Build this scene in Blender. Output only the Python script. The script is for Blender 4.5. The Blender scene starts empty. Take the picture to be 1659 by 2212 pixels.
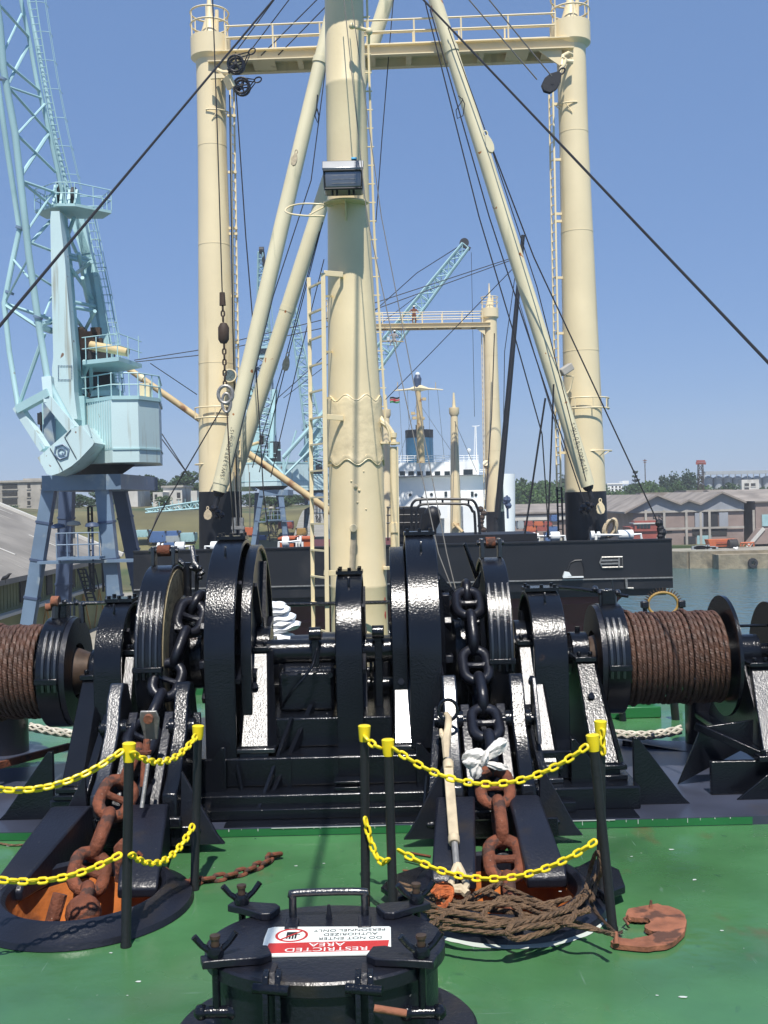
import bpy, math, random
from mathutils import Vector, Matrix
V = Vector
rnd = random.Random(7)
sc = bpy.context.scene
col = sc.collection
# ---------------------------------------------------------------- camera
F = 2335.0; CU = 829.5; CV = 1106.0; H = 1.95
cam_d = bpy.data.cameras.new('camera'); cam = bpy.data.objects.new('camera', cam_d); col.objects.link(cam)
cam_d.sensor_width = 36; cam_d.lens = 36*F/2212.0; cam_d.clip_start = 0.05; cam_d.clip_end = 3000
PITCH = -math.atan(29/F); ROLL = 0.0244
cam.location = (0, 0, H)
R0 = Matrix.Rotation(math.radians(90)+PITCH, 3, 'X') @ Matrix.Rotation(-ROLL, 3, 'Z')
cam.rotation_euler = R0.to_euler()
sc.camera = cam
# ---------------------------------------------------------------- world and sun
SUN_EL = math.radians(60); SUN_AZ = 0.05      # light travels towards +Y and slightly -X
w = bpy.data.worlds.new('World'); sc.world = w; w.use_nodes = True
nt = w.node_tree; bg = nt.nodes['Background']
sky = nt.nodes.new('ShaderNodeTexSky'); sky.sky_type = 'NISHITA'; sky.sun_disc = False
sky.sun_elevation = SUN_EL; sky.sun_rotation = math.radians(180)-SUN_AZ
sky.air_density = 1.0; sky.dust_density = 0.0; sky.ozone_density = 3.5; sky.altitude = 0
tint = nt.nodes.new('ShaderNodeMix'); tint.data_type = 'RGBA'; tint.blend_type = 'MULTIPLY'; tint.inputs['Factor'].default_value = 1.0
tint.inputs[7].default_value = (0.82, 0.88, 1.06, 1); nt.links.new(sky.outputs[0], tint.inputs[6])
mixs = nt.nodes.new('ShaderNodeMix'); mixs.data_type = 'RGBA'; mixs.inputs['Factor'].default_value = 0.66; mixs.inputs[7].default_value = (1.55, 2.75, 5.25, 1)
nt.links.new(tint.outputs[2], mixs.inputs[6]); nt.links.new(mixs.outputs[2], bg.inputs[0]); bg.inputs[1].default_value = 0.10
sd = bpy.data.lights.new('sun', 'SUN'); so = bpy.data.objects.new('sun', sd); col.objects.link(so)
sd.energy = 5.0; sd.angle = math.radians(0.53); sd.color = (1.0, 0.95, 0.88)
ld = V((-math.sin(SUN_AZ)*math.cos(SUN_EL), math.cos(SUN_AZ)*math.cos(SUN_EL), -math.sin(SUN_EL)))
so.rotation_euler = ld.to_track_quat('-Z', 'Y').to_euler(); so.location = (5, -20, 60)
sc.view_settings.view_transform = 'Standard'; sc.view_settings.look = 'None'
sc.view_settings.exposure = 0.25; sc.view_settings.gamma = 1.0
sc.cycles.max_bounces = 6; sc.cycles.glossy_bounces = 3; sc.cycles.transparent_max_bounces = 8
sc.cycles.caustics_reflective = False; sc.cycles.caustics_refractive = False

# ---------------------------------------------------------------- picture point -> place
def ray(u, v):
    return R0 @ V(((u-CU)/F, -(v-CV)/F, -1.0))
def W(u, v, Y):                       # the point seen at (u, v) that is Y metres aft
    d = ray(u, v); return V((0, 0, H)) + d*(Y/d.y)
def G(u, v, z=0.0):                   # the point seen at (u, v) at height z
    d = ray(u, v); return V((0, 0, H)) + d*((z-H)/d.z)

# ---------------------------------------------------------------- materials
M = {}
def mat(name, c, rough=0.5, metal=0.0, var=0.12, vscale=3.0, bump=0.0, bscale=40.0, stain=None, coat=0.0, spots=None, spec=0.5, bdist=0.01, streak=None, extra=()):
    m = bpy.data.materials.new(name); m.use_nodes = True; M[name] = m
    n = m.node_tree.nodes; l = m.node_tree.links; b = n['Principled BSDF']
    b.inputs['Roughness'].default_value = rough; b.inputs['Metallic'].default_value = metal
    b.inputs['Specular IOR Level'].default_value = spec
    if coat: b.inputs['Coat Weight'].default_value = coat; b.inputs['Coat Roughness'].default_value = 0.08
    tc = n.new('ShaderNodeTexCoord')
    def noise(s, det=4, dist=0.0, stretch=None):
        t = n.new('ShaderNodeTexNoise'); t.inputs['Scale'].default_value = s; t.inputs['Detail'].default_value = det
        t.inputs['Distortion'].default_value = dist
        if stretch:
            mp = n.new('ShaderNodeMapping'); mp.inputs['Scale'].default_value = stretch
            l.new(tc.outputs['Object'], mp.inputs[0]); l.new(mp.outputs[0], t.inputs['Vector'])
        else: l.new(tc.outputs['Object'], t.inputs['Vector'])
        return t
    t = noise(vscale)
    r = n.new('ShaderNodeValToRGB')
    lo = [x*(1-var) for x in c]; hi = [min(1, x*(1+var)) for x in c]
    r.color_ramp.elements[0].position = 0.3; r.color_ramp.elements[0].color = (*lo, 1)
    r.color_ramp.elements[1].position = 0.7; r.color_ramp.elements[1].color = (*hi, 1)
    l.new(t.outputs['Fac'], r.inputs[0]); out = r.outputs[0]
    def overlay(out, c2, s, th, soft, stretch=None, det=6):
        t2 = noise(s, det, 0.3, stretch); r2 = n.new('ShaderNodeValToRGB')
        r2.color_ramp.elements[0].position = th; r2.color_ramp.elements[1].position = min(1, th+soft)
        l.new(t2.outputs['Fac'], r2.inputs[0])
        mx = n.new('ShaderNodeMix'); mx.data_type = 'RGBA'
        l.new(r2.outputs[0], mx.inputs['Factor']); l.new(out, mx.inputs[6]); mx.inputs[7].default_value = (*c2, 1)
        return mx.outputs[2]
    if stain: out = overlay(out, stain[0], stain[1], stain[2], stain[3] if len(stain) > 3 else 0.06)
    if streak: out = overlay(out, streak[0], 1.0, streak[2], 0.1, streak[1])
    for (c_, st_, th_, so_) in extra: out = overlay(out, c_, 1.0, th_, so_, st_)
    if spots: out = overlay(out, spots[0], spots[1], spots[2], 0.02, None, 2)
    l.new(out, b.inputs['Base Color'])
    if bump:
        bn = noise(bscale, 3); bp = n.new('ShaderNodeBump'); bp.inputs['Strength'].default_value = bump
        bp.inputs['Distance'].default_value = bdist
        l.new(bn.outputs['Fac'], bp.inputs['Height']); l.new(bp.outputs[0], b.inputs['Normal'])
    return m
def rough_noise(m, s, lo, hi):
    n = m.node_tree.nodes; l = m.node_tree.links; t = n.new('ShaderNodeTexNoise'); t.inputs['Scale'].default_value = s; t.inputs['Detail'].default_value = 5
    tc = n.new('ShaderNodeTexCoord'); l.new(tc.outputs['Object'], t.inputs['Vector']); r = n.new('ShaderNodeMapRange')
    r.inputs[1].default_value = .35; r.inputs[2].default_value = .65; r.inputs[3].default_value = lo; r.inputs[4].default_value = hi
    l.new(t.outputs['Fac'], r.inputs[0]); l.new(r.outputs[0], n['Principled BSDF'].inputs['Roughness'])
RUST = (0.16, 0.05, 0.022)
mat('deck_green', (0.055, 0.158, 0.060), 0.27, var=0.30, vscale=1.1, bump=0.35, bscale=7, stain=((0.085, 0.15, 0.085), 0.9, 0.54, 0.2), spots=((0.25, 0.3, 0.24), 30, 0.76), streak=((0.11, 0.085, 0.04), (1.8, 1.0, 1), 0.60), extra=(((0.11, 0.20, 0.13), (34, 2.2, 1), 0.69, 0.05), ((0.11, 0.20, 0.13), (1.5, 26, 1), 0.70, 0.05), ((0.035, 0.10, 0.05), (9, 6, 1), 0.66, 0.08)))
rough_noise(M['deck_green'], 1.3, 0.10, 0.36)
mat('riser_green', (0.02, 0.13, 0.04), 0.3, bump=0.2, bscale=30)
mat('white_drip', (0.50, 0.55, 0.50), 0.5)
mat('gloss_black', (0.005, 0.006, 0.009), 0.18, var=0.3, bump=0.5, bscale=85, spec=0.45, bdist=0.004, stain=((0.03, 0.018, 0.012), 5, 0.7))
mat('thick_black', (0.005, 0.006, 0.009), 0.30, var=0.3, bump=0.55, bscale=100, spec=1.0, bdist=0.005, coat=0.5)
mat('satin_black', (0.009, 0.010, 0.016), 0.34, var=0.25, bump=0.25, bscale=60, stain=((0.026, 0.020, 0.014), 4, 0.60, 0.15), spots=((0.2, 0.2, 0.2), 60, 0.78))
mat('plate_black', (0.045, 0.052, 0.078), 0.30, var=0.3, vscale=2.2, bump=0.12, bscale=8, stain=((0.06, 0.05, 0.045), 1.7, 0.6, 0.2))
mat('post_black', (0.010, 0.011, 0.011), 0.45, var=0.3, bump=0.2, bscale=60)
mat('rust', (0.15, 0.045, 0.02), 0.85, var=0.45, vscale=9, bump=0.8, bscale=55, stain=((0.06, 0.028, 0.02), 12, 0.55), spots=((0.3, 0.2, 0.15), 70, 0.74))
mat('bright_rust', (0.42, 0.12, 0.02), 0.9, var=0.35, vscale=6, bump=0.6, bscale=30, stain=((0.09, 0.035, 0.02), 4, 0.56, 0.12))
mat('pink_rust', (0.25, 0.095, 0.05), 0.85, var=0.35, vscale=9, bump=0.9, bscale=30, stain=((0.09, 0.04, 0.025), 7, 0.52))
mat('yellow', (0.78, 0.60, 0.015), 0.38, var=0.06, vscale=12, spots=((0.2, 0.15, 0.05), 50, 0.74))
mat('cream', (0.76, 0.64, 0.40), 0.42, var=0.07, vscale=2, bump=0.12, bscale=22, spots=((0.35, 0.22, 0.1), 16, 0.79), streak=((0.5, 0.39, 0.2), (4, 4, 0.25), 0.64))
mat('rough_cream', (0.73, 0.61, 0.38), 0.5, var=0.12, vscale=7, bump=0.55, bscale=14, spots=((0.4, 0.33, 0.2), 24, 0.73))
mat('far_cream', (0.76, 0.64, 0.40), 0.45, var=0.06, vscale=0.6, bump=0.05, bscale=5, spots=((0.4, 0.17, 0.05), 1.7, 0.76), streak=((0.55, 0.44, 0.25), (1.5, 1.5, 0.12), 0.6))
mat('boom_cream', (0.68, 0.62, 0.41), 0.45, var=0.08, vscale=0.6, spots=((0.36, 0.13, 0.03), 1.9, 0.70), streak=((0.42, 0.42, 0.28), (2, 2, 0.3), 0.62))
mat('old_boom', (0.55, 0.42, 0.22), 0.6, var=0.15, vscale=1, stain=((0.22, 0.085, 0.03), 1.1, 0.58, 0.1))
mat('white', (0.78, 0.80, 0.78), 0.45, var=0.05, vscale=0.5)
mat('ship_white', (0.88, 0.89, 0.86), 0.5, var=0.04, vscale=0.3, spots=((0.4, 0.25, 0.15), 0.7, 0.77))
mat('cloth_white', (0.72, 0.69, 0.64), 0.9, var=0.12, vscale=14, bump=0.4, bscale=60)
mat('sack_white', (0.80, 0.82, 0.84), 0.75, var=0.07, vscale=8, bump=0.6, bscale=12)
mat('sign_white', (0.74, 0.78, 0.72), 0.5, var=0.06, vscale=8)
mat('sign_red', (0.50, 0.035, 0.03), 0.5)
mat('ink', (0.02, 0.02, 0.022), 0.6)
mat('wire_dark', (0.012, 0.012, 0.014), 0.6)
mat('wire_grey', (0.13, 0.125, 0.11), 0.55)
mat('wire_brown', (0.05, 0.030, 0.018), 0.7)
mat('coil_rope', (0.090, 0.044, 0.028), 0.55, var=0.35, vscale=10, bump=0.5, bscale=120, stain=((0.055, 0.03, 0.02), 6, 0.56, 0.15), spots=((0.34, 0.25, 0.18), 90, 0.70))
mat('brown_rope', (0.125, 0.075, 0.04), 0.85, var=0.45, vscale=30, bump=1.0, bscale=120)
mat('orange_rope', (0.40, 0.10, 0.025), 0.85, var=0.4, vscale=30, bump=0.8, bscale=120)
mat('strand_yellow', (0.6, 0.42, 0.05), 0.8, var=0.4, vscale=40)
mat('pale_rope', (0.50, 0.47, 0.40), 0.85, var=0.3, vscale=20, bump=0.6, bscale=60)
mat('tan_paint', (0.50, 0.41, 0.27), 0.6, var=0.22, vscale=12, bump=0.4, bscale=40, stain=((0.25, 0.12, 0.07), 9, 0.63))
mat('bare_steel', (0.30, 0.29, 0.27), 0.45, metal=0.5, var=0.3, vscale=12, bump=0.3, bscale=50)
mat('bronze', (0.07, 0.045, 0.03), 0.45, metal=0.3, var=0.4, vscale=15)
mat('lining', (0.30, 0.25, 0.15), 0.8, var=0.35, vscale=14, bump=0.5, bscale=40)  # made paler: light on the brake drum face is put into the colour
mat('shark_blue', (0.38, 0.58, 0.60), 0.5, var=0.08, vscale=0.5, stain=((0.30, 0.48, 0.50), 0.7, 0.58, 0.2), spots=((0.22, 0.15, 0.1), 2.1, 0.76))
mat('pale_blue', (0.52, 0.67, 0.68), 0.5, var=0.06, vscale=0.4, streak=((0.36, 0.40, 0.36), (3, 3, 0.2), 0.58), spots=((0.2, 0.12, 0.08), 1.6, 0.72))
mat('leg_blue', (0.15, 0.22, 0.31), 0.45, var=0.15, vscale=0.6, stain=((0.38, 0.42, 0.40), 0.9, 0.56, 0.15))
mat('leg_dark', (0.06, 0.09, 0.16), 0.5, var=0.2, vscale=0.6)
mat('crane_dark', (0.02, 0.022, 0.026), 0.6)
mat('funnel_blue', (0.025, 0.095, 0.17), 0.4)
mat('far_black', (0.008, 0.009, 0.012), 0.5, var=0.3, vscale=0.6, bump=0.15, bscale=1.2, bdist=0.05, stain=((0.035, 0.032, 0.032), 0.5, 0.6, 0.15))
mat('hull_red', (0.10, 0.016, 0.012), 0.6, var=0.3, vscale=0.5)
mat('glass_dark', (0.02, 0.03, 0.035), 0.12)
mat('lamp_glass', (0.13, 0.17, 0.17), 0.15, var=0.4, vscale=20)
mat('lamp_body', (0.22, 0.23, 0.24), 0.28, metal=0.8)
mat('light_blue', (0.10, 0.45, 0.70), 0.4)
mat('roof_grey', (0.23, 0.215, 0.19), 0.9, var=0.2, vscale=0.35, stain=((0.14, 0.13, 0.12), 0.25, 0.55, 0.2), streak=((0.33, 0.31, 0.27), (0.2, 2.5, 1), 0.6))
mat('olive_wall', (0.17, 0.19, 0.075), 0.7, var=0.12, vscale=0.6)
mat('dark_wall', (0.03, 0.03, 0.028), 0.8)
mat('concrete', (0.36, 0.34, 0.30), 0.9, var=0.2, vscale=0.5, stain=((0.18, 0.17, 0.15), 0.35, 0.57, 0.2))
mat('pale_wall', (0.55, 0.54, 0.50), 0.9, var=0.15, vscale=0.4, stain=((0.3, 0.29, 0.27), 0.3, 0.55, 0.2))
mat('brick_pink', (0.27, 0.21, 0.185), 0.9, var=0.15, vscale=0.5, stain=((0.2, 0.15, 0.13), 0.3, 0.58, 0.2))
mat('gable_grey', (0.27, 0.29, 0.32), 0.8, var=0.12, vscale=0.5)
mat('old_roof', (0.25, 0.22, 0.19), 0.9, var=0.25, vscale=0.4, stain=((0.14, 0.125, 0.11), 0.3, 0.55, 0.2))
mat('silo_metal', (0.33, 0.36, 0.38), 0.5, var=0.1)
mat('cont_red', (0.30, 0.07, 0.05), 0.6, var=0.15, vscale=1)
mat('cont_orange', (0.48, 0.12, 0.04), 0.6, var=0.15, vscale=1)
mat('cont_blue', (0.06, 0.13, 0.30), 0.6, var=0.15, vscale=1)
mat('cont_grey', (0.30, 0.34, 0.36), 0.6, var=0.15, vscale=1)
mat('cont_ochre', (0.36, 0.22, 0.06), 0.6, var=0.15, vscale=1)
mat('cont_aqua', (0.30, 0.48, 0.50), 0.6, var=0.12, vscale=1)
mat('quay_stone', (0.26, 0.22, 0.15), 0.95, var=0.3, vscale=0.6, bump=0.8, bscale=2, bdist=0.1, stain=((0.12, 0.11, 0.08), 0.5, 0.55, 0.15))
mat('quay_ground', (0.30, 0.28, 0.23), 0.95, var=0.2, vscale=0.1, stain=((0.12, 0.13, 0.06), 0.12, 0.55, 0.1))
mat('hill_grass', (0.125, 0.115, 0.05), 0.95, var=0.35, vscale=0.08, stain=((0.04, 0.07, 0.022), 0.07, 0.52, 0.1))
mat('leaf_dark', (0.038, 0.078, 0.024), 0.8, var=0.4, vscale=0.5)
mat('leaf_mid', (0.055, 0.11, 0.026), 0.8, var=0.4, vscale=0.5)
mat('leaf_conifer', (0.03, 0.06, 0.03), 0.8, var=0.3, vscale=0.5)
mat('bark', (0.09, 0.065, 0.045), 0.9)
mat('coverall', (0.16, 0.055, 0.03), 0.9)
mat('grey_shirt', (0.30, 0.28, 0.26), 0.9)
mat('dark_trousers', (0.03, 0.03, 0.035), 0.9)
mat('skin', (0.09, 0.045, 0.03), 0.6)
mat('flag_black', (0.01, 0.01, 0.01), 0.8); mat('flag_red', (0.45, 0.02, 0.03), 0.8); mat('flag_green', (0.02, 0.20, 0.06), 0.8); mat('flag_white', (0.8, 0.8, 0.8), 0.8)
def water():
    m = bpy.data.materials.new('harbour_water'); m.use_nodes = True; M['water'] = m
    n = m.node_tree.nodes; l = m.node_tree.links; b = n['Principled BSDF']
    b.inputs['Base Color'].default_value = (0.045, 0.125, 0.135, 1); b.inputs['Roughness'].default_value = 0.13
    tc = n.new('ShaderNodeTexCoord'); mp = n.new('ShaderNodeMapping'); mp.inputs['Scale'].default_value = (1, 0.7, 1)
    t = n.new('ShaderNodeTexNoise'); t.inputs['Scale'].default_value = 0.9; t.inputs['Detail'].default_value = 6
    l.new(tc.outputs['Object'], mp.inputs[0]); l.new(mp.outputs[0], t.inputs['Vector'])
    bp = n.new('ShaderNodeBump'); bp.inputs['Strength'].default_value = 0.55; bp.inputs['Distance'].default_value = 0.35
    l.new(t.outputs['Fac'], bp.inputs['Height']); l.new(bp.outputs[0], b.inputs['Normal'])
water()

# ---------------------------------------------------------------- mesh builder
def frame(d, up=V((0, 0, 1))):
    d = d.normalized()
    if abs(d.dot(up)) > 0.98: up = V((1, 0, 0)) if abs(d.x) < 0.9 else V((0, 1, 0))
    x = d.cross(up).normalized(); y = x.cross(d).normalized()
    return x, y, d
class MB:
    def __init__(s): s.v = []; s.f = []
    def quad(s, a, b, c, d):
        k = len(s.v); s.v += [V(a), V(b), V(c), V(d)]; s.f.append((k, k+1, k+2, k+3)); return s
    def poly(s, pts):
        k = len(s.v); s.v += [V(p) for p in pts]; s.f.append(tuple(range(k, k+len(pts)))); return s
    def box(s, a, b, mx=None):          # between two corners
        k = len(s.v)
        for z in (a[2], b[2]):
            for (x, y) in ((a[0], a[1]), (b[0], a[1]), (b[0], b[1]), (a[0], b[1])):
                p = V((x, y, z)); s.v.append(mx @ p if mx else p)
        for f in ((0, 3, 2, 1), (4, 5, 6, 7), (0, 1, 5, 4), (1, 2, 6, 5), (2, 3, 7, 6), (3, 0, 4, 7)): s.f.append(tuple(k+i for i in f))
        return s
    def cbox(s, c, sx, sy, sz, mx=None):
        return s.box((c[0]-sx/2, c[1]-sy/2, c[2]-sz/2), (c[0]+sx/2, c[1]+sy/2, c[2]+sz/2), mx)
    def beam(s, p, q, wd, ht, up=V((0, 0, 1))):
        p = V(p); q = V(q); x, y, d = frame(q-p, up); k = len(s.v)
        for o in (p, q):
            for (a, b) in ((-1, -1), (1, -1), (1, 1), (-1, 1)): s.v.append(o + x*a*wd/2 + y*b*ht/2)
        for f in ((0, 3, 2, 1), (4, 5, 6, 7), (0, 1, 5, 4), (1, 2, 6, 5), (2, 3, 7, 6), (3, 0, 4, 7)): s.f.append(tuple(k+i for i in f))
        return s
    def tube(s, pts, r, n=8, closed=False, caps=True):
        pts = [V(p) for p in pts]; m = len(pts); k = len(s.v)
        rs = r if isinstance(r, (list, tuple)) else [r]*m
        px = None
        for i, p in enumerate(pts):
            if closed: d = pts[(i+1) % m]-pts[i-1]
            else: d = pts[min(i+1, m-1)]-pts[max(i-1, 0)]
            if d.length < 1e-9: d = V((0, 0, 1))
            d.normalize()
            if px is None: x, y, _ = frame(d)
            else:
                x = px - d*px.dot(d)
                if x.length < 1e-6: x, y, _ = frame(d)
                x.normalize(); y = x.cross(d)
            px = x
            for j in range(n):
                a = 2*math.pi*j/n; s.v.append(p + (x*math.cos(a)+y*math.sin(a))*rs[i])
        for i in range(m if closed else m-1):
            a = k+i*n; b = k+((i+1) % m)*n
            for j in range(n):
                j2 = (j+1) % n; s.f.append((a+j, a+j2, b+j2, b+j))
        if caps and not closed:
            s.f.append(tuple(k+j for j in range(n))[::-1]); s.f.append(tuple(k+(m-1)*n+j for j in range(n)))
        return s
    def cyl(s, p, q, r0, r1=None, n=24): return s.tube([p, q], [r0, r0 if r1 is None else r1], n)
    def lathe(s, o, ax, prof, n=32, a0=0.0, a1=2*math.pi, closed=True, up=V((0, 0, 1))):
        # prof: list of (distance along axis, radius)
        o = V(o); x, y, d = frame(V(ax), up); k = len(s.v); full = abs(a1-a0-2*math.pi) < 1e-6
        N = n if full else n+1; m = len(prof)
        for j in range(N):
            a = a0+(a1-a0)*j/n
            for (h, r) in prof: s.v.append(o + d*h + (x*math.cos(a)+y*math.sin(a))*r)
        for j in range(n):
            a = k+j*m; b = k+((j+1) % N)*m
            for i in range(m if closed else m-1):
                i2 = (i+1) % m; s.f.append((a+i, a+i2, b+i2, b+i))
        if not full and closed:
            s.f.append(tuple(k+i for i in range(m))[::-1]); s.f.append(tuple(k+n*m+i for i in range(m)))
        return s
    def prism(s, poly, o, ex, ey, en, t):   # polygon in plane (ex, ey), thickness t along en
        o = V(o); ex = V(ex); ey = V(ey); en = V(en); k = len(s.v); m = len(poly)
        for (z) in (0, t):
            for (a, b) in poly: s.v.append(o+ex*a+ey*b+en*z)
        s.f.append(tuple(k+i for i in range(m))[::-1]); s.f.append(tuple(k+m+i for i in range(m)))
        for i in range(m):
            j = (i+1) % m; s.f.append((k+i, k+j, k+m+j, k+m+i))
        return s
    def yz(s, poly, x0, x1): return s.prism(poly, (x0, 0, 0), (0, 1, 0), (0, 0, 1), (1, 0, 0), x1-x0)
    def xz(s, poly, y0, y1): return s.prism(poly, (0, y0, 0), (1, 0, 0), (0, 0, 1), (0, 1, 0), y1-y0)
    def xy(s, poly, z0, z1): return s.prism(poly, (0, 0, z0), (1, 0, 0), (0, 1, 0), (0, 0, 1), z1-z0)
    def ball(s, c, r, n=12, sz=1.0):
        prof = [(-r*sz*math.cos(math.pi*i/(n//2)), max(1e-4, r*math.sin(math.pi*i/(n//2)))) for i in range(n//2+1)]
        return s.lathe(c, (0, 0, 1), prof, n, closed=False)
    def bolt(s, c, d, r, h):
        d = V(d).normalized(); return s.tube([V(c), V(c)+d*h], [r, r], 6)
    def mesh(s, name, m, origin=V((0, 0, 0)), smooth=True):
        me = bpy.data.meshes.new(name); me.from_pydata([tuple(p-origin) for p in s.v], [], s.f)
        if m: me.materials.append(M[m] if isinstance(m, str) else m)
        import bmesh
        bm = bmesh.new(); bm.from_mesh(me); bmesh.ops.recalc_face_normals(bm, faces=bm.faces); bm.to_mesh(me); bm.free()
        if smooth:
            me.shade_smooth(); me.set_sharp_from_angle(angle=0.62)
        me.update(); return me
WL = {}
def tag(o, label=None, cat=None, group=None, kind=None):
    if label: o['label'] = label
    if cat: o['category'] = cat
    if group: o['group'] = group
    if kind: o['kind'] = kind
    return o
def thing(name, loc, label, cat, group=None):
    o = bpy.data.objects.new(name, None); col.objects.link(o); o.location = V(loc); o.empty_display_size = 0.2
    WL[o] = V(loc); return tag(o, label, cat, group)
SPLIT = {'rungs': 'rung', 'cross_member': 0, 'knee_bracket': 0, 'splice_plate': 0, 'whelp': 0, 'band_lug': 0, 'clamp_lug': 0, 'tower_bracing': 'brace', 'ladder_bracket': 0, 'shaft_collar': 0, 'band_rib': 0,
 'side_plate': 0, 'port_bar': 0, 'exhaust_pipe': 0, 'bolt_pivot': 0, 'foot_web': 0, 'guide_horn': 0, 'oil_tray': 0, 'base_gusset': 0, 'drain_pipe': 0, 'weld_ring': 0, 'dark_panel': 0, 'layshaft': 0, 'main_shaft': 0,
 'pipe_clamp': 0, 'concrete_frame': 'frame_bar', 'roof_ridge': 0, 'jib_root': 0, 'foot_seam': 0, 'rear_leg': 0, 'stand': 0, 'hinge': 'hinge_plate', 'lamp_brackets': 'lamp_bracket', 'house_trim': 0, 'lever': 0, 'heel_fitting': 0, 'feet': 'foot', 'rope': 0, 'guard_bar': 0, 'end_frame': 0, 'bands': 'band', 'spikes': 'spike', 'screw': 0, 'clamp_band': 0, 'corner_castings': 'corner_casting', 'side_ribs': 'side_rib'}
def loose(mb):
    p = list(range(len(mb.v)))
    def f(i):
        while p[i] != i: p[i] = p[p[i]]; i = p[i]
        return i
    for q in mb.f:
        for i in q[1:]: p[f(i)] = f(q[0])
    g = {}
    for q in mb.f: g.setdefault(f(q[0]), []).append(q)
    out = []
    for fs in g.values():
        ids = sorted({i for q in fs for i in q}); mp = {a: b for b, a in enumerate(ids)}
        o = MB(); o.v = [mb.v[i] for i in ids]; o.f = [tuple(mp[i] for i in q) for q in fs]; out.append(o)
    return out
def part(name, mb, m, parent, *a, **k):
    if name in SPLIT:
        r = None
        for o in loose(mb): r = part1(SPLIT[name] or name, o, m, parent, *a, **k)
        return r
    return part1(name, mb, m, parent, *a, **k)
def part1(name, mb, m, parent, bevel=0.0, smooth=True, label=None, kind=None, seg=2):
    org = WL[parent]; o = bpy.data.objects.new(name, mb.mesh(name, m, org, smooth)); col.objects.link(o)
    o.parent = parent; WL[o] = org
    if bevel: bev(o, bevel, seg)
    return tag(o, label, kind=kind)
def solo(name, mb, m, label, cat, group=None, bevel=0.0, loc=None, smooth=True):
    loc = V(loc) if loc is not None else mb.v[0].copy()
    o = bpy.data.objects.new(name, mb.mesh(name, m, loc, smooth)); col.objects.link(o); o.location = loc; WL[o] = loc
    if bevel: bev(o, bevel)
    return tag(o, label, cat, group)
def struct(name, mb, m, kind='structure', smooth=True):
    o = bpy.data.objects.new(name, mb.mesh(name, m, V((0, 0, 0)), smooth)); col.objects.link(o); return tag(o, kind=kind)
def bev(o, w_, seg=2):
    b = o.modifiers.new('bevel', 'BEVEL'); b.width = w_; b.segments = seg; b.limit_method = 'ANGLE'; b.angle_limit = 0.7
    b.harden_normals = False
def inst(name, me, parent, mx):          # a shared mesh placed by a matrix
    o = bpy.data.objects.new(name, me); col.objects.link(o)
    o.parent = parent; o.matrix_local = Matrix.Translation(-WL[parent]) @ mx; WL[o] = WL[parent]; return o
def copy_tree(o, parent=None):
    c = o.copy(); col.objects.link(c); c.parent = parent
    for ch in list(o.children): copy_tree(ch, c)
    return c
def catenary(a, b, sag, n=16, jit=0.0):
    a = V(a); b = V(b); r = []
    for i in range(n+1):
        t = i/n; p = a.lerp(b, t); p.z -= sag*4*t*(1-t)
        if jit and 0 < i < n: p += V((rnd.uniform(-jit, jit),)*3)
        r.append(p)
    return r
def resample(pts, step):
    out = [pts[0].copy()]; need = step
    for i in range(len(pts)-1):
        a, b = pts[i], pts[i+1]; L = (b-a).length; pos = 0.0
        while L-pos >= need:
            pos += need; out.append(a.lerp(b, pos/L)); need = step
        need -= (L-pos)
    return out
def smoothpath(pts, n=8):                 # Catmull-Rom
    pts = [V(p) for p in pts]; P = [pts[0]*2-pts[1]]+pts+[pts[-1]*2-pts[-2]]; r = []
    for i in range(1, len(P)-2):
        a, b, c, d = P[i-1], P[i], P[i+1], P[i+2]
        for k in range(n):
            t = k/n; r.append(0.5*((2*b)+(c-a)*t+(2*a-5*b+4*c-d)*t*t+(3*b-a-3*c+d)*t*t*t))
    r.append(pts[-1]); return r
def link_mesh(name, L, Wd, r, m, stud=False, n=10):
    # stadium loop in the XY plane, long along Y
    mb = MB(); hw = Wd/2-r; hl = L/2-r-hw; pts = []
    for i in range(9): a = math.pi*i/8; pts.append(V((hw*math.cos(a), hl+hw*math.sin(a), 0)))
    for i in range(9): a = math.pi+math.pi*i/8; pts.append(V((hw*math.cos(a), -hl+hw*math.sin(a), 0)))
    mb.tube(pts, r, n, closed=True)
    if stud: mb.tube([(-hw, 0, 0), (-hw*0.5, 0, 0), (0, 0, 0), (hw*0.5, 0, 0), (hw, 0, 0)], [r*1.0, r*0.62, r*0.55, r*0.62, r*1.0], 8)
    return mb.mesh(name, m)
def chain(path, me, L, r, parent, roll0=0.0, name='link', mats=None, skip=None):
    pts = resample(path, L-2*r*1.04)
    side = None
    for i in range(len(pts)-1):
        d = (pts[i+1]-pts[i]).normalized(); c = (pts[i]+pts[i+1])/2
        x, y, _ = frame(d)
        a = roll0+(i % 2)*math.pi/2
        xx = x*math.cos(a)+y*math.sin(a); zz = xx.cross(d)
        mx = Matrix((xx, d, zz)).transposed().to_4x4(); mx.translation = c
        o = inst(name, me if not mats else mats(c), parent, mx)
def wire(pts, r, m, label, cat='wire', group=None, name='wire_rope', n=6, sag=0.0):
    pts = [V(p) for p in pts]
    if sag and len(pts) == 2: pts = catenary(pts[0], pts[1], sag)
    return solo(name, MB().tube(pts, r, n), m, label, cat, group)
def text_mesh(body, size, m, extrude=0.0, align='CENTER'):
    c = bpy.data.curves.new('lettering', 'FONT'); c.body = body; c.size = size; c.extrude = extrude; c.align_x = align; c.align_y = 'CENTER'
    o = bpy.data.objects.new('lettering', c); col.objects.link(o)
    bpy.context.view_layer.update()
    dg = bpy.context.evaluated_depsgraph_get(); me = bpy.data.meshes.new_from_object(o.evaluated_get(dg))
    me.materials.clear(); me.materials.append(M[m]); bpy.data.objects.remove(o); me.name = 'lettering'
    return me
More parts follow.
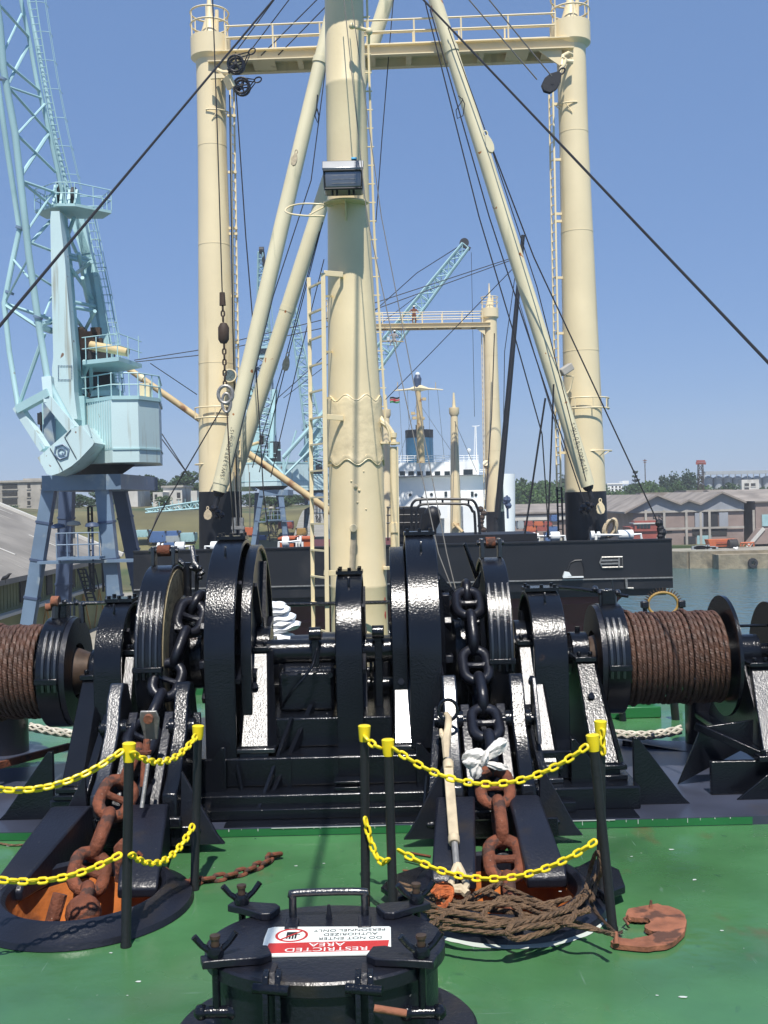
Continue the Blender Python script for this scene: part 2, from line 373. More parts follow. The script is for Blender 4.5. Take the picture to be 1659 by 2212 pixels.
def lattice(mb, A, B, n, wa, wb, r, rb, side, up):   # four-chord lattice from A to B
    A = V(A); B = V(B); side = V(side).normalized(); up = V(up).normalized()
    def cn(t, i, j):
        wv = wa[0]+(wb[0]-wa[0])*t; hv = wa[1]+(wb[1]-wa[1])*t
        return A.lerp(B, t)+side*i*wv/2+up*j*hv/2
    C = [(-1, -1), (1, -1), (1, 1), (-1, 1)]
    for (i, j) in C: mb.tube([cn(0, i, j), cn(1, i, j)], r, 6)
    for k in range(n):
        t0 = k/n; t1 = (k+1)/n
        for q in range(4):
            a = C[q]; b = C[(q+1) % 4]
            if k % 2: a, b = b, a
            mb.tube([cn(t0, *a), cn(t1, *b)], rb, 4); mb.tube([cn(t1, *a), cn(t1, *b)], rb, 4)
    return mb
import bmesh
X3 = V((1, 0, 0)); Y3 = V((0, 1, 0)); Z3 = V((0, 0, 1))
# ================================================================ own ship: deck and hull
HW = [(-1.5, 5.25, 0.37, 0.42), (0.53, 5.2, 0.36, 0.42)]       # hawse pipe mouths
def ell(cx, cy, a, b, n=40): return [(cx+a*math.cos(2*math.pi*i/n), cy+b*math.sin(2*math.pi*i/n)) for i in range(n)]
def filled(loops, z):
    bm = bmesh.new(); es = []
    for lp in loops:
        vs = [bm.verts.new((x, y, z)) for x, y in lp]
        es += [bm.edges.new((vs[i], vs[(i+1) % len(vs)])) for i in range(len(vs))]
    bmesh.ops.triangle_fill(bm, use_beauty=True, edges=es)
    for f in bm.faces:
        if f.normal.z < 0: f.normal_flip()
    mb = MB(); mb.v = [v.co.copy() for v in bm.verts]; bm.verts.index_update()
    mb.f = [tuple(v.index for v in f.verts) for f in bm.faces]; bm.free(); return mb
outline = [(-7, -4), (7, -4), (7, 6), (6.6, 8.5), (5.6, 10.2), (4.2, 11.0), (0, 11.3), (-4.2, 11.0), (-5.6, 10.2), (-6.6, 8.5), (-7, 6)]
struct('foredeck', filled([outline]+[ell(*h) for h in HW], 0.0), 'deck_green', smooth=False)
hb = MB(); m_ = len(outline)
for i in range(m_):
    a = outline[i]; b = outline[(i+1) % m_]
    hb.quad((a[0], a[1], 0), (b[0], b[1], 0), (b[0]*0.9, b[1]*0.93, -9.2), (a[0]*0.9, a[1]*0.93, -9.2))
struct('ship_hull', hb, 'satin_black', smooth=False)
hb = MB()                                # low waterway bar along the after edge of the deck
for i in range(2, m_-1):
    a = outline[i]; b = outline[i+1]
    hb.beam((a[0]*0.985, a[1]*0.985, 0.06), (b[0]*0.985, b[1]*0.985, 0.06), 0.05, 0.12)
struct('deck_edge_bar', hb, 'riser_green', smooth=False)
# windlass foundation: black plate with a green riser, spilt white drips along the edge
YF = 6.27
fp = [(-6.2, 6.42), (-3.0, 6.33), (-1.06, YF), (2.55, YF), (6.2, 6.42), (6.2, 7.2), (3.4, 7.75), (1.8, 8.35), (-1.5, 8.35), (-2.6, 7.9), (-4.2, 7.6), (-6.2, 7.4)]
mb = MB().xy(fp, 0.0, 0.05); struct('windlass_platform', mb, 'plate_black', smooth=False)
mb = MB()
for (a, b) in (((-6.2, 6.42), (-3.0, 6.33)), ((-3.0, 6.33), (-1.06, YF)), ((-1.06, YF), (2.1, YF))):
    mb.quad((a[0], a[1]-.004, 0.004), (b[0], b[1]-.004, 0.004), (b[0], b[1]-.004, 0.047), (a[0], a[1]-.004, 0.047))
struct('platform_riser', mb, 'riser_green', smooth=False)
mb = MB(); x = -0.95
while x < 2.0:
    if not (0.2 < x < 0.9 and rnd.random() < .9):
        ln = rnd.choice((0.004, 0.006, 0.012, 0.024)); wd = rnd.uniform(0.002, 0.005)
        mb.box((x, YF-0.0075, 0.046-ln), (x+wd, YF-0.0045, 0.048))
    x += rnd.uniform(0.02, 0.16)
mb.box((-.7, YF-0.009, 0.0475), (0.0, YF-0.0045, 0.0505)); mb.box((0.95, YF-0.009, 0.0475), (1.3, YF-0.0045, 0.0505))
struct('platform_paint_drips', mb, 'white_drip', kind='stuff', smooth=False)
# paint chips lying about
mb = MB()
for (u, v) in ((240, 2058), (18, 1827), (1170, 1640), (275, 2150), (1420, 2150), (1500, 1900), (640, 1870), (1210, 1925), (520, 2040), (1475, 2153), (1365, 1850), (1450, 1835), (700, 1865), (1560, 2010), (300, 2120)):
    g = G(u, v, 0.003); s = rnd.uniform(0.004, 0.011); pts = []
    for k in range(6):
        a = 2*math.pi*k/6; pts.append(g+V((math.cos(a)*s*rnd.uniform(.5, 1.3)*1.6, math.sin(a)*s*rnd.uniform(.5, 1.3), 0)))
    mb.poly(pts)
struct('paint_chips', mb, 'white_drip', kind='stuff', smooth=False)
# after rail of the deck
t = thing('guard_rail', (0, 9.9, 0), 'black pipe rail passing behind the windlass and in front of the cream mast', 'railing')
mb = MB().tube([(-1.45, 9.9, 1.0), (.35, 9.9, 1.0)], 0.018, 8)
part('rail', mb, 'gloss_black', t)
for x in (-1.4, -0.4, .3): part('rail_post', MB().tube([(x, 9.9, 0), (x, 9.9, 1.0)], 0.016, 8), 'gloss_black', t)

# ================================================================ hatch with the restricted-area sign
hc = G(700, 2046, 0.49); hx, hy = hc.x, 3.575
def oval(mb, k=.80):
    for p in mb.v: p.y = hy+(p.y-hy)*k
    return mb
t = thing('deck_hatch', (hx, hy, 0), 'round black steel deck hatch with wing nuts, its lid carrying a red sign', 'hatch')
part('base_drum', oval(MB().lathe((hx, hy, 0), Z3, [(0.0, .505), (.20, .50), (.21, .49), (.21, .36), (0, .36)], 64)), 'satin_black', t)
part('coaming', oval(MB().lathe((hx, hy, .21), Z3, [(0, .372), (.23, .372), (.23, .35), (0, .35)], 64)), 'satin_black', t)
lid = part('lid', oval(MB().lathe((hx, hy, .435), Z3, [(0, 1e-3), (0, .385), (.006, .398), (.044, .398), (.051, .39), (.055, .30), (.057, 1e-3)], 64, closed=False)), 'satin_black', t)
mbh = smoothpath([(-.125, .0, 0), (-.125, 0, .075), (-.112, 0, .093), (.112, 0, .093), (.125, 0, .075), (.125, 0, 0)], 6)
hp = G(711, 1985, .49)
part('grip_handle', MB().tube([V(p)+hp for p in mbh], 0.0135, 12), 'thick_black', lid)
part('centre_pin', MB().tube([hp+V((0, -.0, 0)), hp+V((0, 0, .05))], [.012, .005], 8), 'satin_black', lid)
for sx in (-1, 1): part('handle_pad', MB().beam(hp+V((sx*.125, -.005, .006)), hp+V((sx*.125, -.10, .006)), .045, .010), 'satin_black', lid, .003)
def dog(c, ang, L=1.0):
    c = V(c); d = V((math.cos(ang), math.sin(ang), 0)); n_ = V((-d.y, d.x, 0))
    poly = [(-.045, -.026), (.02, -.032), (.13*L, -.055), (.165*L, -.04), (.165*L, .03), (.13*L, .05), (.02, .032), (-.045, .026)]
    lug = part('dog_lug', MB().prism(poly, c-V((0, 0, .0)), d, n_, Z3, .026), 'satin_black', lid, .004)
    bo = part('dog_bolt', MB().cyl(c+V((0, 0, .0)), c+V((0, 0, .088)), .0135, n=14).cyl(c+V((0, 0, .084)), c+V((0, 0, .094)), .017, n=14), 'bronze', t)
    nut = MB().lathe(c+V((0, 0, .027)), Z3, [(0, .018), (0, .026), (.015, .028), (.035, .022), (.035, .016)], 16)
    for s in (-1, 1):
        e = V((s*.94, .2*s, 0)).normalized()
        nut.tube([c+V((0, 0, .045))+e*.016, c+e*.042+V((0, 0, .065)), c+e*.066+V((0, 0, .096))], [.012, .010, .011], 8)
    part('wing_nut', nut, 'gloss_black', bo)
    part('swing_bolt', MB().cyl(c+V((0, 0, -.15)), c+V((0, 0, .0)), .013, n=12), 'gloss_black', t)
    p = c+d*-.0
    part('bolt_pivot', MB().cyl(p+V((-.045, 0, -.15)), p+V((.045, 0, -.15)), .019, n=12).ball(p+V((-.05, 0, -.15)), .025, 10).ball(p+V((.05, 0, -.15)), .025, 10), 'gloss_black', t)
for (u, v, a, L) in ((523, 1968, -.42, .85), (900, 1965, math.pi+.42, .85), (466, 2084, .30, 1.05), (911, 2084, math.pi-.30, 1.05)): dog(G(u, v, .49), a, L)
for u in (589, 787):                      # hinges in front
    q = G(u, 2112, .49); hgy = q.y
    prof = [(hgy+.03, .495), (hgy+.01, .515), (hgy-.035, .51), (hgy-.055, .47), (hgy-.055, .33), (hgy-.02, .29), (hgy-.02, .44), (hgy+.0, .49)]
    hg = part('hinge', MB().yz(prof, q.x-.028, q.x-.010).yz(prof, q.x+.010, q.x+.028), 'gloss_black', t, .003)
    part('hinge_pin', MB().cyl((q.x-.055, hgy-.035, .475), (q.x+.055, hgy-.06, .475), .016, n=12), 'gloss_black', hg)
    part('hinge_arm', MB().yz([(hgy+.09, .497), (hgy-.01, .512), (hgy-.04, .46), (hgy-.02, .45), (hgy, .492)], q.x-.008, q.x+.008), 'satin_black', lid)
rod = MB().cyl(W(808, 2178, hy-.44), W(878, 2189, hy-.44), .011, n=12)
part('locking_rod', rod, 'pink_rust', t)
# the sign, glued on the lid, read from the far side
c1, c2, c3, c4 = G(562, 2064, .4965), G(845, 2060, .4965), G(844, 2001, .4965), G(580, 2003, .4965)
sn = part('warning_sign', MB().xy([(c1.x, c1.y), (c1.x+.012, c1.y-.006), (c2.x-.01, c2.y), (c2.x, c2.y+.01), (c3.x, c3.y-.008), (c3.x-.006, c3.y), (c4.x+.02, c4.y+.002), (c4.x, c4.y-.01), (c4.x-.004, c4.y-.09)], .4925, .4965), 'sign_white', lid, smooth=False)
yb0 = c1.y+.014; yb1 = c1.y+.092
part('red_band', MB().xy([(c1.x+.012, yb0), (c2.x-.012, yb0+.004), (c2.x-.006, yb1+.004), (c1.x+.018, yb1)], .4966, .4972), 'sign_red', sn, smooth=False)
cx_ = (c1.x+c2.x)/2
def sign_text(body, x, y, s, m, sx=1.35):
    me = text_mesh(body, s, m); o = bpy.data.objects.new('lettering', me); col.objects.link(o); o.parent = sn; WL[o] = WL[sn]
    o.location = V((x, y, .4976))-WL[sn]; o.rotation_euler = (0, 0, math.pi); o.scale = (sx, 1.0, 1)
sign_text('RESTRICTED', cx_, yb0+.022, .040, 'sign_white', 1.22); sign_text('AREA', cx_, yb0+.059, .040, 'sign_white', 1.22)
yy = yb1+.028
tx = cx_+.075
sign_text('DO NOT ENTER', tx, yy, .029, 'ink', 1.0); sign_text('AUTHORIZED', tx, yy+.033, .029, 'ink', 1.0); sign_text('PERSONNEL ONLY', tx-.004, yy+.066, .029, 'ink', 1.0)
oc = V((c1.x+.088, yy+.034, .4968))
part('prohibition_ring', MB().lathe(oc, Z3, [(0, .046), (0, .055), (.0006, .055), (.0006, .046)], 32).beam(oc+V((.034, .034, .0009)), oc+V((-.034, -.034, .0009)), .007, .0006), 'sign_red', sn, smooth=False)
hd = MB()
for k in range(4): hd.box((oc.x-.018+k*.0095, oc.y-.032+abs(k-1.5)*.003, .4966), (oc.x-.0115+k*.0095, oc.y+.004, .4970))
hd.box((oc.x-.018, oc.y+.002, .4966), (oc.x+.017, oc.y+.028, .4970)); hd.box((oc.x+.017, oc.y+.004, .4966), (oc.x+.028, oc.y+.010, .4970))
part('hand_symbol', hd, 'ink', sn, smooth=False)

# ================================================================ hawse pipes with their ramps
def hawse(i, label, slots):
    cx, cy, a, b = HW[i]
    t = thing('hawse_pipe', (cx, cy, 0), label, 'hawse pipe')
    n = 56; mb = MB(); A, B = a+.15, b+.13
    rings = [(A, B, .004), (A-.01, B-.01, .03), (A-.06, B-.05, .05), (a+.05, b+.04, .085), (a+.015, b+.015, .095), (a-.005, b-.005, .08), (a-.01, b-.01, -.03)]
    for (ra, rb_, z) in rings:
        for k in range(n):
            q = 2*math.pi*k/n; mb.v.append(V((cx+ra*math.cos(q), cy+rb_*math.sin(q), z)))
    for r_ in range(len(rings)-1):
        for k in range(n):
            k2 = (k+1) % n; mb.f.append((r_*n+k, r_*n+k2, (r_+1)*n+k2, (r_+1)*n+k))
    part('rim', mb, 'satin_black', t)
    mb = MB(); N = 8
    for j in range(N):
        s = j/(N-1)
        for k in range(n):
            q = 2*math.pi*k/n; sh = 1-.25*s
            mb.v.append(V((cx+(a-.008)*sh*math.cos(q), cy-1.15*s*s*.8-.25*s+(b-.008)*sh*math.sin(q), .0-1.1*s)))
    for j in range(N-1):
        for k in range(n):
            k2 = (k+1) % n; mb.f.append((j*n+k, j*n+k2, (j+1)*n+k2, (j+1)*n+k))
    part('throat', mb, 'bright_rust', t)
    for (x0, x1, xb0, xb1) in slots:      # sloping cheeks that lead the chain down from the stopper
        mb = MB(); k = 0
        P = [(x0, 5.88, .31), (x1, 5.88, .31), (xb1, 5.34, .10), (xb0, 5.34, .10)]
        Q = [(x0, 5.93, .30), (x1, 5.93, .30), (x1, 5.93, .01), (x0, 5.93, .01), (xb0, 5.30, .06), (xb1, 5.30, .06), (xb1, 5.30, .01), (xb0, 5.30, .01)]
        vs = P+Q; mb.v = [V(p) for p in vs]
        mb.f = [(0, 1, 2, 3), (0, 4, 5, 1), (4, 7, 6, 5), (3, 2, 9, 8), (8, 9, 10, 11), (0, 3, 8, 11, 7, 4), (1, 5, 6, 10, 9, 2), (7, 11, 10, 6)]
        part('ramp_cheek', mb, 'satin_black', t, .012)
    return t
hl = hawse(0, 'rusty orange mouth of the left hawse pipe in a black steel rim', [(-1.86, -1.64, -1.98, -1.83), (-1.45, -1.22, -1.36, -1.16)])
hr = hawse(1, 'right hawse pipe with black rim and white paint edge under a pile of rope', [(.25, .46, .19, .41), (.64, .81, .66, .86)])
# white paint smear on the right rim's front edge
mb = MB(); cx, cy, a, b = HW[1]; A = a+.152; B = b+.132; pr = None
for k in range(31):
    q = math.radians(215+k*3.8); wd = .018*math.sin(math.pi*k/30)+.004+rnd.uniform(0, .006)
    cur = (V((cx+A*math.cos(q), cy+B*math.sin(q), .008)), V((cx+(A+wd)*math.cos(q), cy+(B+wd*1.3)*math.sin(q), .003)))
    if pr: mb.quad(pr[0], pr[1], cur[1], cur[0])
    pr = cur
part('paint_edge', mb, 'white_drip', hr, smooth=False)
# welded pads and small fittings beside the right pipe
part('side_bracket', MB().xy([(.02, 5.05), (-.06, 5.2), (.0, 5.36), (.16, 5.5), (.2, 5.3)], .05, .075), 'gloss_black', hr, .004)
part('side_bracket', MB().xy([(.9, 5.35), (1.03, 5.5), (1.12, 5.32), (1.1, 5.1), (.98, 5.0)], .05, .09), 'gloss_black', hr, .006)

# ================================================================ chain stoppers
def stopper(cx, label, hand):
    t = thing('chain_stopper', (cx, 6.3, .05), label, 'chain stopper')
    part('bed', MB().box((cx-.33, 5.97, .05), (cx+.36, 6.9, .16)), 'gloss_black', t, .008)
    prof = [(6.78, .16), (6.72, .62), (6.60, .86), (6.49, .88), (6.40, .80), (6.33, .62), (6.10, .40), (5.98, .34), (5.96, .16)]
    for s in (-1, 1):
        part('cheek', MB().yz(prof, cx+s*.20-.042, cx+s*.20+.042), 'thick_black' if s*hand > 0 else 'gloss_black', t, .010)
        tray = [(6.62, .16), (6.60, .66), (6.50, .70), (6.02, .30), (5.98, .16)]
        part('tray_plate', MB().yz(tray, cx+s*.108-.028, cx+s*.108+.028), 'satin_black', t, .006)
        part('brace', MB().beam((cx+s*.345, 6.0, .10), (cx+s*.265, 6.55, .66), .05, .085), 'gloss_black', t, .008)
        part('foot_gusset', MB().xz([(cx+s*.25, .05), (cx+s*.50, .05), (cx+s*.46, .10), (cx+s*.27, .46)] if s > 0 else [(cx+s*.25, .05), (cx+s*.27, .46), (cx+s*.46, .10), (cx+s*.50, .05)], 5.985, 6.02), 'satin_black', t, .004)
        part('pin_boss', MB().cyl((cx+s*.20-.075, 6.42, .62), (cx+s*.20+.075, 6.42, .62), .055, n=20).cyl((cx+s*.20-.095, 6.42, .62), (cx+s*.20+.095, 6.42, .62), .025, n=12), 'gloss_black', t)
    part('tray_floor', MB().beam((cx, 6.64, .58), (cx, 6.02, .16), .19, .03, up=X3).beam((cx, 6.6, .3), (cx, 6.0, .2), .2, .1), 'satin_black', t)
    part('front_lip', MB().box((cx-.27, 5.93, .16), (cx+.27, 5.975, .22)), 'gloss_black', t, .01)
    for k in range(-2, 3): part('bolt_head', MB().bolt((cx+k*.12, 5.99, .16), Z3, .018, .022), 'gloss_black', t)
    return t
st_r = stopper(.565, 'right black chain stopper with a tan turnbuckle hooked to its cheek', -1)
st_l = stopper(-1.43, 'left black chain stopper with a pale steel plate hanging from its cheek', -1)
mb = MB().yz([(6.55, .58), (6.55, .80), (6.46, .86), (6.30, .62), (6.26, .50)], .86, .885)
part('guide_plate', mb, 'thick_black', st_r, .006)

# ================================================================ anchor chains
LM_B = link_mesh('black_link', .325, .222, .033, 'satin_black', True, 12)
LM_R = link_mesh('rusty_link', .325, .226, .034, 'rust', True, 12)
def anchor_chain(path, label, y_split, roll=0.0):
    t = thing('anchor_chain', path[0], label, 'anchor chain')
    chain(path, None, .325, .0335, t, roll, mats=lambda c: LM_B if c.y > y_split else LM_R); return t
pr_ = smoothpath([(.545, 7.62, 1.0), (.545, 7.45, 1.27), (.545, 7.22, 1.30), (.545, 7.05, 1.16), (.55, 6.93, .98), (.56, 6.72, .80), (.57, 6.45, .64), (.575, 6.15, .46), (.575, 5.9, .30), (.575, 5.6, .14), (.57, 5.3, -.04), (.56, 5.12, -.25), (.55, 5.0, -.6)])
anchor_chain(pr_, 'right anchor chain, black over the windlass and rusty below a white rag', 6.12)
pl_ = smoothpath([(-1.30, 7.62, 1.0), (-1.29, 7.45, 1.27), (-1.29, 7.25, 1.27), (-1.32, 7.08, 1.10), (-1.37, 6.92, .93), (-1.43, 6.7, .72), (-1.47, 6.45, .58), (-1.49, 6.15, .44), (-1.53, 5.9, .30), (-1.56, 5.65, .14), (-1.55, 5.42, .02), (-1.54, 5.15, -.10), (-1.54, 5.0, -.32), (-1.53, 4.9, -.6)])
anchor_chain(pl_, 'left anchor chain, rusting brown where it drops into the orange hawse pipe', 6.2, .5)
# swivel piece lying in the left mouth
c = W(180, 1972, 5.06); mb = MB().ball(c, .085, 16).tube([c+V((-.10, -.02, .10)), c+V((-.13, -.06, -.02)), c+V((-.12, -.1, -.2))], .035, 10).tube([c+V((.07, -.03, -.05)), c+V((.05, -.09, -.18)), c+V((.03, -.13, -.3))], .045, 10)
solo('chain_swivel', mb, 'rust', 'lumpy rusty swivel at the lower end of the left anchor chain', 'swivel', loc=c)

# ================================================================ windlass
SY = 7.4
wl = thing('anchor_windlass', (0, SY, .05), 'glossy black anchor windlass with tall gear guards filling the middle of the deck', 'windlass')
def arch(x0, x1, zc, r, zb, name='gear_guard', m='gloss_black', cap=True, inner=.03, yc=SY, open_side=0):
    # band: straight legs and a half round top, plus a web set back from one or both sides
    n = 36; outer = [(yc-r, zb)]+[(yc-r*math.cos(math.pi*i/n), zc+r*math.sin(math.pi*i/n)) for i in range(n+1)]+[(yc+r, zb)]
    inn = [(yc+(r-inner), zb)]+[(yc+(r-inner)*math.cos(math.pi*i/n), zc+(r-inner)*math.sin(math.pi*i/n)) for i in range(n+1)]+[(yc-(r-inner), zb)]
    mb = MB(); k = len(outer); loop = outer+inn
    for x in (x0, x1):
        for (y, z) in loop: mb.v.append(V((x, y, z)))
    N = len(loop)
    for i in range(N):
        j = (i+1) % N; mb.f.append((i, j, N+j, N+i))
    for i in range(k-1):
        a, b, c_, d = i, i+1, N-2-i, N-1-i
        mb.f.append((a, b, c_, d)[::-1]); mb.f.append((N+a, N+b, N+c_, N+d))
    g = part(name, mb, m, wl, .006)
    wb = MB(); rr = r-inner-.002; xm = (x0+x1)/2
    poly = [(yc-rr, zb+.02)]+[(yc-rr*math.cos(math.pi*i/n), zc+rr*math.sin(math.pi*i/n)) for i in range(n+1)]+[(yc+rr, zb+.02)]
    wb.yz(poly, xm-.01, xm+.01)
    part('gear_web', wb, 'satin_black', g)
    hub = MB().cyl((x0-.015, yc, zc), (x1+.015, yc, zc), .13, n=24); part('hub', hub, 'gloss_black', g)
    sp = MB()
    for i in range(6):
        a = math.pi*i/3+.2; sp.beam((x1-.02, yc, zc), (x1-.02, yc+.9*rr*math.cos(a), zc+min(.9*rr, .9*rr)*math.sin(a) if zc+.9*rr*math.sin(a) > zb else zb+.03), .03, .07, up=X3)
    part('spokes', sp, 'satin_black', g)
    if cap:
        cp = MB().box((x0-.004, yc-.10, zc+r+.002), (x1+.004, yc+.10, zc+r+.025))
        for (a, b) in ((x0+.02, -.075), (x1-.02, -.075), ((x0+x1)/2, -.075), (x0+.02, .075), (x1-.02, .075)): cp.bolt((a, yc+b, zc+r+.025), Z3, .014, .02)
        part('cap_plate', cp, 'gloss_black', g)
        a = math.radians(62)
        q = V(((x0+x1)/2, yc-(r+.004)*math.cos(a), zc+(r+.004)*math.sin(a)))
        part('lifting_eye', MB().tube([q+V((0, 0, -.045)), q+V((0, -.012, -.02)), q+V((0, -.012, .03)), q+V((0, 0, .05))], .008, 6), 'gloss_black', g)
    return g
arch(-1.135, -.945, .95, .745, .34)                       # big left guard
arch(.135, .335, .95, .745, .40)                          # big right guard
arch(-.33, -.158, .93, .515, .10, yc=7.35)                # middle guard
arch(-1.90, -1.72, .84, .45, .55)                         # outer left guard
arch(.945, 1.165, .84, .455, .22, yc=7.4)                 # outer right guard
# second pinion guards just behind the big ones
arch(-.935, -.865, .95, .70, .3, yc=7.55, cap=False); arch(.03, .13, .95, .66, .3, yc=7.6, cap=False)
# brake bands of the two gypsies
def brake(x0, x1, zc, r, lin_side):
    a0 = math.radians(0); mb = MB().lathe((x0, SY, zc), X3, [(0, r-.03), (0, r), (x1-x0, r), (x1-x0, r-.03)], 56)
    g = part('brake_band', mb, 'gloss_black', wl, .004)
    ribs = MB()
    for dx in (.012, .055, .10, .135):
        if dx < x1-x0: ribs.lathe((x0+dx, SY, zc), X3, [(0, r), (0, r+.016), (.012, r+.016), (.012, r)], 56, math.radians(-8), math.radians(48), up=V((0, 0, 1)))
    part('band_rib', ribs, 'thick_black', g)
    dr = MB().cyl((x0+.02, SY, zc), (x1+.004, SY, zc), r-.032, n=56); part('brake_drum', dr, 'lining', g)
    hb_ = MB().cyl((x0-.03, SY, zc), (x1+.03, SY, zc), .16, n=28); part('hub', hb_, 'gloss_black', g)
    # clamp lugs and the spindle on top, joint across the front
    tp = MB().box((x0+.005, SY-.05, zc+r), (x0+.03, SY+.05, zc+r+.13)).box((x1-.03, SY-.05, zc+r), (x1-.005, SY+.05, zc+r+.13))
    tp.cyl((x0-.015, SY, zc+r+.10), (x1+.015, SY, zc+r+.10), .018, n=10)
    part('clamp_lug', tp, 'thick_black', g, .004)
    part('clamp_block', MB().cyl((x0+.045, SY, zc+r+.10), (x1-.045, SY, zc+r+.10), .04, n=14), 'rust', g)
    zf = zc-.02; part('band_joint', MB().box((x0-.006, SY-r-.03, zf-.02), (x1+.006, SY-r+.03, zf+.015)), 'gloss_black', g, .004)
    return g
brake(-1.60, -1.425, .93, .60, 1); brake(.645, .80, .93, .60, -1)
# gypsies (chain wheels)
def gypsy(x0, x1, zc):
    c = (x0+x1)/2; w2 = (x1-x0)/2
    mb = MB().lathe((x0, SY, zc), X3, [(0, .10), (0, .40), (.03, .42), (.05, .38), (w2-.035, .22), (w2+.035, .22), (2*w2-.05, .38), (2*w2-.03, .42), (2*w2, .40), (2*w2, .10)], 40)
    g = part('chain_wheel', mb, 'gloss_black', wl)
    mb = MB()
    for i in range(10):
        a = 2*math.pi*i/10
        for s in (-1, 1):
            p = V((c+s*w2*.62, SY+.27*math.cos(a), zc+.27*math.sin(a))); q = V((c+s*w2*.62, SY+.42*math.cos(a), zc+.42*math.sin(a)))
            mb.beam(p, q, .05, .05, up=X3)
    part('whelp', mb, 'satin_black', g, .006)
gypsy(-1.42, -1.145, .90); gypsy(.345, .64, .90)
# main shafts
sh = MB().cyl((-3.3, SY, .84), (-1.6, SY, .84), .055, n=20).cyl((-1.65, 7.3, .93), (.95, 7.3, .93), .085, n=24).cyl((.8, SY, .84), (3.9, SY, .84), .055, n=20)
part('main_shaft', sh, 'gloss_black', wl)
for (a, b, r) in ((-.66, -.50, .10), (-.44, -.345, .115), (-.15, -.10, .10), (-.075, .02, .085)):
    part('shaft_collar', MB().cyl((a, SY, .93), (b, SY, .93), r, n=24), 'thick_black', wl)
part('layshaft', MB().cyl((-.9, 7.75, .62), (.1, 7.75, .62), .05, n=16).cyl((-.62, 7.75, .62), (-.5, 7.75, .62), .16, n=24), 'gloss_black', wl)
# bearing pedestals
def pedestal(xt0, xt1, xb0, xb1, zt=.96, shaft=.93, m='thick_black', foot=True, yt=7.12, yb=6.72, zb=.42, rib=.05):
    P = [(xt0, yt, zt), (xt1, yt, zt), (xb1, yb, zb), (xb0, yb, zb)]; t_ = .035
    nrm = V((0, -(zt-zb), (yt-yb))).normalized()*-1
    mb = MB(); a = [V(p) for p in P]; b = [p+V((0, .05, 0)) for p in a]; mb.v = a+b
    mb.f = [(0, 1, 2, 3), (7, 6, 5, 4), (0, 4, 5, 1), (1, 5, 6, 2), (2, 6, 7, 3), (3, 7, 4, 0)]
    g = part('bearing_pedestal', mb, m, wl, .008)
    for (xa, xc) in ((xt0+.002, xb0+.002), (xt1-.03, xb1-.03)):
        w_ = MB(); q = [V((xa, yt+.051, zt)), V((xc, yb+.051, zb)), V((xc, 7.9, zb)), V((xa, 7.68, zt))]; r_ = [p+V((.028, 0, 0)) for p in q]; w_.v = q+r_
        w_.f = [(0, 1, 2, 3), (7, 6, 5, 4), (0, 4, 5, 1), (1, 5, 6, 2), (2, 6, 7, 3), (3, 7, 4, 0)]
        part('side_plate', w_, 'satin_black', g)
    mb = MB(); q = [V((xt1, yt-.008, zt)), V((xb1, yb-.008, zb)), V((xb1+rib, yb+.06, zb)), V((xt1+rib*.6, yt+.06, zt))]; r_ = [p+V((0, .03, 0)) for p in q]; mb.v = q+r_
    mb.f = [(0, 1, 2, 3), (7, 6, 5, 4), (0, 4, 5, 1), (1, 5, 6, 2), (2, 6, 7, 3), (3, 7, 4, 0)]
    if rib > 0: part('edge_flange', mb, m, g)
    xm0, xm1 = xt0-.012, xt1+.012
    cap = MB().box((xm0, yt-.02, zt), (xm1, 7.66, zt+.035)).lathe((xm0+.012, SY, shaft+.02), X3, [(0, .02), (0, .145), (xm1-xm0-.024, .145), (xm1-xm0-.024, .02)], 32)
    for yq in (yt+.03, 7.6):
        cap.bolt((xm0+.035, yq, zt+.035), Z3, .017, .03); cap.bolt((xm1-.035, yq, zt+.035), Z3, .017, .03)
    part('bearing_cap', cap, 'gloss_black', g, .006)
    part('grease_cup', MB().cyl(((xm0+xm1)/2, SY, zt+.12), ((xm0+xm1)/2, SY, zt+.2), .022, .016, 10), 'gloss_black', g)
    mb = MB().box((xb0-.02, yb-.05, zb-.03), (xb1+rib, 7.9, zb+.0))
    if foot:
        mb.box((xb0-.005, yb-.03, .2), (xb1+.0, yb+.1, zb-.03)); mb.box((xb0-.03, yb-.06, .19), (xb1+rib, yb+.1, .22))
    g2 = part('pedestal_foot', mb, m, g, .006)
    slot = MB().box(((xt0+xt1)/2-.018, yt-.16+.0, zt-.24), ((xt0+xt1)/2+.018, yt-.13, zt-.14))
    part('adjusting_bolt', MB().bolt(((xt0+xt1)/2, yt-.16, zt-.2), V((0, -1, .4)), .022, .03), 'gloss_black', g)
    return g
pedestal(-.925, -.79, -.93, -.755, rib=.045)                  # left of centre
pedestal(.04, .128, .03, .185, rib=.035)                      # right of centre
pedestal(.865, .985, .86, 1.03, zb=.30, yb=6.62, rib=.025)    # brightest, far right of the chain
pedestal(-1.735, -1.665, -1.72, -1.64, zb=.35, rib=0)
pedestal(1.245, 1.365, 1.255, 1.415, zt=.84, shaft=.84, zb=.28, yb=6.66, m='gloss_black', rib=.04)
pedestal(-2.02, -1.90, -1.99, -1.86, zt=.80, shaft=.80, zb=.26, yb=6.5, m='gloss_black', rib=.03)
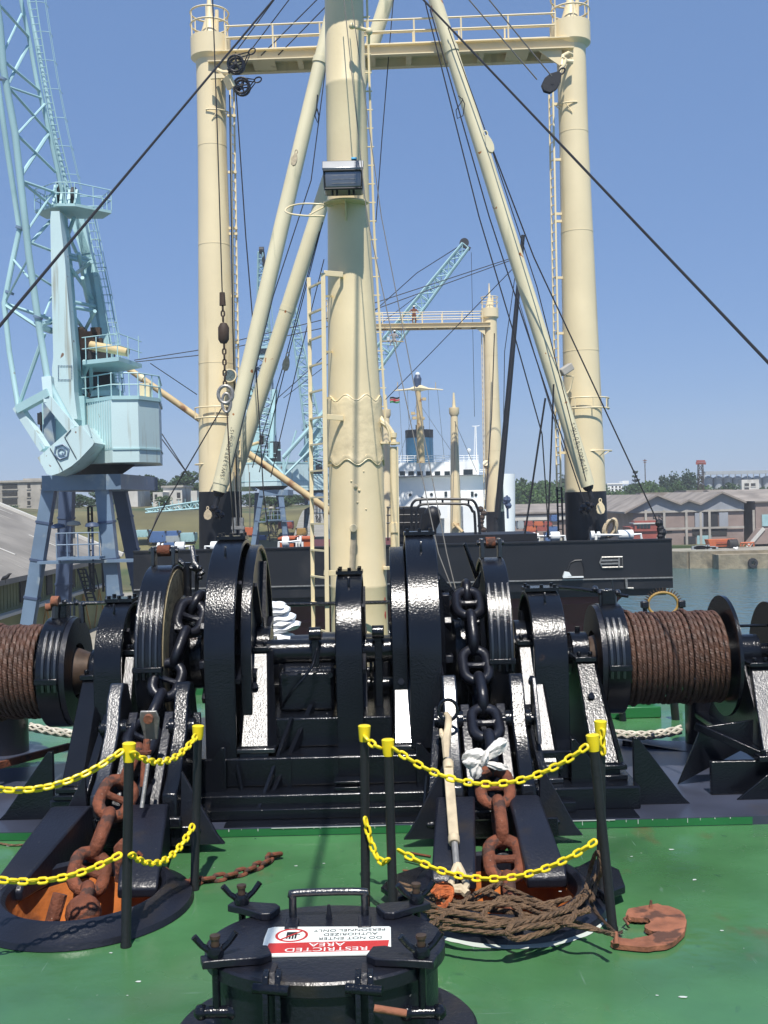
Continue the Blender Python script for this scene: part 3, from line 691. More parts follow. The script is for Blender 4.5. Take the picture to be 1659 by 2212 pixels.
# bed girders
part('bed_skirt', MB().box((-.98, 6.285, .05), (1.45, 6.46, .058)), 'gloss_black', wl, .002)
part('bed_skirt', MB().box((-1.15, 6.40, .058), (1.1, 6.46, .12)), 'gloss_black', wl, .006)
part('bed_girder', MB().box((-2.05, 6.46, .05), (1.5, 7.95, .19)), 'gloss_black', wl, .012)
part('bed_girder', MB().box((-1.75, 6.64, .19), (1.2, 7.95, .37)), 'gloss_black', wl, .012)
part('bed_girder', MB().box((-.78, 6.9, .37), (.02, 7.9, .56)), 'gloss_black', wl, .012)
for x in (-.62, -.33, -.155, .0): part('cross_rib', MB().box((x-.012, 6.60, .19), (x+.012, 6.66, .365)), 'gloss_black', wl)
part('oil_tray', MB().box((-.34, 6.50, .19), (-.15, 6.62, .215)).box((-.34, 6.50, .235), (-.15, 6.62, .25)), 'gloss_black', wl, .005)
part('gearbox', MB().box((-.72, 7.1, .56), (-.36, 7.8, .82)).cyl((-.7, 7.25, .74), (-.36, 7.25, .74), .12, n=24), 'gloss_black', wl, .02)
for i in range(4): part('bolt_head', MB().bolt((-.68+i*.1, 7.09, .8), V((0, -1, 0)), .02, .02), 'gloss_black', wl)
part('base_gusset', MB().beam((-.745, 6.5, .10), (-.50, 7.05, .60), .03, .05).beam((-.80, 6.42, .08), (-.62, 6.9, .56), .02, .03), 'gloss_black', wl)
for (x, s) in ((-1.0, -1), (.16, 1), (1.1, 1), (-2.05, -1), (1.48, 1)):
    part('base_gusset', MB().xz([(x, .05), (x+s*.34, .05), (x+s*.30, .09), (x+s*.03, .46), (x, .46)] if s > 0 else [(x, .05), (x, .46), (x+s*.03, .46), (x+s*.30, .09), (x+s*.34, .05)], 6.55, 6.585), 'gloss_black', wl, .004)
part('drain_pipe', MB().tube([(-.94, 6.60, .34), (-.90, 6.58, .14)], .013, 8).tube([(.22, 6.48, .28), (.20, 6.46, .10), (.14, 6.43, .05)], .016, 8), 'gloss_black', wl)
# drive gear and motor casing packed behind the shafts
eb = part('motor_casing', MB().box((-1.12, 8.0, .05), (-.42, 8.32, .80)).cyl((-1.1, 8.1, .72), (-.42, 8.1, .72), .16, n=24), 'gloss_black', wl, .02)
part('motor_casing', MB().box((-.05, 8.0, .05), (1.05, 8.32, .84)).cyl((.0, 8.1, .74), (.5, 8.1, .74), .15, n=24), 'gloss_black', wl, .02)
part('motor_casing', MB().box((-.40, 8.0, .05), (-.07, 8.3, .70)), 'gloss_black', wl, .02)
for x in (-1.0, -.6, .12, .6, .95): part('casing_rib', MB().box((x, 7.96, .1), (x+.03, 8.0, .76)), 'gloss_black', wl)
for (x0, x1, y, z, r) in ((-.10, -.07, 7.62, .66, .24), (-.125, -.105, 7.5, .80, .13), (-.62, -.55, 7.55, .74, .17), (-.50, -.47, 7.6, .70, .22)):
    part('pinion', MB().lathe((x0, y, z), X3, [(0, .03), (0, r-.02), (.004, r), (x1-x0-.004, r), (x1-x0, r-.02), (x1-x0, .03)], 40), 'gloss_black', wl)
part('clutch_fork', MB().beam((-.48, 7.2, 1.02), (-.48, 7.2, .60), .03, .05).cyl((-.52, 7.2, 1.06), (-.44, 7.2, 1.06), .045, n=14), 'gloss_black', wl, .004)
part('clutch_fork', MB().beam((-.06, 7.22, 1.04), (-.06, 7.22, .56), .03, .05).cyl((-.10, 7.22, 1.06), (-.02, 7.22, 1.06), .045, n=14), 'gloss_black', wl, .004)
part('grease_pipe', MB().tube(smoothpath([(-.70, 7.05, .60), (-.62, 6.98, .72), (-.50, 7.0, .86), (-.46, 7.1, .98)]), .009, 6), 'gloss_black', wl)
part('hand_lever', MB().tube([(-.40, 7.05, .56), (-.36, 6.95, .34), (-.52, 6.80, .30)], .012, 8), 'gloss_black', wl)
# control levers on top
for (x, y, l_) in ((-1.45, 7.5, .2), (.62, 7.55, .25)): 
    pass
lev = MB().tube([W(858, 400, 7)*0+V((.80, 7.6, 1.45)), V((.62, 7.5, 1.62))], .012, 8); part('lever', MB().tube([V((.64, 7.55, 1.36)), W(1005, 1178, 7.5), W(1002, 1175, 7.5)], .014, 8), 'gloss_black', wl)
part('guide_horn', MB().xz([(.345, 1.33), (.345, 1.46), (.47, 1.30), (.50, 1.24)], 7.42, 7.45).xz([(.645, 1.33), (.66, 1.44), (.57, 1.30), (.56, 1.24)], 7.42, 7.45), 'gloss_black', wl, .004)
# brake gear above the outer right drum
cl = W(1320, 1280, 7.4)
part('clutch_lever', MB().tube([W(1205, 1268, 7.4), W(1250, 1272, 7.4), W(1357, 1288, 7.4)], .012, 8), 'gloss_black', wl)
mb = MB()
for (u, v) in ((1285, 1272), (1297, 1280), (1310, 1278), (1322, 1286), (1334, 1280)): mb.ball(W(u, v, 7.4), .024, 8)
mb.tube([W(1322, 1252, 7.4), W(1324, 1275, 7.4)], .006, 6).tube([W(1300, 1285, 7.4), W(1300, 1315, 7.4)], .022, 8).tube([W(1325, 1285, 7.4), W(1325, 1320, 7.4)], .022, 8)
part('linkage', mb, 'thick_black', wl)
mb = MB()
for (u, v) in ((118, 1302), (140, 1300), (165, 1302), (180, 1305)): mb.ball(W(u, v, 7.35), .022, 8)
mb.tube([W(100, 1305, 7.35), W(235, 1302, 7.35)], .013, 8).tube([W(122, 1305, 7.35), W(120, 1335, 7.35)], .03, 8).tube([W(175, 1305, 7.35), W(178, 1345, 7.35)], .02, 8).tube([W(160, 1290, 7.35), W(160, 1330, 7.35)], .01, 8)
part('linkage', mb, 'thick_black', wl)
part('handwheel_boss', MB().cyl(W(100, 1312, 7.35), W(112, 1310, 7.35), .028, n=12).cyl(W(112, 1300, 7.35), W(128, 1300, 7.35), .04, n=12), 'pink_rust', wl)
# upright brake spindles by the left gypsy
mb = MB().tube([W(415, 1180, 7.6), W(420, 1215, 7.55), W(438, 1240, 7.5)], .018, 8).tube([W(385, 1210, 7.6), W(400, 1222, 7.6), W(440, 1235, 7.6)], .02, 8).tube([W(404, 1215, 7.6), W(405, 1290, 7.6)], .03, 8).tube([W(425, 1200, 7.6), W(425, 1275, 7.6)], .014, 8)
for v in (1228, 1240, 1248): mb.ball(W(432, v, 7.5), .02, 8)
part('brake_spindle', mb, 'thick_black', wl)

# ---- wire drums
def drum(xi, xo, zc, s, rr, label, big=.41):
    # s = +1: drum stretches to the right of its inner (brake) end
    t = thing('wire_drum', (xi, SY, zc), label, 'winch drum')
    def X(a): return xi+s*a
    ib = MB().lathe((X(0) if s > 0 else X(.15), SY, zc), X3, [(0, rr), (0, .375), (.15, .375), (.15, rr)], 56); part('brake_band', ib, 'gloss_black', t, .005)
    rb_ = MB()
    for dx in (.02, .06, .10): rb_.lathe((X(dx)-.008, SY, zc), X3, [(0, .375), (0, .388), (.016, .388), (.016, .375)], 56, math.radians(-12), math.radians(52))
    part('band_rib', rb_, 'thick_black', t)
    part('band_lug', MB().box((min(X(.0), X(.15)), SY-.40, zc-.03), (max(X(0), X(.15)), SY-.36, zc+.01)).box((min(X(.03), X(.12)), SY-.05, zc+.37), (max(X(.03), X(.12)), SY+.05, zc+.47)), 'gloss_black', t, .005)
    fl = MB().lathe((X(-.035) if s > 0 else X(.0), SY, zc), X3, [(0, .19), (0, .365), (.035, .365), (.035, .19)], 56); part('inner_flange', fl, 'satin_black', t)
    ds = MB().lathe((X(.13) if s > 0 else X(.145), SY, zc), X3, [(0, .05), (0, .36), (.015, .36), (.015, .05)], 48); part('drum_plate', ds, 'satin_black', t)
    hb_ = MB().lathe((X(-.12) if s > 0 else X(-.0), SY, zc), X3, [(0, .06), (0, .12), (.12, .17), (.12, .06)] if s > 0 else [(0, .06), (0, .17), (.12, .12), (.12, .06)], 28); part('clutch_hub', hb_, 'bronze', t)
    of = MB().lathe((xo-.012, SY, zc), X3, [(0, .05), (0, big), (.024, big), (.024, .05)], 64); part('outer_flange', of, 'gloss_black', t)
    co = MB().cyl((min(X(.14), xo), SY, zc), (max(X(.14), xo), SY, zc), rr-.05, n=40); part('core', co, 'satin_black', t)
    return t
drum(1.44, 2.30, .82, 1, .20, 'right wire drum of the windlass between its brake band and a wide thin flange')
drum(-2.15, -3.35, .82, -1, .20, 'left wire drum of the windlass, cut by the photo edge')
def coil(x0, x1, zc, r, label):
    mb = MB(); turns = int((x1-x0)/.033); n = 300; pts = []; off = 0
    for i in range(turns*n+1):
        a = 2*math.pi*i/n; tt = i/n
        bump_ = .004*math.sin(tt*1.7)+(.012 if int(tt) in (1, 12, 19) else 0)
        pts.append(V((x0+(x1-x0)*i/(turns*n), SY+(r+bump_)*math.cos(a), zc+(r+bump_)*math.sin(a))))
    for ph in (0, math.pi):
        q = []
        for i, p in enumerate(pts):
            a = 2*math.pi*i/n; s_ = ph+i*1.05; e = V((0, math.cos(a), math.sin(a)))
            q.append(p+(e*math.cos(s_)+X3*math.sin(s_))*.0036)
        mb.tube(q, .0138, 5)
    return solo('wound_wire_rope', mb, 'coil_rope', label, 'wire rope', loc=(x0, SY, zc))
coil(1.605, 2.26, .815, .30, 'brown greasy wire rope wound tight on the right drum')
coil(-3.3, -2.335, .825, .305, 'brown greasy wire rope wound on the left drum at the photo edge')
# outer right stand and warping head
pd = thing('drum_stand', (2.6, SY, .05), 'black outer bearing stand right of the wire drum with a wide splayed foot', 'bearing stand')
mb = MB(); a = [V((2.40, 7.14, .78)), V((2.53, 7.14, .78)), V((2.50, 6.75, .30)), V((2.34, 6.75, .30))]; b = [p+V((0, .05, 0)) for p in a]; mb.v = a+b
mb.f = [(0, 1, 2, 3), (7, 6, 5, 4), (0, 4, 5, 1), (1, 5, 6, 2), (2, 6, 7, 3), (3, 7, 4, 0)]
part('front_plate', mb, 'thick_black', pd, .008)
part('side_plate', MB().yz([(7.19, .78), (6.8, .30), (8.0, .30), (7.6, .78)], 2.37, 2.395).yz([(7.19, .78), (6.8, .30), (8.0, .30), (7.6, .78)], 2.515, 2.54), 'satin_black', pd)
part('bearing_cap', MB().box((2.385, 7.10, .78), (2.545, 7.65, .81)).lathe((2.40, SY, .84), X3, [(0, .02), (0, .12), (.13, .12), (.13, .02)], 28).bolt((2.43, 7.14, .81), Z3, .017, .03).bolt((2.50, 7.14, .81), Z3, .017, .03), 'gloss_black', pd, .006)
part('foot_plate', MB().box((2.28, 6.66, .26), (2.62, 8.05, .30)).box((2.0, 6.72, .05), (2.9, 6.76, .26)), 'gloss_black', pd, .006)
part('foot_web', MB().xz([(1.86, .05), (2.35, .30), (2.36, .46), (2.02, .42)], 6.98, 7.0).beam((1.98, 6.98, .43), (2.36, 6.72, .27), .03, .05).xz([(2.12, .05), (2.36, .24), (2.6, .24), (2.85, .05)], 6.60, 6.62), 'gloss_black', pd, .004)
for k in range(4): part('bolt_head', MB().bolt((2.32+k*.085, 6.70, .30), Z3, .018, .03), 'gloss_black', pd)
wh = thing('warping_drum', (2.75, SY, .82), 'black dished warping drum flange at the right photo edge', 'winch drum')
part('flange', MB().lathe((2.60, SY, .82), X3, [(0, .05), (0, .36), (.03, .36), (.03, .05)], 56), 'gloss_black', wh)
part('barrel', MB().lathe((2.63, SY, .82), X3, [(0, .05), (0, .17), (.5, .15), (.5, .05)], 32), 'satin_black', wh)
part('tie_rod', MB().tube([(2.38, SY-.02, 1.02), (2.62, SY-.02, 1.02)], .010, 8), 'gloss_black', wh)
# ================================================================ stanchions and yellow chains
def stanchion(b, tp, label, r=.0215):
    b = V(b); tp = V(tp); t = thing('stanchion', b, label, 'stanchion', 'black chain stanchions with yellow caps')
    part('post', MB().lathe(b, tp-b, [(0, .0), (0, r*1.15), (.012, r*1.15), (.02, r), ((tp-b).length-.0, r), ((tp-b).length, 0)], 20, closed=False), 'post_black', t)
    d = (tp-b).normalized(); hz = (tp-b).length
    k = rnd.uniform(.04, .06)
    part('cap', MB().lathe(b, tp-b, [(hz-k-.02, r+.002), (hz-k, r+.005), (hz-.03, r+.006), (hz+.004, r+.009), (hz+.008, r+.004), (hz+.010, 0)], 16, closed=False), 'yellow', t)
    return b, tp
S = []
def sb(u, v, ut, vt, h_, label):
    b = G(u, v, 0); tp = W(ut, vt, b.y+.01); S.append(stanchion(b, tp, label)); return S[-1]
s1 = sb(272, 2045, 279, 1608, 0, 'black stanchion with yellow cap left of the hatch, in front of the left hawse pipe')
s2 = sb(420, 1922, 428, 1570, 0, 'black stanchion with yellow cap beside the loose rusty chain')
s3 = sb(790, 1968, 787, 1570, 0, 'black stanchion with yellow cap behind the hatch handle, left of its pair')
s4 = sb(850, 1985, 838, 1600, 0, 'black stanchion with yellow cap between the hatch and the rope pile')
s5 = sb(1324, 2010, 1280, 1590, 0, 'leaning black stanchion with yellow cap nearest the flat rusty plate')
s6 = sb(1300, 1955, 1297, 1560, 0, 'black stanchion with yellow cap standing just behind the leaning one')
YL = link_mesh('yellow_link', .054, .037, .0066, 'yellow', False, 8)
grp = 'yellow plastic barrier chains'
def ychain(a, b, sag, label, tail=None):
    t = thing('barrier_chain', a, label, 'chain', grp)
    pts = catenary(a, b, sag, 24)
    if tail: pts += [pts[-1]+V(p) for p in tail]
    chain(pts, YL, .054, .0066, t, rnd.uniform(.3, .9)); return t
def on(s, h_): b, tp = s; return b.lerp(tp, h_/(tp-b).length)+V((0, -.03, 0))
def UV(s, v): # a point on stanchion s seen at height v
    b, tp = s; best = None
    for k in range(101):
        p = b.lerp(tp, k/100); q = R0.transposed() @ (p-V((0, 0, H))); vv = CV-F*(q.y/-q.z)
        if best is None or abs(vv-v) < best[0]: best = (abs(vv-v), p)
    return best[1]+V((0, -.032, 0))
off = V((-.75, -.55, -.02))
ychain(UV(s1, 1618)+V((-.02, 0, 0)), W(-130, 1668, 4.4), .12, 'upper yellow chain leaving the left stanchion out of the photo')
ychain(UV(s1, 1838)+V((-.02, 0, 0)), W(-130, 1862, 4.4), .10, 'lower yellow chain leaving the left stanchion out of the photo')
ychain(UV(s1, 1620)+V((.02, 0, 0)), UV(s2, 1585), .085, 'upper yellow chain sagging between the two left stanchions')
ychain(UV(s1, 1838)+V((.02, 0, 0)), UV(s2, 1772), .11, 'lower yellow chain sagging between the two left stanchions')
ychain(UV(s3, 1585), UV(s4, 1612)+V((-.01, 0, 0)), .02, 'upper yellow chain between the two middle stanchions')
ychain(UV(s3, 1762), UV(s4, 1845)+V((-.01, 0, 0)), .10, 'lower yellow chain between the two middle stanchions')
ychain(UV(s4, 1612)+V((.02, 0, 0)), UV(s5, 1602)+V((-.02, 0, 0)), .175, 'long upper yellow chain across the right chain stopper')
ychain(UV(s4, 1832)+V((.03, 0, 0)), UV(s5, 1808)+V((-.03, 0, 0)), .155, 'long lower yellow chain above the rope pile')
ychain(UV(s6, 1572)+V((0, -.0, .0)), UV(s6, 1572)+V((.004, -.004, -.14)), 0, 'short yellow chain end hanging from the right rear stanchion cap')

# ================================================================ loose gear on the deck
t = thing('rusty_chain', G(430, 1900), 'small rusty chain snaking over the green deck right of the left hawse pipe', 'chain')
SR = link_mesh('small_link', .085, .055, .0115, 'rust', False, 8)
pts = smoothpath([G(300, 1868, .03), G(345, 1878, .03), G(385, 1905, .02), G(430, 1902, .02), G(480, 1895, .02), G(530, 1882, .02), G(575, 1862, .02), G(590, 1845, .03), G(622, 1848, .02)])
chain(pts, SR, .085, .0115, t, .6)
c = W(345, 1866, 5.55)
mb = MB().tube([W(318, 1856, 5.55), W(342, 1868, 5.5), W(335, 1873, 5.5), W(300, 1862, 5.55)], .014, 8).cyl(W(338, 1868, 5.46), W(338, 1868, 5.54), .024, n=12)
solo('shackle', mb, 'tan_paint', 'tan shackle pinned to the end of the loose rusty chain', 'shackle', loc=c)
mb = MB(); 
for (u, v, r) in ((300, 1855, .03), (312, 1872, .035), (325, 1862, .025), (318, 1880, .03), (332, 1888, .022)):
    q = W(u, v, 5.5); mb.tube([q+V((-r, 0, 0)), q+V((0, 0, r)), q+V((r, 0, 0)), q+V((0, 0, -r))], .013, 8, closed=True)
solo('chain_hook', mb, 'rust', 'knot of rusty hook and rings beside the left ramp cheek', 'hook', loc=W(312, 1865, 5.5))
# claw hanging on the left ramp
mb = MB().prism([(-.035, -.09), (.03, -.09), (.04, .07), (.0, .11), (-.04, .07)], W(262, 1860, 5.45), X3, Z3, (0, 1, 0), .04).tube([W(255, 1905, 5.45), W(262, 1820, 5.45)], .02, 8)
solo('chain_claw', mb, 'rust', 'rusty claw hung on the black ramp beside the left anchor chain', 'claw', bevel=.008, loc=W(262, 1860, 5.45))
# tan turnbuckle at the right
tb = thing('turnbuckle', W(985, 1760, 5.75), 'long tan turnbuckle hanging from a black ring at the right stopper', 'turnbuckle')
def Pt(u, v): k = (v-1545)/(1925-1545); return W(u, v, 6.22-k*1.05)
part('ring', MB().tube([Pt(968, 1545)+V((.055*math.cos(a), 0, .06*math.sin(a)+.03)) for a in [2*math.pi*i/20 for i in range(20)]], .010, 8, closed=True), 'gloss_black', tb)
part('upper_hook', MB().tube([Pt(963, 1541), Pt(969, 1550), Pt(968, 1575), Pt(963, 1600), Pt(965, 1640)], [.014, .019, .022, .026, .020], 10).tube([Pt(962, 1598), Pt(954, 1588), Pt(952, 1576)], [.018, .014, .010], 8), 'tan_paint', tb)
part('screw', MB().tube([Pt(966, 1600), Pt(968, 1655)], .017, 10).tube([Pt(981, 1810), Pt(986, 1870)], .017, 10), 'bare_steel', tb)
part('body', MB().beam(Pt(968, 1652), Pt(981, 1818), .052, .026).cyl(Pt(968, 1645), Pt(969, 1662), .030, n=12).cyl(Pt(980, 1806), Pt(981, 1822), .030, n=12), 'tan_paint', tb, .005)
part('lower_eye', MB().tube([Pt(987, 1868), Pt(978, 1890), Pt(973, 1915), Pt(985, 1925), Pt(1002, 1925), Pt(1008, 1912), Pt(998, 1885), Pt(989, 1868)], .018, 8, closed=True).tube([Pt(962, 1930), Pt(978, 1920), Pt(994, 1918), Pt(1010, 1932)], .022, 8), 'tan_paint', tb)
# hanging plate at the left stopper
lt = thing('lashing_screw', W(325, 1600, 6.1), 'pale steel plate with a red bolt and rusty screw at the left stopper', 'lashing')
o = W(324, 1570, 6.12)
part('plate', MB().prism([(-.04, -.085), (.035, -.085), (.058, .05), (.045, .10), (-.045, .10), (-.055, .05)], o, X3, V((0, -.35, .94)), V((0, .94, .35)), .014), 'bare_steel', lt, .004)
part('bolt', MB().cyl(o+V((0, .0, .06)), o+V((0, -.05, .05)), .026, n=14), 'pink_rust', lt)
part('screw', MB().tube([W(318, 1598, 6.05), W(313, 1640, 6.0), W(310, 1700, 5.95)], .021, 10).cyl(W(314, 1622, 6.0), W(314, 1627, 6.0), .034, n=10), 'rust', lt)
part('rod', MB().tube([W(322, 1632, 5.85), W(306, 1745, 5.75)], .011, 8), 'bare_steel', lt)
# rag
ctr = W(1045, 1634, 5.93)
def lump(mb, c, ax, L, wd, dp, ph):
    ax = V(ax).normalized(); sd = ax.cross(Y3).normalized(); n, m = 18, 26; k0 = len(mb.v)
    for i in range(n+1):
        t = i/n; u_ = 2*t-1; env = max(0.02, 1-abs(u_)**2.6)**.5*(.62+.38*t)
        for j in range(m):
            a = 2*math.pi*j/m; f = 1+.13*math.sin(5*a+ph+u_*2.2)+.10*math.sin(8*a-ph+u_*4)+.06*math.sin(13*a+u_*9+ph)
            mb.v.append(V(c)+ax*(u_*L+.012*math.sin(4*a+ph))+sd*(wd*env*f*math.cos(a))+V((0, dp*env*f*math.sin(a), 0)))
    for i in range(n):
        for j in range(m): mb.f.append((k0+i*m+j, k0+i*m+(j+1) % m, k0+(i+1)*m+(j+1) % m, k0+(i+1)*m+j))
    mb.f.append(tuple(range(k0, k0+m))); mb.f.append(tuple(range(k0+n*m, k0+n*m+m)))
mb = MB()
lump(mb, ctr+V((-.050, -.02, -.005)), (-1, 0, -.15), .062, .060, .045, .3); lump(mb, ctr+V((.058, -.02, .040)), (1, 0, .75), .075, .042, .03, 1.7)
lump(mb, ctr+V((.060, -.03, -.045)), (1, 0, -.25), .065, .022, .02, 2.9); lump(mb, ctr+V((-.045, -.03, -.060)), (-.2, 0, -1), .045, .038, .03, 4.1)
rg = solo('rag', mb, 'cloth_white', 'crumpled white rag tied round the right anchor chain', 'rag', loc=ctr)
mb = MB(); lump(mb, ctr+V((.0, -.045, .0)), (.3, 0, 1), .035, .024, .022, 5); part('knot', mb, 'cloth_white', rg)

# rope pile over the right hawse pipe
cx, cy = .52, 5.1
def rope_tube(mb, pts, r=.011, n=6, amp=.0):
    P = smoothpath(pts, 6); mb.tube(P, r, n)
def twist(mb, pts, r):
    P = resample(smoothpath(pts, 8), .012); k = len(P)
    for ph in (0, 2.094, 4.188):
        q = []
        for i, p in enumerate(P):
            d = P[min(i+1, k-1)]-P[max(i-1, 0)]
            x, y, _ = frame(d) if d.length > 1e-6 else (X3, Z3, Y3)
            a = ph+i*.55; q.append(p+(x*math.cos(a)+y*math.sin(a))*r*.5)
        mb.tube(q, r*.62, 5)
mb = MB()
def g(u, v, z=.1): return G(u, v, z)
runs = [
 [(862, 1908), (920, 1925), (980, 1945), (1040, 1960), (1120, 1975), (1200, 1990)],
 [(930, 1940), (1000, 1952), (1080, 1950), (1160, 1962), (1230, 1940)],
 [(925, 1960), (1000, 1972), (1080, 1985), (1150, 1995), (1220, 1985), (1275, 1960)],
 [(930, 1982), (1000, 1995), (1070, 2000), (1130, 1990), (1190, 1978), (1250, 1940), (1290, 1890)],
 [(950, 2005), (1010, 2010), (1080, 2015), (1140, 2003), (1200, 1996)],
 [(905, 1945), (960, 1962), (1030, 1980), (1100, 1990), (1180, 1988)],
 [(920, 2000), (980, 1965), (1040, 1935), (1085, 1905), (1068, 1912)],
 [(1060, 1925), (1100, 1950), (1130, 1985), (1100, 1998), (1060, 1990), (1050, 1965), (1085, 1940), (1150, 1945), (1200, 1970)],
 [(1105, 1935), (1140, 1960), (1180, 1975), (1240, 1960), (1280, 1920)],
 [(1190, 1990), (1240, 2000), (1290, 2010), (1325, 2018)],
 [(1150, 2005), (1220, 1990), (1262, 1998), (1300, 2012), (1328, 2020)],
 [(1090, 1915), (1130, 1932), (1180, 1955), (1210, 1972), (1160, 1992), (1080, 1985)],
]
runs += [[(u+rnd.uniform(-14, 14), v+rnd.uniform(-7, 8)) for (u, v) in r_] for r_ in runs[:9]]
for i, r_ in enumerate(runs): twist(mb, [g(u, v, .10+.012*(i % 5)+rnd.uniform(-.03, .015)) for (u, v) in r_], .0098)
twist(mb, [g(1262, 1935, .12), W(1272, 1890, 5.1), W(1284, 1850, 5.0), W(1292, 1838, 4.95)], .010)
twist(mb, [g(1280, 1945, .1), W(1288, 1910, 5.0), W(1300, 1875, 4.95), W(1294, 1840, 4.95)], .010)
rp = solo('rope_pile', mb, 'brown_rope', 'tangled pile of old brown rope over the right hawse pipe', 'rope', loc=(cx, cy, .1))
mb = MB(); twist(mb, [g(1195, 1975, .16), g(1140, 1990, .17), g(1105, 2000, .17), g(1096, 2018, .15), g(1120, 2028, .12), g(1170, 2015, .12), g(1230, 1990, .13), g(1245, 1966, .14)], .0125)
solo('rope_loop', mb, 'brown_rope', 'brown rope end with yellow strands looped in front of the rope pile', 'rope', loc=g(1120, 2020, .1))
mb = MB()
for i in range(5): twist(mb, [g(925+i*6, 1925+i*3, .14+.01*i), g(950, 1910+i*6, .17), g(975, 1915+i*5, .16), g(972-i*4, 1938+i*6, .13), g(940, 1940+i*7, .13)], .010)
solo('orange_rope', mb, 'orange_rope', 'small bundle of orange rope left of the turnbuckle foot', 'rope', loc=g(950, 1925, .1))
mb = MB(); twist(mb, [g(1270, 1935, .1), g(1285, 1965, .05), g(1300, 1985, .03), g(1330, 2015, .03), g(1345, 2012, .02)], .008)
solo('black_cord', mb, 'wire_brown', 'thin dark cord trailing from the rope pile to the rusty plate', 'cord', loc=g(1290, 1970, 0))
# bits of rusty rod lying behind the middle stanchions
mb = MB().tube([g(875, 1855, .02), g(930, 1868, .02)], .008, 6).tube([g(885, 1842, .01), g(930, 1850, .01)], .006, 6).tube([g(870, 1880, .01), g(935, 1884, .01)], .005, 6)
solo('rusty_rods', mb, 'rust', 'thin rusty rods on the green deck left of the right ramp', 'rods', loc=g(900, 1860, .02))
mb = MB(); rope = [g(0, 1822, .008), g(30, 1826, .008), g(80, 1822, .008), g(108, 1817, .008)]; twist(mb, rope, .007)
solo('thin_rope', mb, 'brown_rope', 'thin brown rope lying on the deck at the left photo edge', 'rope', loc=rope[0])
# crescent of rusty plate
pl = [(1358, 1968), (1352, 1985), (1372, 1990), (1398, 1990), (1405, 2000), (1392, 2008), (1402, 2018), (1420, 2022), (1400, 2030), (1365, 2038), (1330, 2035), (1325, 2050), (1400, 2058), (1450, 2048), (1478, 2020), (1482, 1990), (1465, 1970), (1420, 1958)]
pts = []
pl = [(p.x+rnd.uniform(-1.2, 1.2), p.y+rnd.uniform(-1.2, 1.2)) for p in smoothpath([V((a, b, 0)) for a, b in pl], 4)]
for i, (u, v) in enumerate(pl): pts.append(G(u, 2015+(v-2015)*.88, .012))
mb = MB(); k = len(pts); base = sum(pts, V((0, 0, 0)))/k
lift = lambda p: .006+.03*max(0, (p.y-base.y)*1.3+.1)
for z in (0, .022):
    for i, p in enumerate(pts): mb.v.append(V((p.x, p.y, lift(p)+z)))
mb.f = [tuple(range(k))[::-1], tuple(range(k, 2*k))]+[(i, (i+1) % k, k+(i+1) % k, k+i) for i in range(k)]
mb.tube([G(1405, 1972, .02), G(1407, 1970, .02)+V((.0, 0, .055))], [.011, .006], 6)
mb.tube([G(1332, 2040, .03), G(1331, 2038, .02)+V((0, 0, .05))], [.013, .008], 6)
mb.tube([G(1362, 1990, .04), G(1355, 1978, .05), G(1348, 1985, .05), G(1358, 1998, .03)], .007, 6)
solo('rusty_plate', mb, 'pink_rust', 'flat crescent of pinkish rusty plate lying on the deck at the right', 'scrap metal', loc=base, bevel=.005, smooth=False)

# ================================================================ bollards and mooring rope
def bollard(c, r, h_, label):
    t = thing('bollard', c, label, 'bollard'); c = V(c)
    part('barrel', MB().lathe(c, Z3, [(0, 0), (0, r*1.15), (.02, r), (h_-.03, r), (h_, r*1.12), (h_+.02, r*1.05), (h_+.02, 0)], 28, closed=False), 'satin_black', t)
    part('foot', MB().xy(ell(c.x, c.y, r*1.9, r*1.5, 24), .004, .03), 'plate_black', t)
bollard((-3.02, 8.5, 0), .17, .52, 'black bollard at the left photo edge holding a white rope')
bollard((2.35, 8.15, 0), .11, .50, 'black bollard below the right wire drum at the end of a white rope')
def braid(a, b, r, label):
    mb = MB(); a = V(a); b = V(b); L = (b-a).length; n = int(L/.02); x, y, d = frame(b-a)
    for s in (-1, 1):
        for ph in range(4):
            q = []
            for i in range(n+1):
                t = i/n; an = s*(t*L/.30*2*math.pi)+ph*math.pi/2+(.4 if s > 0 else 0)
                sg = a.lerp(b, t)+V((0, 0, -.05*4*t*(1-t)))
                q.append(sg+(x*math.cos(an)+y*math.sin(an))*r)
            mb.tube(q, r*.42, 6)
    return solo('mooring_rope', mb, 'pale_rope', label, 'mooring rope', loc=a)
braid((1.55, 8.22, .16), (2.22, 8.2, .14), .026, 'thick pale braided rope running from the windlass to the right bollard')
braid((-2.83, 8.5, .22), (-1.9, 8.45, .18), .026, 'thick pale braided rope running from the left bollard')
solo('drain_box', MB().xy([(1.75, 9.3), (2.35, 9.3), (2.35, 9.5), (1.75, 9.5)], .0, .10), 'riser_green', 'low green steel box on the far deck under the right wire drum', 'box', bevel=.01, loc=(2, 9.4, 0))
t = thing('small_fairlead', (2.1, 9.3, 0), 'small black fairlead behind the white rope on the right', 'fairlead')
for (x, r, h_) in ((2.0, .03, .16), (2.45, .035, .2)): part('roller', MB().tube([(x, 9.22, 0), (x-.02, 9.2, h_)], r, 12), 'satin_black', t)
part('back_plate', MB().xz([(1.85, .0), (2.3, .0), (2.4, .24), (1.9, .26)], 9.6, 9.64), 'satin_black', t)
mb = MB().beam(W(-10, 1655, 7.3)*1, W(150, 1612, 7.95), .03, .05)
solo('rusty_bar', mb, 'rust', 'long rusty angle bar along the platform at the left photo edge', 'bar', bevel=.004)
mb = MB().beam(W(1345, 1608, 8.1), W(1500, 1636, 7.85), .03, .07)
solo('kick_bar', mb, 'satin_black', 'black kick bar along the back of the platform on the right', 'bar', bevel=.004)
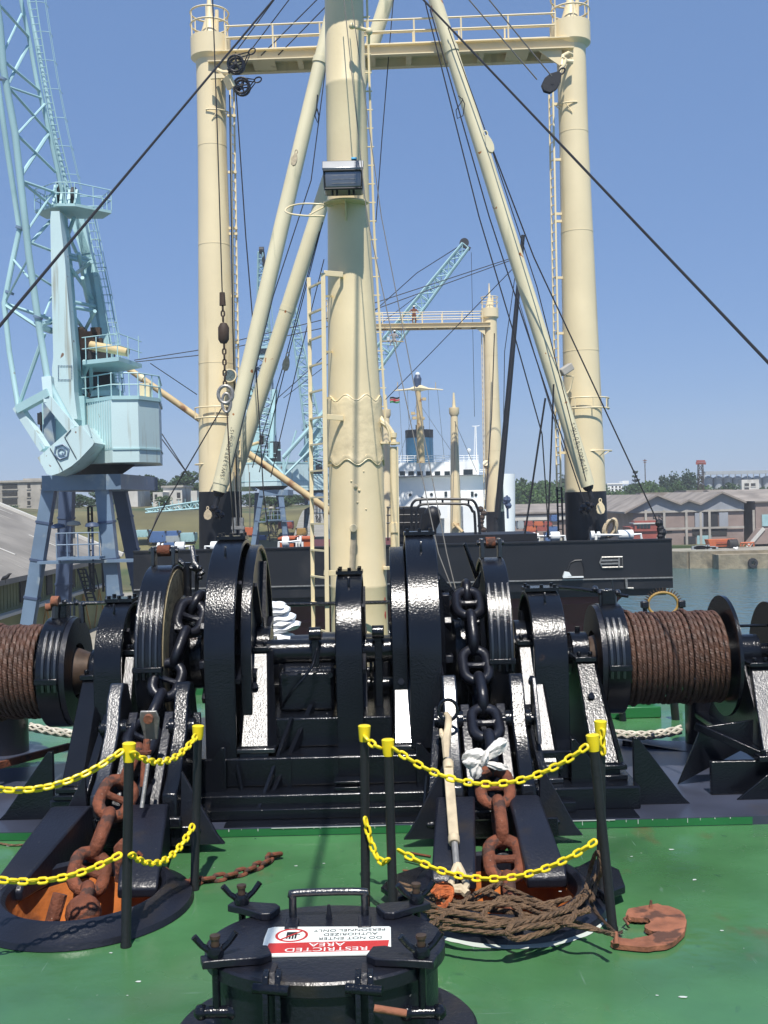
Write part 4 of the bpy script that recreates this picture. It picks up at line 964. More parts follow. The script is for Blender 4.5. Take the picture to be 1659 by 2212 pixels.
# spiked ring beyond the drum
rc = W(1432, 1305, 10.6); t = thing('roller_ring', rc, 'yellowish spiked ring standing above the right wire drum before the water', 'ring')
part('ring', MB().tube([rc+V((.147*math.cos(a), 0, .115*math.sin(a))) for a in [2*math.pi*i/36 for i in range(36)]], .014, 8, closed=True), 'cont_ochre', t)
mb = MB()
for i in range(15):
    a = math.radians(20+i*10); p = rc+V((.158*math.cos(a), 0, .127*math.sin(a))); mb.tube([p, rc+V((.195*math.cos(a), 0, .165*math.sin(a)))], [.009, .004], 5)
part('spikes', mb, 'wire_brown', t)
mb = MB()
for s in (-1, 1):
    mb.cbox(rc+V((s*.18, 0, -.0)), .07, .08, .07).beam(rc+V((s*.18, 0, 0)), V((rc.x+s*.14, rc.y, 0)), .04, .04)
part('stand', mb, 'satin_black', t, .01)
mb = MB()
gr0 = W(1330, 1308, 10.8); gr1 = W(1398, 1345, 9.6)
mb.tube([gr0, gr1], .012, 6)
for i in range(12):
    p = gr0.lerp(gr1, i/11); mb.tube([p, V((p.x, p.y, 0))], .008, 5)
solo('gangway_grille', mb, 'satin_black', 'black slatted rail sloping down behind the right wire drum', 'railing', loc=gr0)
# sacks
sk = 'white sacks stacked behind the windlass'
def sack(c, sx, sy, sz, ry, label, seed):
    r2 = random.Random(seed); mb = MB(); n = 20; m = 12
    for i in range(n+1):
        u_ = i/n*2-1
        for j in range(m):
            a = 2*math.pi*j/m; env = max(.0, 1-abs(u_)**3.0)**.55
            wy = sy*(.25*abs(u_)+.75*1)*math.cos(a)*(.78+.22*env); wz = sz*(1.0 if math.sin(a) > 0 else .8)*math.sin(a)*(env*.75+.25)
            p = V((u_*sx, wy+.012*math.sin(7*u_+seed), wz+.006*math.sin(9*u_+a*2+seed)))
            mb.v.append(Matrix.Rotation(ry, 3, 'Y') @ p + V(c))
    for i in range(n):
        for j in range(m):
            mb.f.append((i*m+j, i*m+(j+1) % m, (i+1)*m+(j+1) % m, (i+1)*m+j))
    mb.f.append(tuple(range(m))); mb.f.append(tuple(range(n*m, n*m+m)))
    return solo('sack', mb, 'sack_white', label, 'sack', sk, loc=c)
for i, (u, v, a, lb) in enumerate(((572, 1313, .06, 'topmost white sack of the pile'), (582, 1326, .16, 'second white sack from the top of the pile'), (594, 1339, .10, 'third white sack, sticking out to the right'), (592, 1352, .18, 'fourth white sack from the top of the pile'), (606, 1361, .25, 'small white sack slumped at the right of the pile'), (592, 1376, -.05, 'lowest white sack of the pile'))):
    sack(W(u-8, v, 8.9), .20, .15, .050, -a, lb+' behind the windlass', i+3)
solo('wooden_crate', MB().box((-1.35, 8.75, 0.0), (-.74, 9.3, .74)), 'satin_black', 'black box under the white sacks behind the windlass', 'crate', bevel=.01, loc=(-1, 9, 0))
# ================================================================ own mast
MY = 10.3
def wv(u, v, Y=MY): return W(u, v, Y)
mt = thing('cream_mast', (wv(777, 1350).x, MY, -2.4), 'thick cream mast rising through the middle of the photo with wavy weld seams', 'mast')
def at(v):   # centre and radius of the mast at picture height v
    T = [(-260, 738, .17), (0, 743, .183), (500, 754, .203), (850, 765, .249), (930, 767, .258), (1350, 777, .271), (2000, 795, .28)]
    for i in range(len(T)-1):
        a, b = T[i], T[i+1]
        if a[0] <= v <= b[0]:
            t = (v-a[0])/(b[0]-a[0]); return wv(a[1]+(b[1]-a[1])*t, v), a[2]+(b[2]-a[2])*t
mb = MB(); vs = [-260, 0, 185, 188, 191, 500, 700, 850, 930, 1100, 1262, 1265, 1268, 1350, 1600, 2000]
pts, rs = [], []
for v in vs:
    c, r = at(v); pts.append(c); rs.append(r+(.004 if v in (188, 1265) else 0))
mb.tube(pts, rs, 48); part('mast_tube', mb, 'cream', mt)
mb = MB(); n = 72; rows = [(862, .002, 1), (866, .011, 1), (872, .012, 1)]+[(880+12*k, .010, 0) for k in range(10)]+[(990, .012, 2), (997, .014, 2), (1003, .001, 2)]
for (v, dr, wv_) in rows:
    for j in range(n):
        a = 2*math.pi*j/n
        sh = 6.5*math.sin(a*8+.8)*(1 if wv_ else .6)
        c, r = at(v+sh); mb.v.append(c+V((math.cos(a), math.sin(a), 0))*(r+dr+(rnd.uniform(-.0012, .0012))))
for i in range(len(rows)-1):
    for j in range(n):
        j2 = (j+1) % n; mb.f.append((i*n+j, i*n+j2, (i+1)*n+j2, (i+1)*n+j))
part('doubling_sleeve', mb, 'rough_cream', mt)
for (vv, dr) in ((864, .013), (1000, .012)):
    mb = MB(); P = []
    for j in range(n):
        a = 2*math.pi*j/n; c, r = at(vv+6.5*math.sin(a*8+.8)); P.append(c+V((math.cos(a), math.sin(a), 0))*(r+dr*.6))
    mb.tube(P, .0065, 6, closed=True); part('weld_seam', mb, 'cream', mt)
# ladder at its left
lY0, lY1 = 10.22, 9.92
La = W(667, 600, lY0); Lb = W(674, 1385, lY0); Ra = W(698, 590, lY1); Rb = W(704, 1385, lY1)
ld_ = part('ladder', MB().beam(La, Lb+V((0, 0, -1.2)), .036, .03, up=Y3).beam(Ra, Rb+V((0, 0, -1.2)), .040, .03, up=Y3), 'cream', mt, .003)
rg_ = MB()
for k in range(14):
    v = 622+k*56.5; vl = v-(v-1080)*.027*0
    t = (v-600)/785; p = La.lerp(Lb, t); q = Ra.lerp(Rb, t); q.z = p.z
    rg_.beam(p, q, .022, .016)
part('rungs', rg_, 'cream', ld_)
for (v, u2) in ((590, 740), (900, 741), (1237, 745)):
    p = W(700, v, 9.95); q = W(u2, v+3, 10.04)
    part('ladder_bracket', MB().beam(p, q, .014, .05).beam(q+V((-.01, 0, 0)), q+V((-.01, .2, 0)), .03, .05), 'cream', ld_, .003)
for v in (640, 760, 860, 1005): part('standoff', MB().beam(W(702, v, 9.93), W(722, v, 10.25), .01, .02), 'cream', ld_)
# climbing rail on the right edge
mb = MB(); P1 = []; 
for v in range(-200, 960, 40):
    c, r = at(v); P1.append(c+V((r+.035, -.02, 0)))
mb.tube(P1, .012, 6)
for p in P1: mb.beam(p+V((-.045, 0, 0)), p+V((.022, .0, 0)), .014, .010)
part('edge_ladder', mb, 'cream', mt)
c, r = at(60); mb = MB().cyl(W(758, 56, 9.95), W(797, 66, 10.0), .016, n=10).ball(W(760, 56, 9.95), .030, 10).ball(W(797, 68, 10.0), .035, 10).beam(W(797, 66, 10.0), W(797, 95, 10.05), .02, .03)
part('lug', mb, 'cream', mt)
# vent pipe at the right
PY = 10.2
mb = MB().tube([W(852, 1440, PY), W(852, 1150, PY)], .036, 16).tube([W(852, 1150, PY), W(850, 965, PY)], .034, 16).tube(smoothpath([W(850, 962, PY), W(849, 942, PY), W(840, 925, PY), W(827, 910, PY), W(815, 895, PY+.1)]), .026, 12)
vp = part('vent_pipe', mb, 'cream', mt)
part('pipe_flange', MB().cyl(W(851, 960, PY), W(851, 955, PY), .058, n=20).cyl(W(852, 1150, PY), W(852, 1130, PY), .047, n=20).cyl(W(849, 945, PY), W(849, 935, PY), .036, n=16), 'cream', vp)
part('pipe_clamp', MB().beam(W(822, 957, PY), W(850, 957, PY), .05, .02).beam(W(828, 1227, PY), W(862, 1227, PY), .09, .03), 'cream', vp, .003)
part('conduit', MB().tube(smoothpath([W(822, 912, 10.15), W(834, 921, 10.15), W(841, 937, 10.15), W(842, 952, 10.15)]), .010, 8).tube([W(859, 965, 10.15), W(862, 1225, 10.15)], .007, 6), 'cream', vp)
# toggle peg with a flat bar
c, r = at(1140); p = V((W(766, 1140, c.y).x, c.y-r-.0, W(766, 1140, c.y-r).z))
part('peg', MB().cyl(p+V((0, .06, 0)), p+V((0, -.13, 0)), .030, n=18).cyl(p+V((0, -.10, 0)), p+V((0, -.135, 0)), .037, n=18), 'cream', mt, .004)
part('flat_bar', MB().beam(p+V((.0, -.08, -.02)), p+V((-.03, -.10, -.46)), .05, .012, up=Y3), 'tan_paint', mt, .003)
mb = MB()
for (v, a, s) in ((1052, 0, .03), (1060, .12, .02), (1040, -.15, .015), (1085, .05, .015), (1020, .3, .012), (1100, .35, .012), (1295, .9, .0)):
    c, r = at(v)
    if s: mb.ball((c.x+r*math.sin(a), c.y-r*math.cos(a), c.z), s*.7, 8)
part('blisters', mb, 'rough_cream', mt)
for v in (1297, 1327):
    c, r = at(v); a = 1.13; d = V((math.sin(a), -math.cos(a), 0)); mb = MB().prism([(-.012, 0), (0, .035), (.012, .03), (.014, -.03), (0, -.035)], c+d*(r+.001), V((math.cos(a), math.sin(a), 0)), Z3, d, .002)
    part('red_mark', mb, 'sign_red', mt, smooth=False)
# unseen shelf above the frame, added for the shadow it throws down the mast
c, r = at(-110); part('head_shelf', MB().xy([(c.x+.30*math.cos(math.pi+math.pi*i/16), c.y-.10+.52*math.sin(math.pi+math.pi*i/16)) for i in range(17)]+[(c.x+.28, c.y+.1), (c.x-.28, c.y+.1)], c.z-.01, c.z+.02), 'cream', mt)
# floodlight shelf
c, r = at(425); sz = W(745, 424, 9.9).z; sx_ = W(745, 424, 9.9).x
half = [(sx_+.215*math.cos(math.pi+math.pi*i/16), c.y-.16+.18*math.sin(math.pi+math.pi*i/16)) for i in range(17)]
part('lamp_shelf', MB().xy(half+[(sx_+.13, c.y), (sx_-.13, c.y)], sz-.008, sz+.006), 'cream', mt, .002)
part('shelf_gusset', MB().yz([(c.y-r+.02, sz-.008), (c.y-.33, sz-.008), (c.y-r+.02, sz-.20)], sx_-.006, sx_+.006), 'cream', mt)
hoop = [W(720, 445, 10.1), W(690, 441, 10.05), W(655, 440, 10.05), W(628, 445, 9.95), W(616, 455, 9.8), W(628, 462, 9.65), W(660, 466, 9.6), W(700, 467, 9.65)]
part('hoop', MB().tube(smoothpath(hoop), .008, 8).tube([W(705, 444, 10.05), W(668, 464, 9.6)], .008, 8), 'cream', mt)
# floodlight
fx = W(742, 385, 9.82); fl = thing('floodlight', fx, 'grey floodlight with dark glass standing on the shelf of the cream mast', 'floodlight')
def lp(x, y, z): return V((fx.x+x, fx.y+y, fx.z+z))
w2 = .178
body = [(-.11, -.125), (-.135, .02), (-.10, .105), (.02, .145), (.14, .13), (.20, .03), (.19, -.09), (.10, -.13)]
part('housing', MB().prism(body, lp(-w2, 0, 0), Y3, Z3, X3, 2*w2), 'lamp_body', fl, .022, seg=3)
part('hood', MB().prism([(-.145, .03), (-.15, .05), (-.105, .125), (.02, .162), (.14, .147), (.14, .14), (.02, .15), (-.10, .115)], lp(-w2-.006, 0, 0), Y3, Z3, X3, 2*w2+.012), 'lamp_body', fl, .006)
fr = MB()
a_, b_, c_, d_ = lp(-w2+.004, -.135, .03), lp(w2-.004, -.135, .03), lp(w2-.012, -.112, -.125), lp(-w2+.012, -.112, -.125)
fr.tube([a_, b_, c_, d_], .013, 8, closed=True); part('bezel', fr, 'ink', fl)
part('glass', MB().quad(a_+V((0, .004, 0)), b_+V((0, .004, 0)), c_+V((0, .004, 0)), d_+V((0, .004, 0))), 'lamp_glass', fl, smooth=False)
rf = MB()
for k in range(3): z = .0-.035*k; rf.beam(lp(-.10, -.128+.004*k, z-.01), lp(.12, -.128+.004*k, z-.01), .004, .004)
part('lamp_tube', rf, 'bare_steel', fl)
part('tag', MB().cbox(lp(.10, -.02, .165), .05, .05, .02), 'light_blue', fl, .004)
ft = MB()
for x in (-.10, -.06, .05, .09): ft.cyl(lp(x, -.06, -.17), lp(x, -.06, -.12), .010, n=8)
part('feet', ft, 'ink', fl)

# ================================================================ the ship beyond: stern, hull, superstructure
cs = thing('cargo_ship', (0, 40, -9), 'black hulled cargo ship with white bridge house seen beyond the windlass', 'ship')
A_, B_, C_, D_ = W(288, 1193, 40), W(1451, 1166, 40), W(1454, 1270, 40), W(288, 1300, 40)
part('stern_wall', MB().prism([(p.x, p.z) for p in (A_, B_, C_, D_)], (0, 40, 0), X3, Z3, Y3, .25), 'far_black', cs)
s1_, s2_ = W(290, 1274, 40), W(1453, 1247, 40)
part('wall_seam', MB().beam(s1_+V((0, -.03, 0)), s2_+V((0, -.03, 0)), .07, .045), 'bare_steel', cs)
part('cap_rail', MB().beam(A_+V((0, .12, .02)), B_+V((0, .12, .02)), .34, .06), 'far_black', cs)
lo = [W(430, 1296, 40.6), W(1363, 1271, 40.6), W(1335, 1298, 40.6), W(1310, 1345, 41.5), W(1270, 1600, 43), W(470, 1600, 43), W(440, 1360, 41.5)]
mb = MB(); k = len(lo); mb.v = lo+[V((p.x*.98, p.y+60, p.z)) for p in lo]
mb.f = [tuple(range(k))]+[(i, (i+1) % k, k+(i+1) % k, k+i) for i in range(k)]
part('lower_hull', mb, 'hull_red', cs, smooth=False)
part('hull_side', MB().xy([(-9.1, 40.3), (10.45, 40.3), (10.6, 50), (-9.4, 50)], -1.9, -1.35).xy([(-9.2, 50), (10.4, 50), (10.2, 150), (0, 175), (-9.4, 150)], -9.3, -5.2), 'far_black', cs, smooth=False)
part('stern_deck', MB().box((-9, 40.3, -1.34), (10.3, 49.8, -1.30)), 'dark_wall', cs)
def hole(pts, m, name, fm=None):
    P = [W(u, v, 39.965) for (u, v) in pts]
    g_ = part(name, MB().poly(P), m, cs, smooth=False)
    part('opening_rim', MB().tube(P, .035, 6, closed=True), fm or 'far_black', g_)
    return g_
hole([(1217, 1246), (1220, 1236), (1228, 1228), (1232, 1216), (1242, 1211), (1256, 1210), (1261, 1225), (1261, 1246)], 'ink', 'fairlead')
part('fairlead_shoe', MB().prism([(W(1215, 1246, 39.9).x, W(1215, 1246, 39.9).z), (W(1219, 1234, 39.9).x, W(1219, 1234, 39.9).z), (W(1229, 1236, 39.9).x, W(1229, 1236, 39.9).z), (W(1235, 1246, 39.9).x, W(1235, 1246, 39.9).z)], (0, 39.8, 0), X3, Z3, Y3, .15).beam(W(1216, 1247, 39.85), W(1260, 1246, 39.85), .1, .05), 'white', cs)
hole([(1300, 1204), (1344, 1203), (1345, 1225), (1301, 1226), (1296, 1215)], 'ink', 'freeing_port', 'bare_steel')
for v in (1211, 1218): part('port_bar', MB().beam(W(1298, v, 39.93), W(1336, v-1, 39.93), .05, .06), 'bare_steel', cs)
part('port_bar', MB().beam(W(1337, 1204, 39.9), W(1337, 1225, 39.9), .05, .05), 'bare_steel', cs)
part('wall_pipe', MB().tube([W(1352, 1249, 39.9), W(1354, 1270, 39.9), W(1368, 1271, 39.9)], .05, 6), 'bare_steel', cs)
# low deck structure right behind the wall
part('deck_coaming', MB().box((W(888, 0, 41).x, 40.8, -1.3), (W(1133, 0, 41).x, 44, W(1000, 1156, 41).z)), 'far_black', cs)
part('winch_house', MB().box((W(822, 0, 46).x, 45, -1.3), (W(893, 0, 46).x, 48, W(860, 1098, 46).z)), 'far_black', cs)
mb = MB()
for v in (1096, 1113, 1130): mb.tube([W(835, v, 44.5), W(905, v-1, 44.5)], .035, 5)
for u in (838, 862, 872, 900): mb.tube([W(u, 1094, 44.5), W(u, 1168, 44.5)], .03, 5)
part('winch_rail', mb, 'far_black', cs)
part('vent_cowl', MB().tube([W(925, 1170, 43), W(925, 1140, 43), W(932, 1115, 43)], [.32, .34, .42], 14).ball(W(934, 1111, 43), .34, 12), 'far_black', cs)
mb = MB(); 
for (a, b, e, f) in ((889, 1030, 1079, 36), (899, 1021, 1089, 26)):
    mb.tube(smoothpath([W(a, 1168, 42), W(a, 1110, 42), W(a, e+14, 42), W(a+6, e+4, 42), W(a+18, e, 42), W((a+b)/2, e-1, 42), W(b-18, e, 42), W(b-6, e+5, 42), W(b, e+16, 42), W(b+4, 1110, 42), W(b+7, 1168, 42)], 4), .06, 6)
for u in (908, 956, 1012): mb.tube([W(u, 1079, 42), W(u, 1089, 42)], .045, 5)
part('tube_hoop', mb, 'far_black', cs)
# bridge house
SYY = 140
def sbx(u0, u1, v0, v1, y0, y1, name, m, bevel=0):
    return part(name, MB().box((W(u0, v0, y0).x, y0, W(u0, v1, y0).z), (W(u1, v0, y0).x, y1, W((u0+u1)/2, v0, y0).z)), m, cs, bevel)
sbx(760, 1085, 1030, 1205, 140, 158, 'bridge_house', 'ship_white')
sbx(815, 1034, 998, 1030, 139.4, 152, 'wheelhouse', 'ship_white')
part('house_side', MB().cyl(W(1085, 1180, 147), W(1085, 1024, 147), 1.75, n=24), 'ship_white', cs)
sbx(776, 1050, 1029, 1032, 138.9, 154, 'bridge_deck', 'ship_white')
wn = 0
for u in (850, 869, 888, 907, 926, 945, 966, 985):
    wdt = 12
    g_ = part('bridge_window', MB().box((W(u-wdt/2, 1018, 139.3).x, 139.34, W(u, 1027, 139.3).z), (W(u+wdt/2, 1018, 139.3).x, 139.42, W(u, 1018, 139.3).z)), 'glass_dark', cs)
sbx(1001, 1021, 1014, 1026, 139.2, 139.42, 'bridge_window', 'glass_dark')
for (u, v) in ((886, 1069), (932, 1068), (1028, 1069), (835, 1069), (933, 1116), (912, 1076)): part('porthole', MB().cyl(W(u, v, 139.9), W(u, v, 140.05), .20, n=14), 'glass_dark', cs)
for (u0, u1, v0, v1) in ((960, 966, 1062, 1073), (1017, 1023, 1062, 1073)): sbx(u0, u1, v0, v1, 139.9, 140.05, 'house_door', 'glass_dark')
sbx(1000, 1038, 1093, 1180, 132, 139.9, 'deck_locker', 'ship_white'); sbx(940, 966, 1093, 1120, 133, 139.9, 'deck_locker', 'ship_white')
mb = MB(); y_ = 139.6
for v in (985, 990, 995): mb.tube([W(850, v, y_), W(1034, v-1, y_)], .04, 5)
for k in range(13): u = 850+k*15.2; mb.tube([W(u, 984, y_), W(u, 999, y_)], .04, 5)
for v in (1015, 1019): mb.tube([W(1036, v, 141), W(1084, v, 141)], .035, 5)
part('top_rail', mb, 'ship_white', cs)
part('mushroom_dome', MB().ball(W(1022, 1010, 143), 1.0, 14), 'pale_blue', cs)
fn = part('funnel', MB().lathe(W(907, 1000, 152)-V((0, 0, 0)), Z3, [(0, 1.95), (3.5, 1.93), (3.5, 0)], 28, closed=False), 'funnel_blue', cs)
part('funnel_top', MB().lathe(W(907, 1000, 152), Z3, [(3.5, 1.96), (4.6, 1.98), (4.6, 1.7), (4.2, 0)], 28, closed=False), 'far_black', cs)
part('exhaust_pipe', MB().cyl(W(901, 945, 152), W(901, 918, 152), .22, n=10).cyl(W(913, 945, 152), W(913, 920, 152), .22, n=10), 'far_black', cs)
rm = thing('radar_mast', W(905, 1000, 138), 'cream and brown radar mast with a crosstree above the white bridge house', 'mast')
part('mast_tube', MB().tube([W(909, 1000, 138), W(907, 900, 138), W(903, 840, 138)], [.55, .42, .3], 14), 'old_boom', rm)
part('crosstree', MB().tube([W(850, 844, 138), W(885, 841, 138), W(905, 838, 138), W(925, 840, 138), W(957, 842, 138)], [.06, .14, .5, .14, .06], 8), 'far_cream', rm)
part('radar_head', MB().tube([W(902, 838, 138), W(902, 818, 138)], [.4, .5], 12).tube([W(902, 818, 138), W(902, 809, 138)], [.5, .28], 12), 'leg_dark', rm)
part('radome', MB().ball(W(902, 809, 138), .32, 10), 'white', rm)
mb = MB()
for (u, v) in ((892, 893), (913, 904), (916, 862), (895, 903)): mb.cbox(W(u, v, 138), .5, .5, .35).beam(W(u, v, 138), W(904, v+2, 138), .08, .08)
for u in (859, 941): mb.tube([W(u, 842, 138), W(u, 826, 138)], .05, 5)
part('lamp_brackets', mb, 'old_boom', rm)
mb = MB()
for (a, b) in (((862, 844), (870, 995)), ((945, 842), (960, 995)), ((880, 842), (884, 930)), ((925, 842), (930, 990)), ((905, 870), (985, 990)), ((901, 870), (862, 990))): mb.tube([W(*a, 138), W(*b, 139)], .022, 4)
part('rigging', mb, 'wire_grey', rm)
wa = thing('whip_antenna', W(1027, 1000, 142), 'thin white aerial mast with a ring top on the right of the bridge house', 'antenna')
part('pole', MB().tube([W(1030, 1020, 142), W(1028, 920, 142)], .09, 6).tube([W(1023, 1020, 142), W(1025, 960, 142), W(1026, 922, 142)], .05, 6).cyl(W(1020, 921, 142), W(1036, 920, 142), .05, n=6), 'ship_white', wa)
part('lamp', MB().ball(W(1013, 973, 141), .28, 8).tube([W(1013, 973, 141), W(1013, 995, 141)], .06, 5), 'ship_white', wa)
# national flag
fg = thing('flag', W(852, 865, 135), 'small black, red and green striped flag flying left of the radar mast', 'flag')
rows_ = (('flag_black', 0, .32), ('flag_white', .32, .36), ('flag_red', .36, .64), ('flag_white', .64, .68), ('flag_green', .68, 1.0))
p0 = W(842, 858, 135)
for (m_, a, b) in rows_:
    mb = MB(); n = 12
    for i in range(n+1):
        t = i/n; x = p0.x+1.22*t; dy = .10*math.sin(t*9); dz = .06*math.sin(t*7)
        for z in (a, b): mb.v.append(V((x, 135+dy, p0.z-.74*z+dz)))
    for i in range(n): mb.f.append((2*i, 2*i+2, 2*i+3, 2*i+1))
    part('stripe', mb, m_, fg)
part('shield', MB().lathe(W(852, 864, 134.8), Y3, [(0, 0), (0, .17), (.02, .17), (.02, 0)], 14, closed=False), 'flag_red', fg)

# ---- goalpost masts
def goalpost(Y, L, Rr, r0, r1, rc, hc, label, rail_h, beamv, black_v, ladder=True):
    (lbu, lbv, ltu, ltv), (rbu, rbv, rtu, rtv) = L, Rr
    t = thing('goalpost_mast', W((lbu+rbu)/2, lbv, Y), label, 'goalpost mast')
    tops = []
    for (bu, bv, tu, tv) in (L, Rr):
        b = W(bu, bv, Y); tp = W(tu, tv, Y); d = tp-b; h_ = d.length
        kb = W(bu, black_v, Y); fb = (kb-b).length/h_
        def R(f): return r0+(r1-r0)*min(1, f*1.25)
        prof = [(h_*(fb+(1-fb)*k/14), R(fb+(1-fb)*k/14)) for k in range(15)]
        seams = []
        po = part('post', MB().lathe(b, d, [(h_*fb, 0)]+prof+[(h_, 0)], 40, closed=False), 'far_cream', t)
        part('black_base', MB().lathe(b, d, [(-1.0, 0), (-1.0, r0*1.0), (h_*fb, R(fb)+.004), (h_*fb, 0)], 40, closed=False), 'far_black', po)
        sm = MB()
        for f in (.38, .62, .82): sm.lathe(b, d, [(h_*f, R(f)), (h_*f, R(f)+.008), (h_*f+.03, R(f)+.008), (h_*f+.03, R(f))], 40)
        part('weld_ring', sm, 'far_cream', po)
        pf = part('top_platform', MB().lathe(tp, Z3, [(-.42, 0), (-.42, r1), (-.15, r1*1.02), (-.02, rc*.97), (0, rc), (hc, rc), (hc, rc-.04), (hc-.1, rc-.06), (hc-.1, 0)], 40, closed=False), 'far_cream', po)
        part('spike', MB().lathe(tp, Z3, [(hc, rc*.55), (hc+rc*1.3, rc*.16), (hc+rc*2.9, rc*.05), (hc+rc*2.9, 0)], 18, closed=False).cyl(tp+V((rc*.35, 0, hc)), tp+V((rc*.38, 0, hc+rc*1.45)), rc*.10, n=10), 'far_cream', po)
        rl = MB(); rr = rc*.97
        for z in (rail_h, rail_h*.52): rl.tube([tp+V((rr*math.cos(a), rr*math.sin(a), hc+z)) for a in [2*math.pi*i/28 for i in range(28)]], .038, 6, closed=True)
        for i in range(6): a = math.pi*i/3+.5; rl.tube([tp+V((rr*math.cos(a), rr*math.sin(a), hc-.1)), tp+V((rr*math.cos(a), rr*math.sin(a), hc+rail_h))], .028, 6)
        part('cage_rail', rl, 'far_cream', po)
        tops.append(tp)
    a, b = tops; sgn = 1
    v0l, v1l, v0r, v1r = beamv
    p0 = W(ltu, v0l, Y); p1 = W(ltu, v1l, Y); q0 = W(rtu, v0r, Y); q1 = W(rtu, v1r, Y)
    hw = rc*.75; mb = MB()
    for y in (Y-hw, Y+hw-.05):
        mb.prism([(p1.x, p1.z), (q1.x, q1.z), (q0.x, q0.z), (p0.x, p0.z)], (0, y, 0), X3, Z3, Y3, .05)
    for (s, tt) in ((p0, q0), (p1, q1)):
        mb.beam(V((s.x, Y-hw-.05, s.z)), V((tt.x, Y-hw-.05, tt.z)), .24, .04); mb.beam(V((s.x, Y+hw+.02, s.z)), V((tt.x, Y+hw+.02, tt.z)), .24, .04)
    bm_ = part('crossbeam', mb, 'far_cream', t)
    part('beam_deck', MB().beam(V((p0.x, Y, p0.z-.06)), V((q0.x, Y, q0.z-.06)), 2*hw-.12, .03), 'far_cream', bm_)
    mb = MB(); n = 9
    for i in range(n+1):
        k = i/n; c = p1.lerp(q1, .05+k*.9); mb.cbox((c.x, Y, c.z+.05), .22 if 1 < i < n-1 else .9, 2*hw-.1, .06)
    part('cross_member', mb, 'far_cream', bm_)
    mb = MB()
    for (tp, s, pt, bt) in ((a, 1, p0, p1), (b, -1, q0, q1)):
        x = pt.x+s*r1*.8
        mb.xz([(x, bt.z+.0), (x+s*1.0, bt.z+.0), (x+s*.15, bt.z-.62), (x, bt.z-.75)] if s < 0 else [(x, bt.z), (x, bt.z-.75), (x+s*.15, bt.z-.62), (x+s*1.0, bt.z)], Y-hw, Y-hw+.06)
    part('knee_bracket', mb, 'far_cream', bm_)
    rl = MB(); span = q0.x-p0.x; x0 = p0.x+rc*.9; x1 = q0.x-rc*.9
    zl = lambda x: p0.z+(q0.z-p0.z)*(x-p0.x)/span
    for y in (Y-hw, Y+hw):
        for hh in (rail_h, rail_h*.55): rl.tube([(x0, y, zl(x0)+hh), (x1, y, zl(x1)+hh)], .038, 6)
        n = 7
        for i in range(n+1): x = x0+(x1-x0)*i/n; rl.tube([(x, y, zl(x)), (x, y, zl(x)+rail_h)], .038, 6)
    part('walkway_rail', rl, 'far_cream', bm_)
    return t, a, b
gp, gl, gr = goalpost(44, (476, 1190, 455, 127), (1268, 1166, 1233, 96), .86, .585, .79, .80, 'near cream goalpost mast, its two thick posts joined by a railed walkway', 1.02, (127, 148, 96, 118), 1062)
def ladder_y(P, Q, wd, n, m, parent, name='ladder', yoff=.38):
    P = V(P); Q = V(Q); o = V((wd, -yoff, 0)); mb = MB().beam(P, Q, .06, .07).beam(P+o, Q+o, .06, .07)
    for i in range(n): c = P.lerp(Q, (i+.5)/n); mb.tube([c, c+o], .02, 5)
    return part(name, mb, m, parent)
la = ladder_y(W(505, 185, 44), W(520, 1062, 44), -.10, 44, 'far_cream', gp)
lb_ = ladder_y(W(1186, 205, 44), W(1203, 1052, 44), .10, 44, 'far_cream', gp)
ladder_y(W(520, 1062, 44), W(522, 1185, 44), -.10, 7, 'far_black', gp); ladder_y(W(1203, 1052, 44), W(1207, 1168, 44), .12, 7, 'far_black', gp)
mb = MB()
for v in (250, 372, 493, 505, 640, 740, 985): mb.beam(W(488+v*.012, v, 43.9), W(506+v*.014, v, 43.9), .08, .10)
for v in (225, 345, 462, 478, 600, 720, 978): mb.beam(W(1188+v*.017, v, 43.9), W(1216+v*.014, v, 43.9), .08, .10)
part('ladder_bracket', mb, 'far_cream', gp)
def hoopy(u, v, r, h_, a0, a1, Y=44):
    c = W(u, v, Y); ps = [c+V((r*math.cos(math.radians(a0+(a1-a0)*i/20)), r*math.sin(math.radians(a0+(a1-a0)*i/20)), 0)) for i in range(21)]
    mb = MB().tube(ps, .03, 6)
    if h_:
        mb.tube([p+V((0, 0, -h_)) for p in ps], .035, 6)
        for i in (0, 5, 10, 15, 20): mb.tube([ps[i], ps[i]+V((0, 0, -h_))], .025, 5)
    else:
        mb.tube([ps[0], c+V((0, 0, -.45))], .02, 5).tube([ps[-1], c+V((0, 0, -.45))], .02, 5).tube([ps[10], V((c.x, c.y-.6, c.z-.4))], .02, 5)
    return part('guard_hoop', mb, 'far_cream', gp)
hoopy(470, 882, .92, .42, 200, 345); hoopy(1262, 862, .98, .42, 195, 365); hoopy(455, 1003, .62, 0, 150, 350); hoopy(1278, 975, .80, 0, 230, 375)
hoopy(462, 248, .66, 0, 250, 340); hoopy(1230, 232, .62, 0, 200, 290)
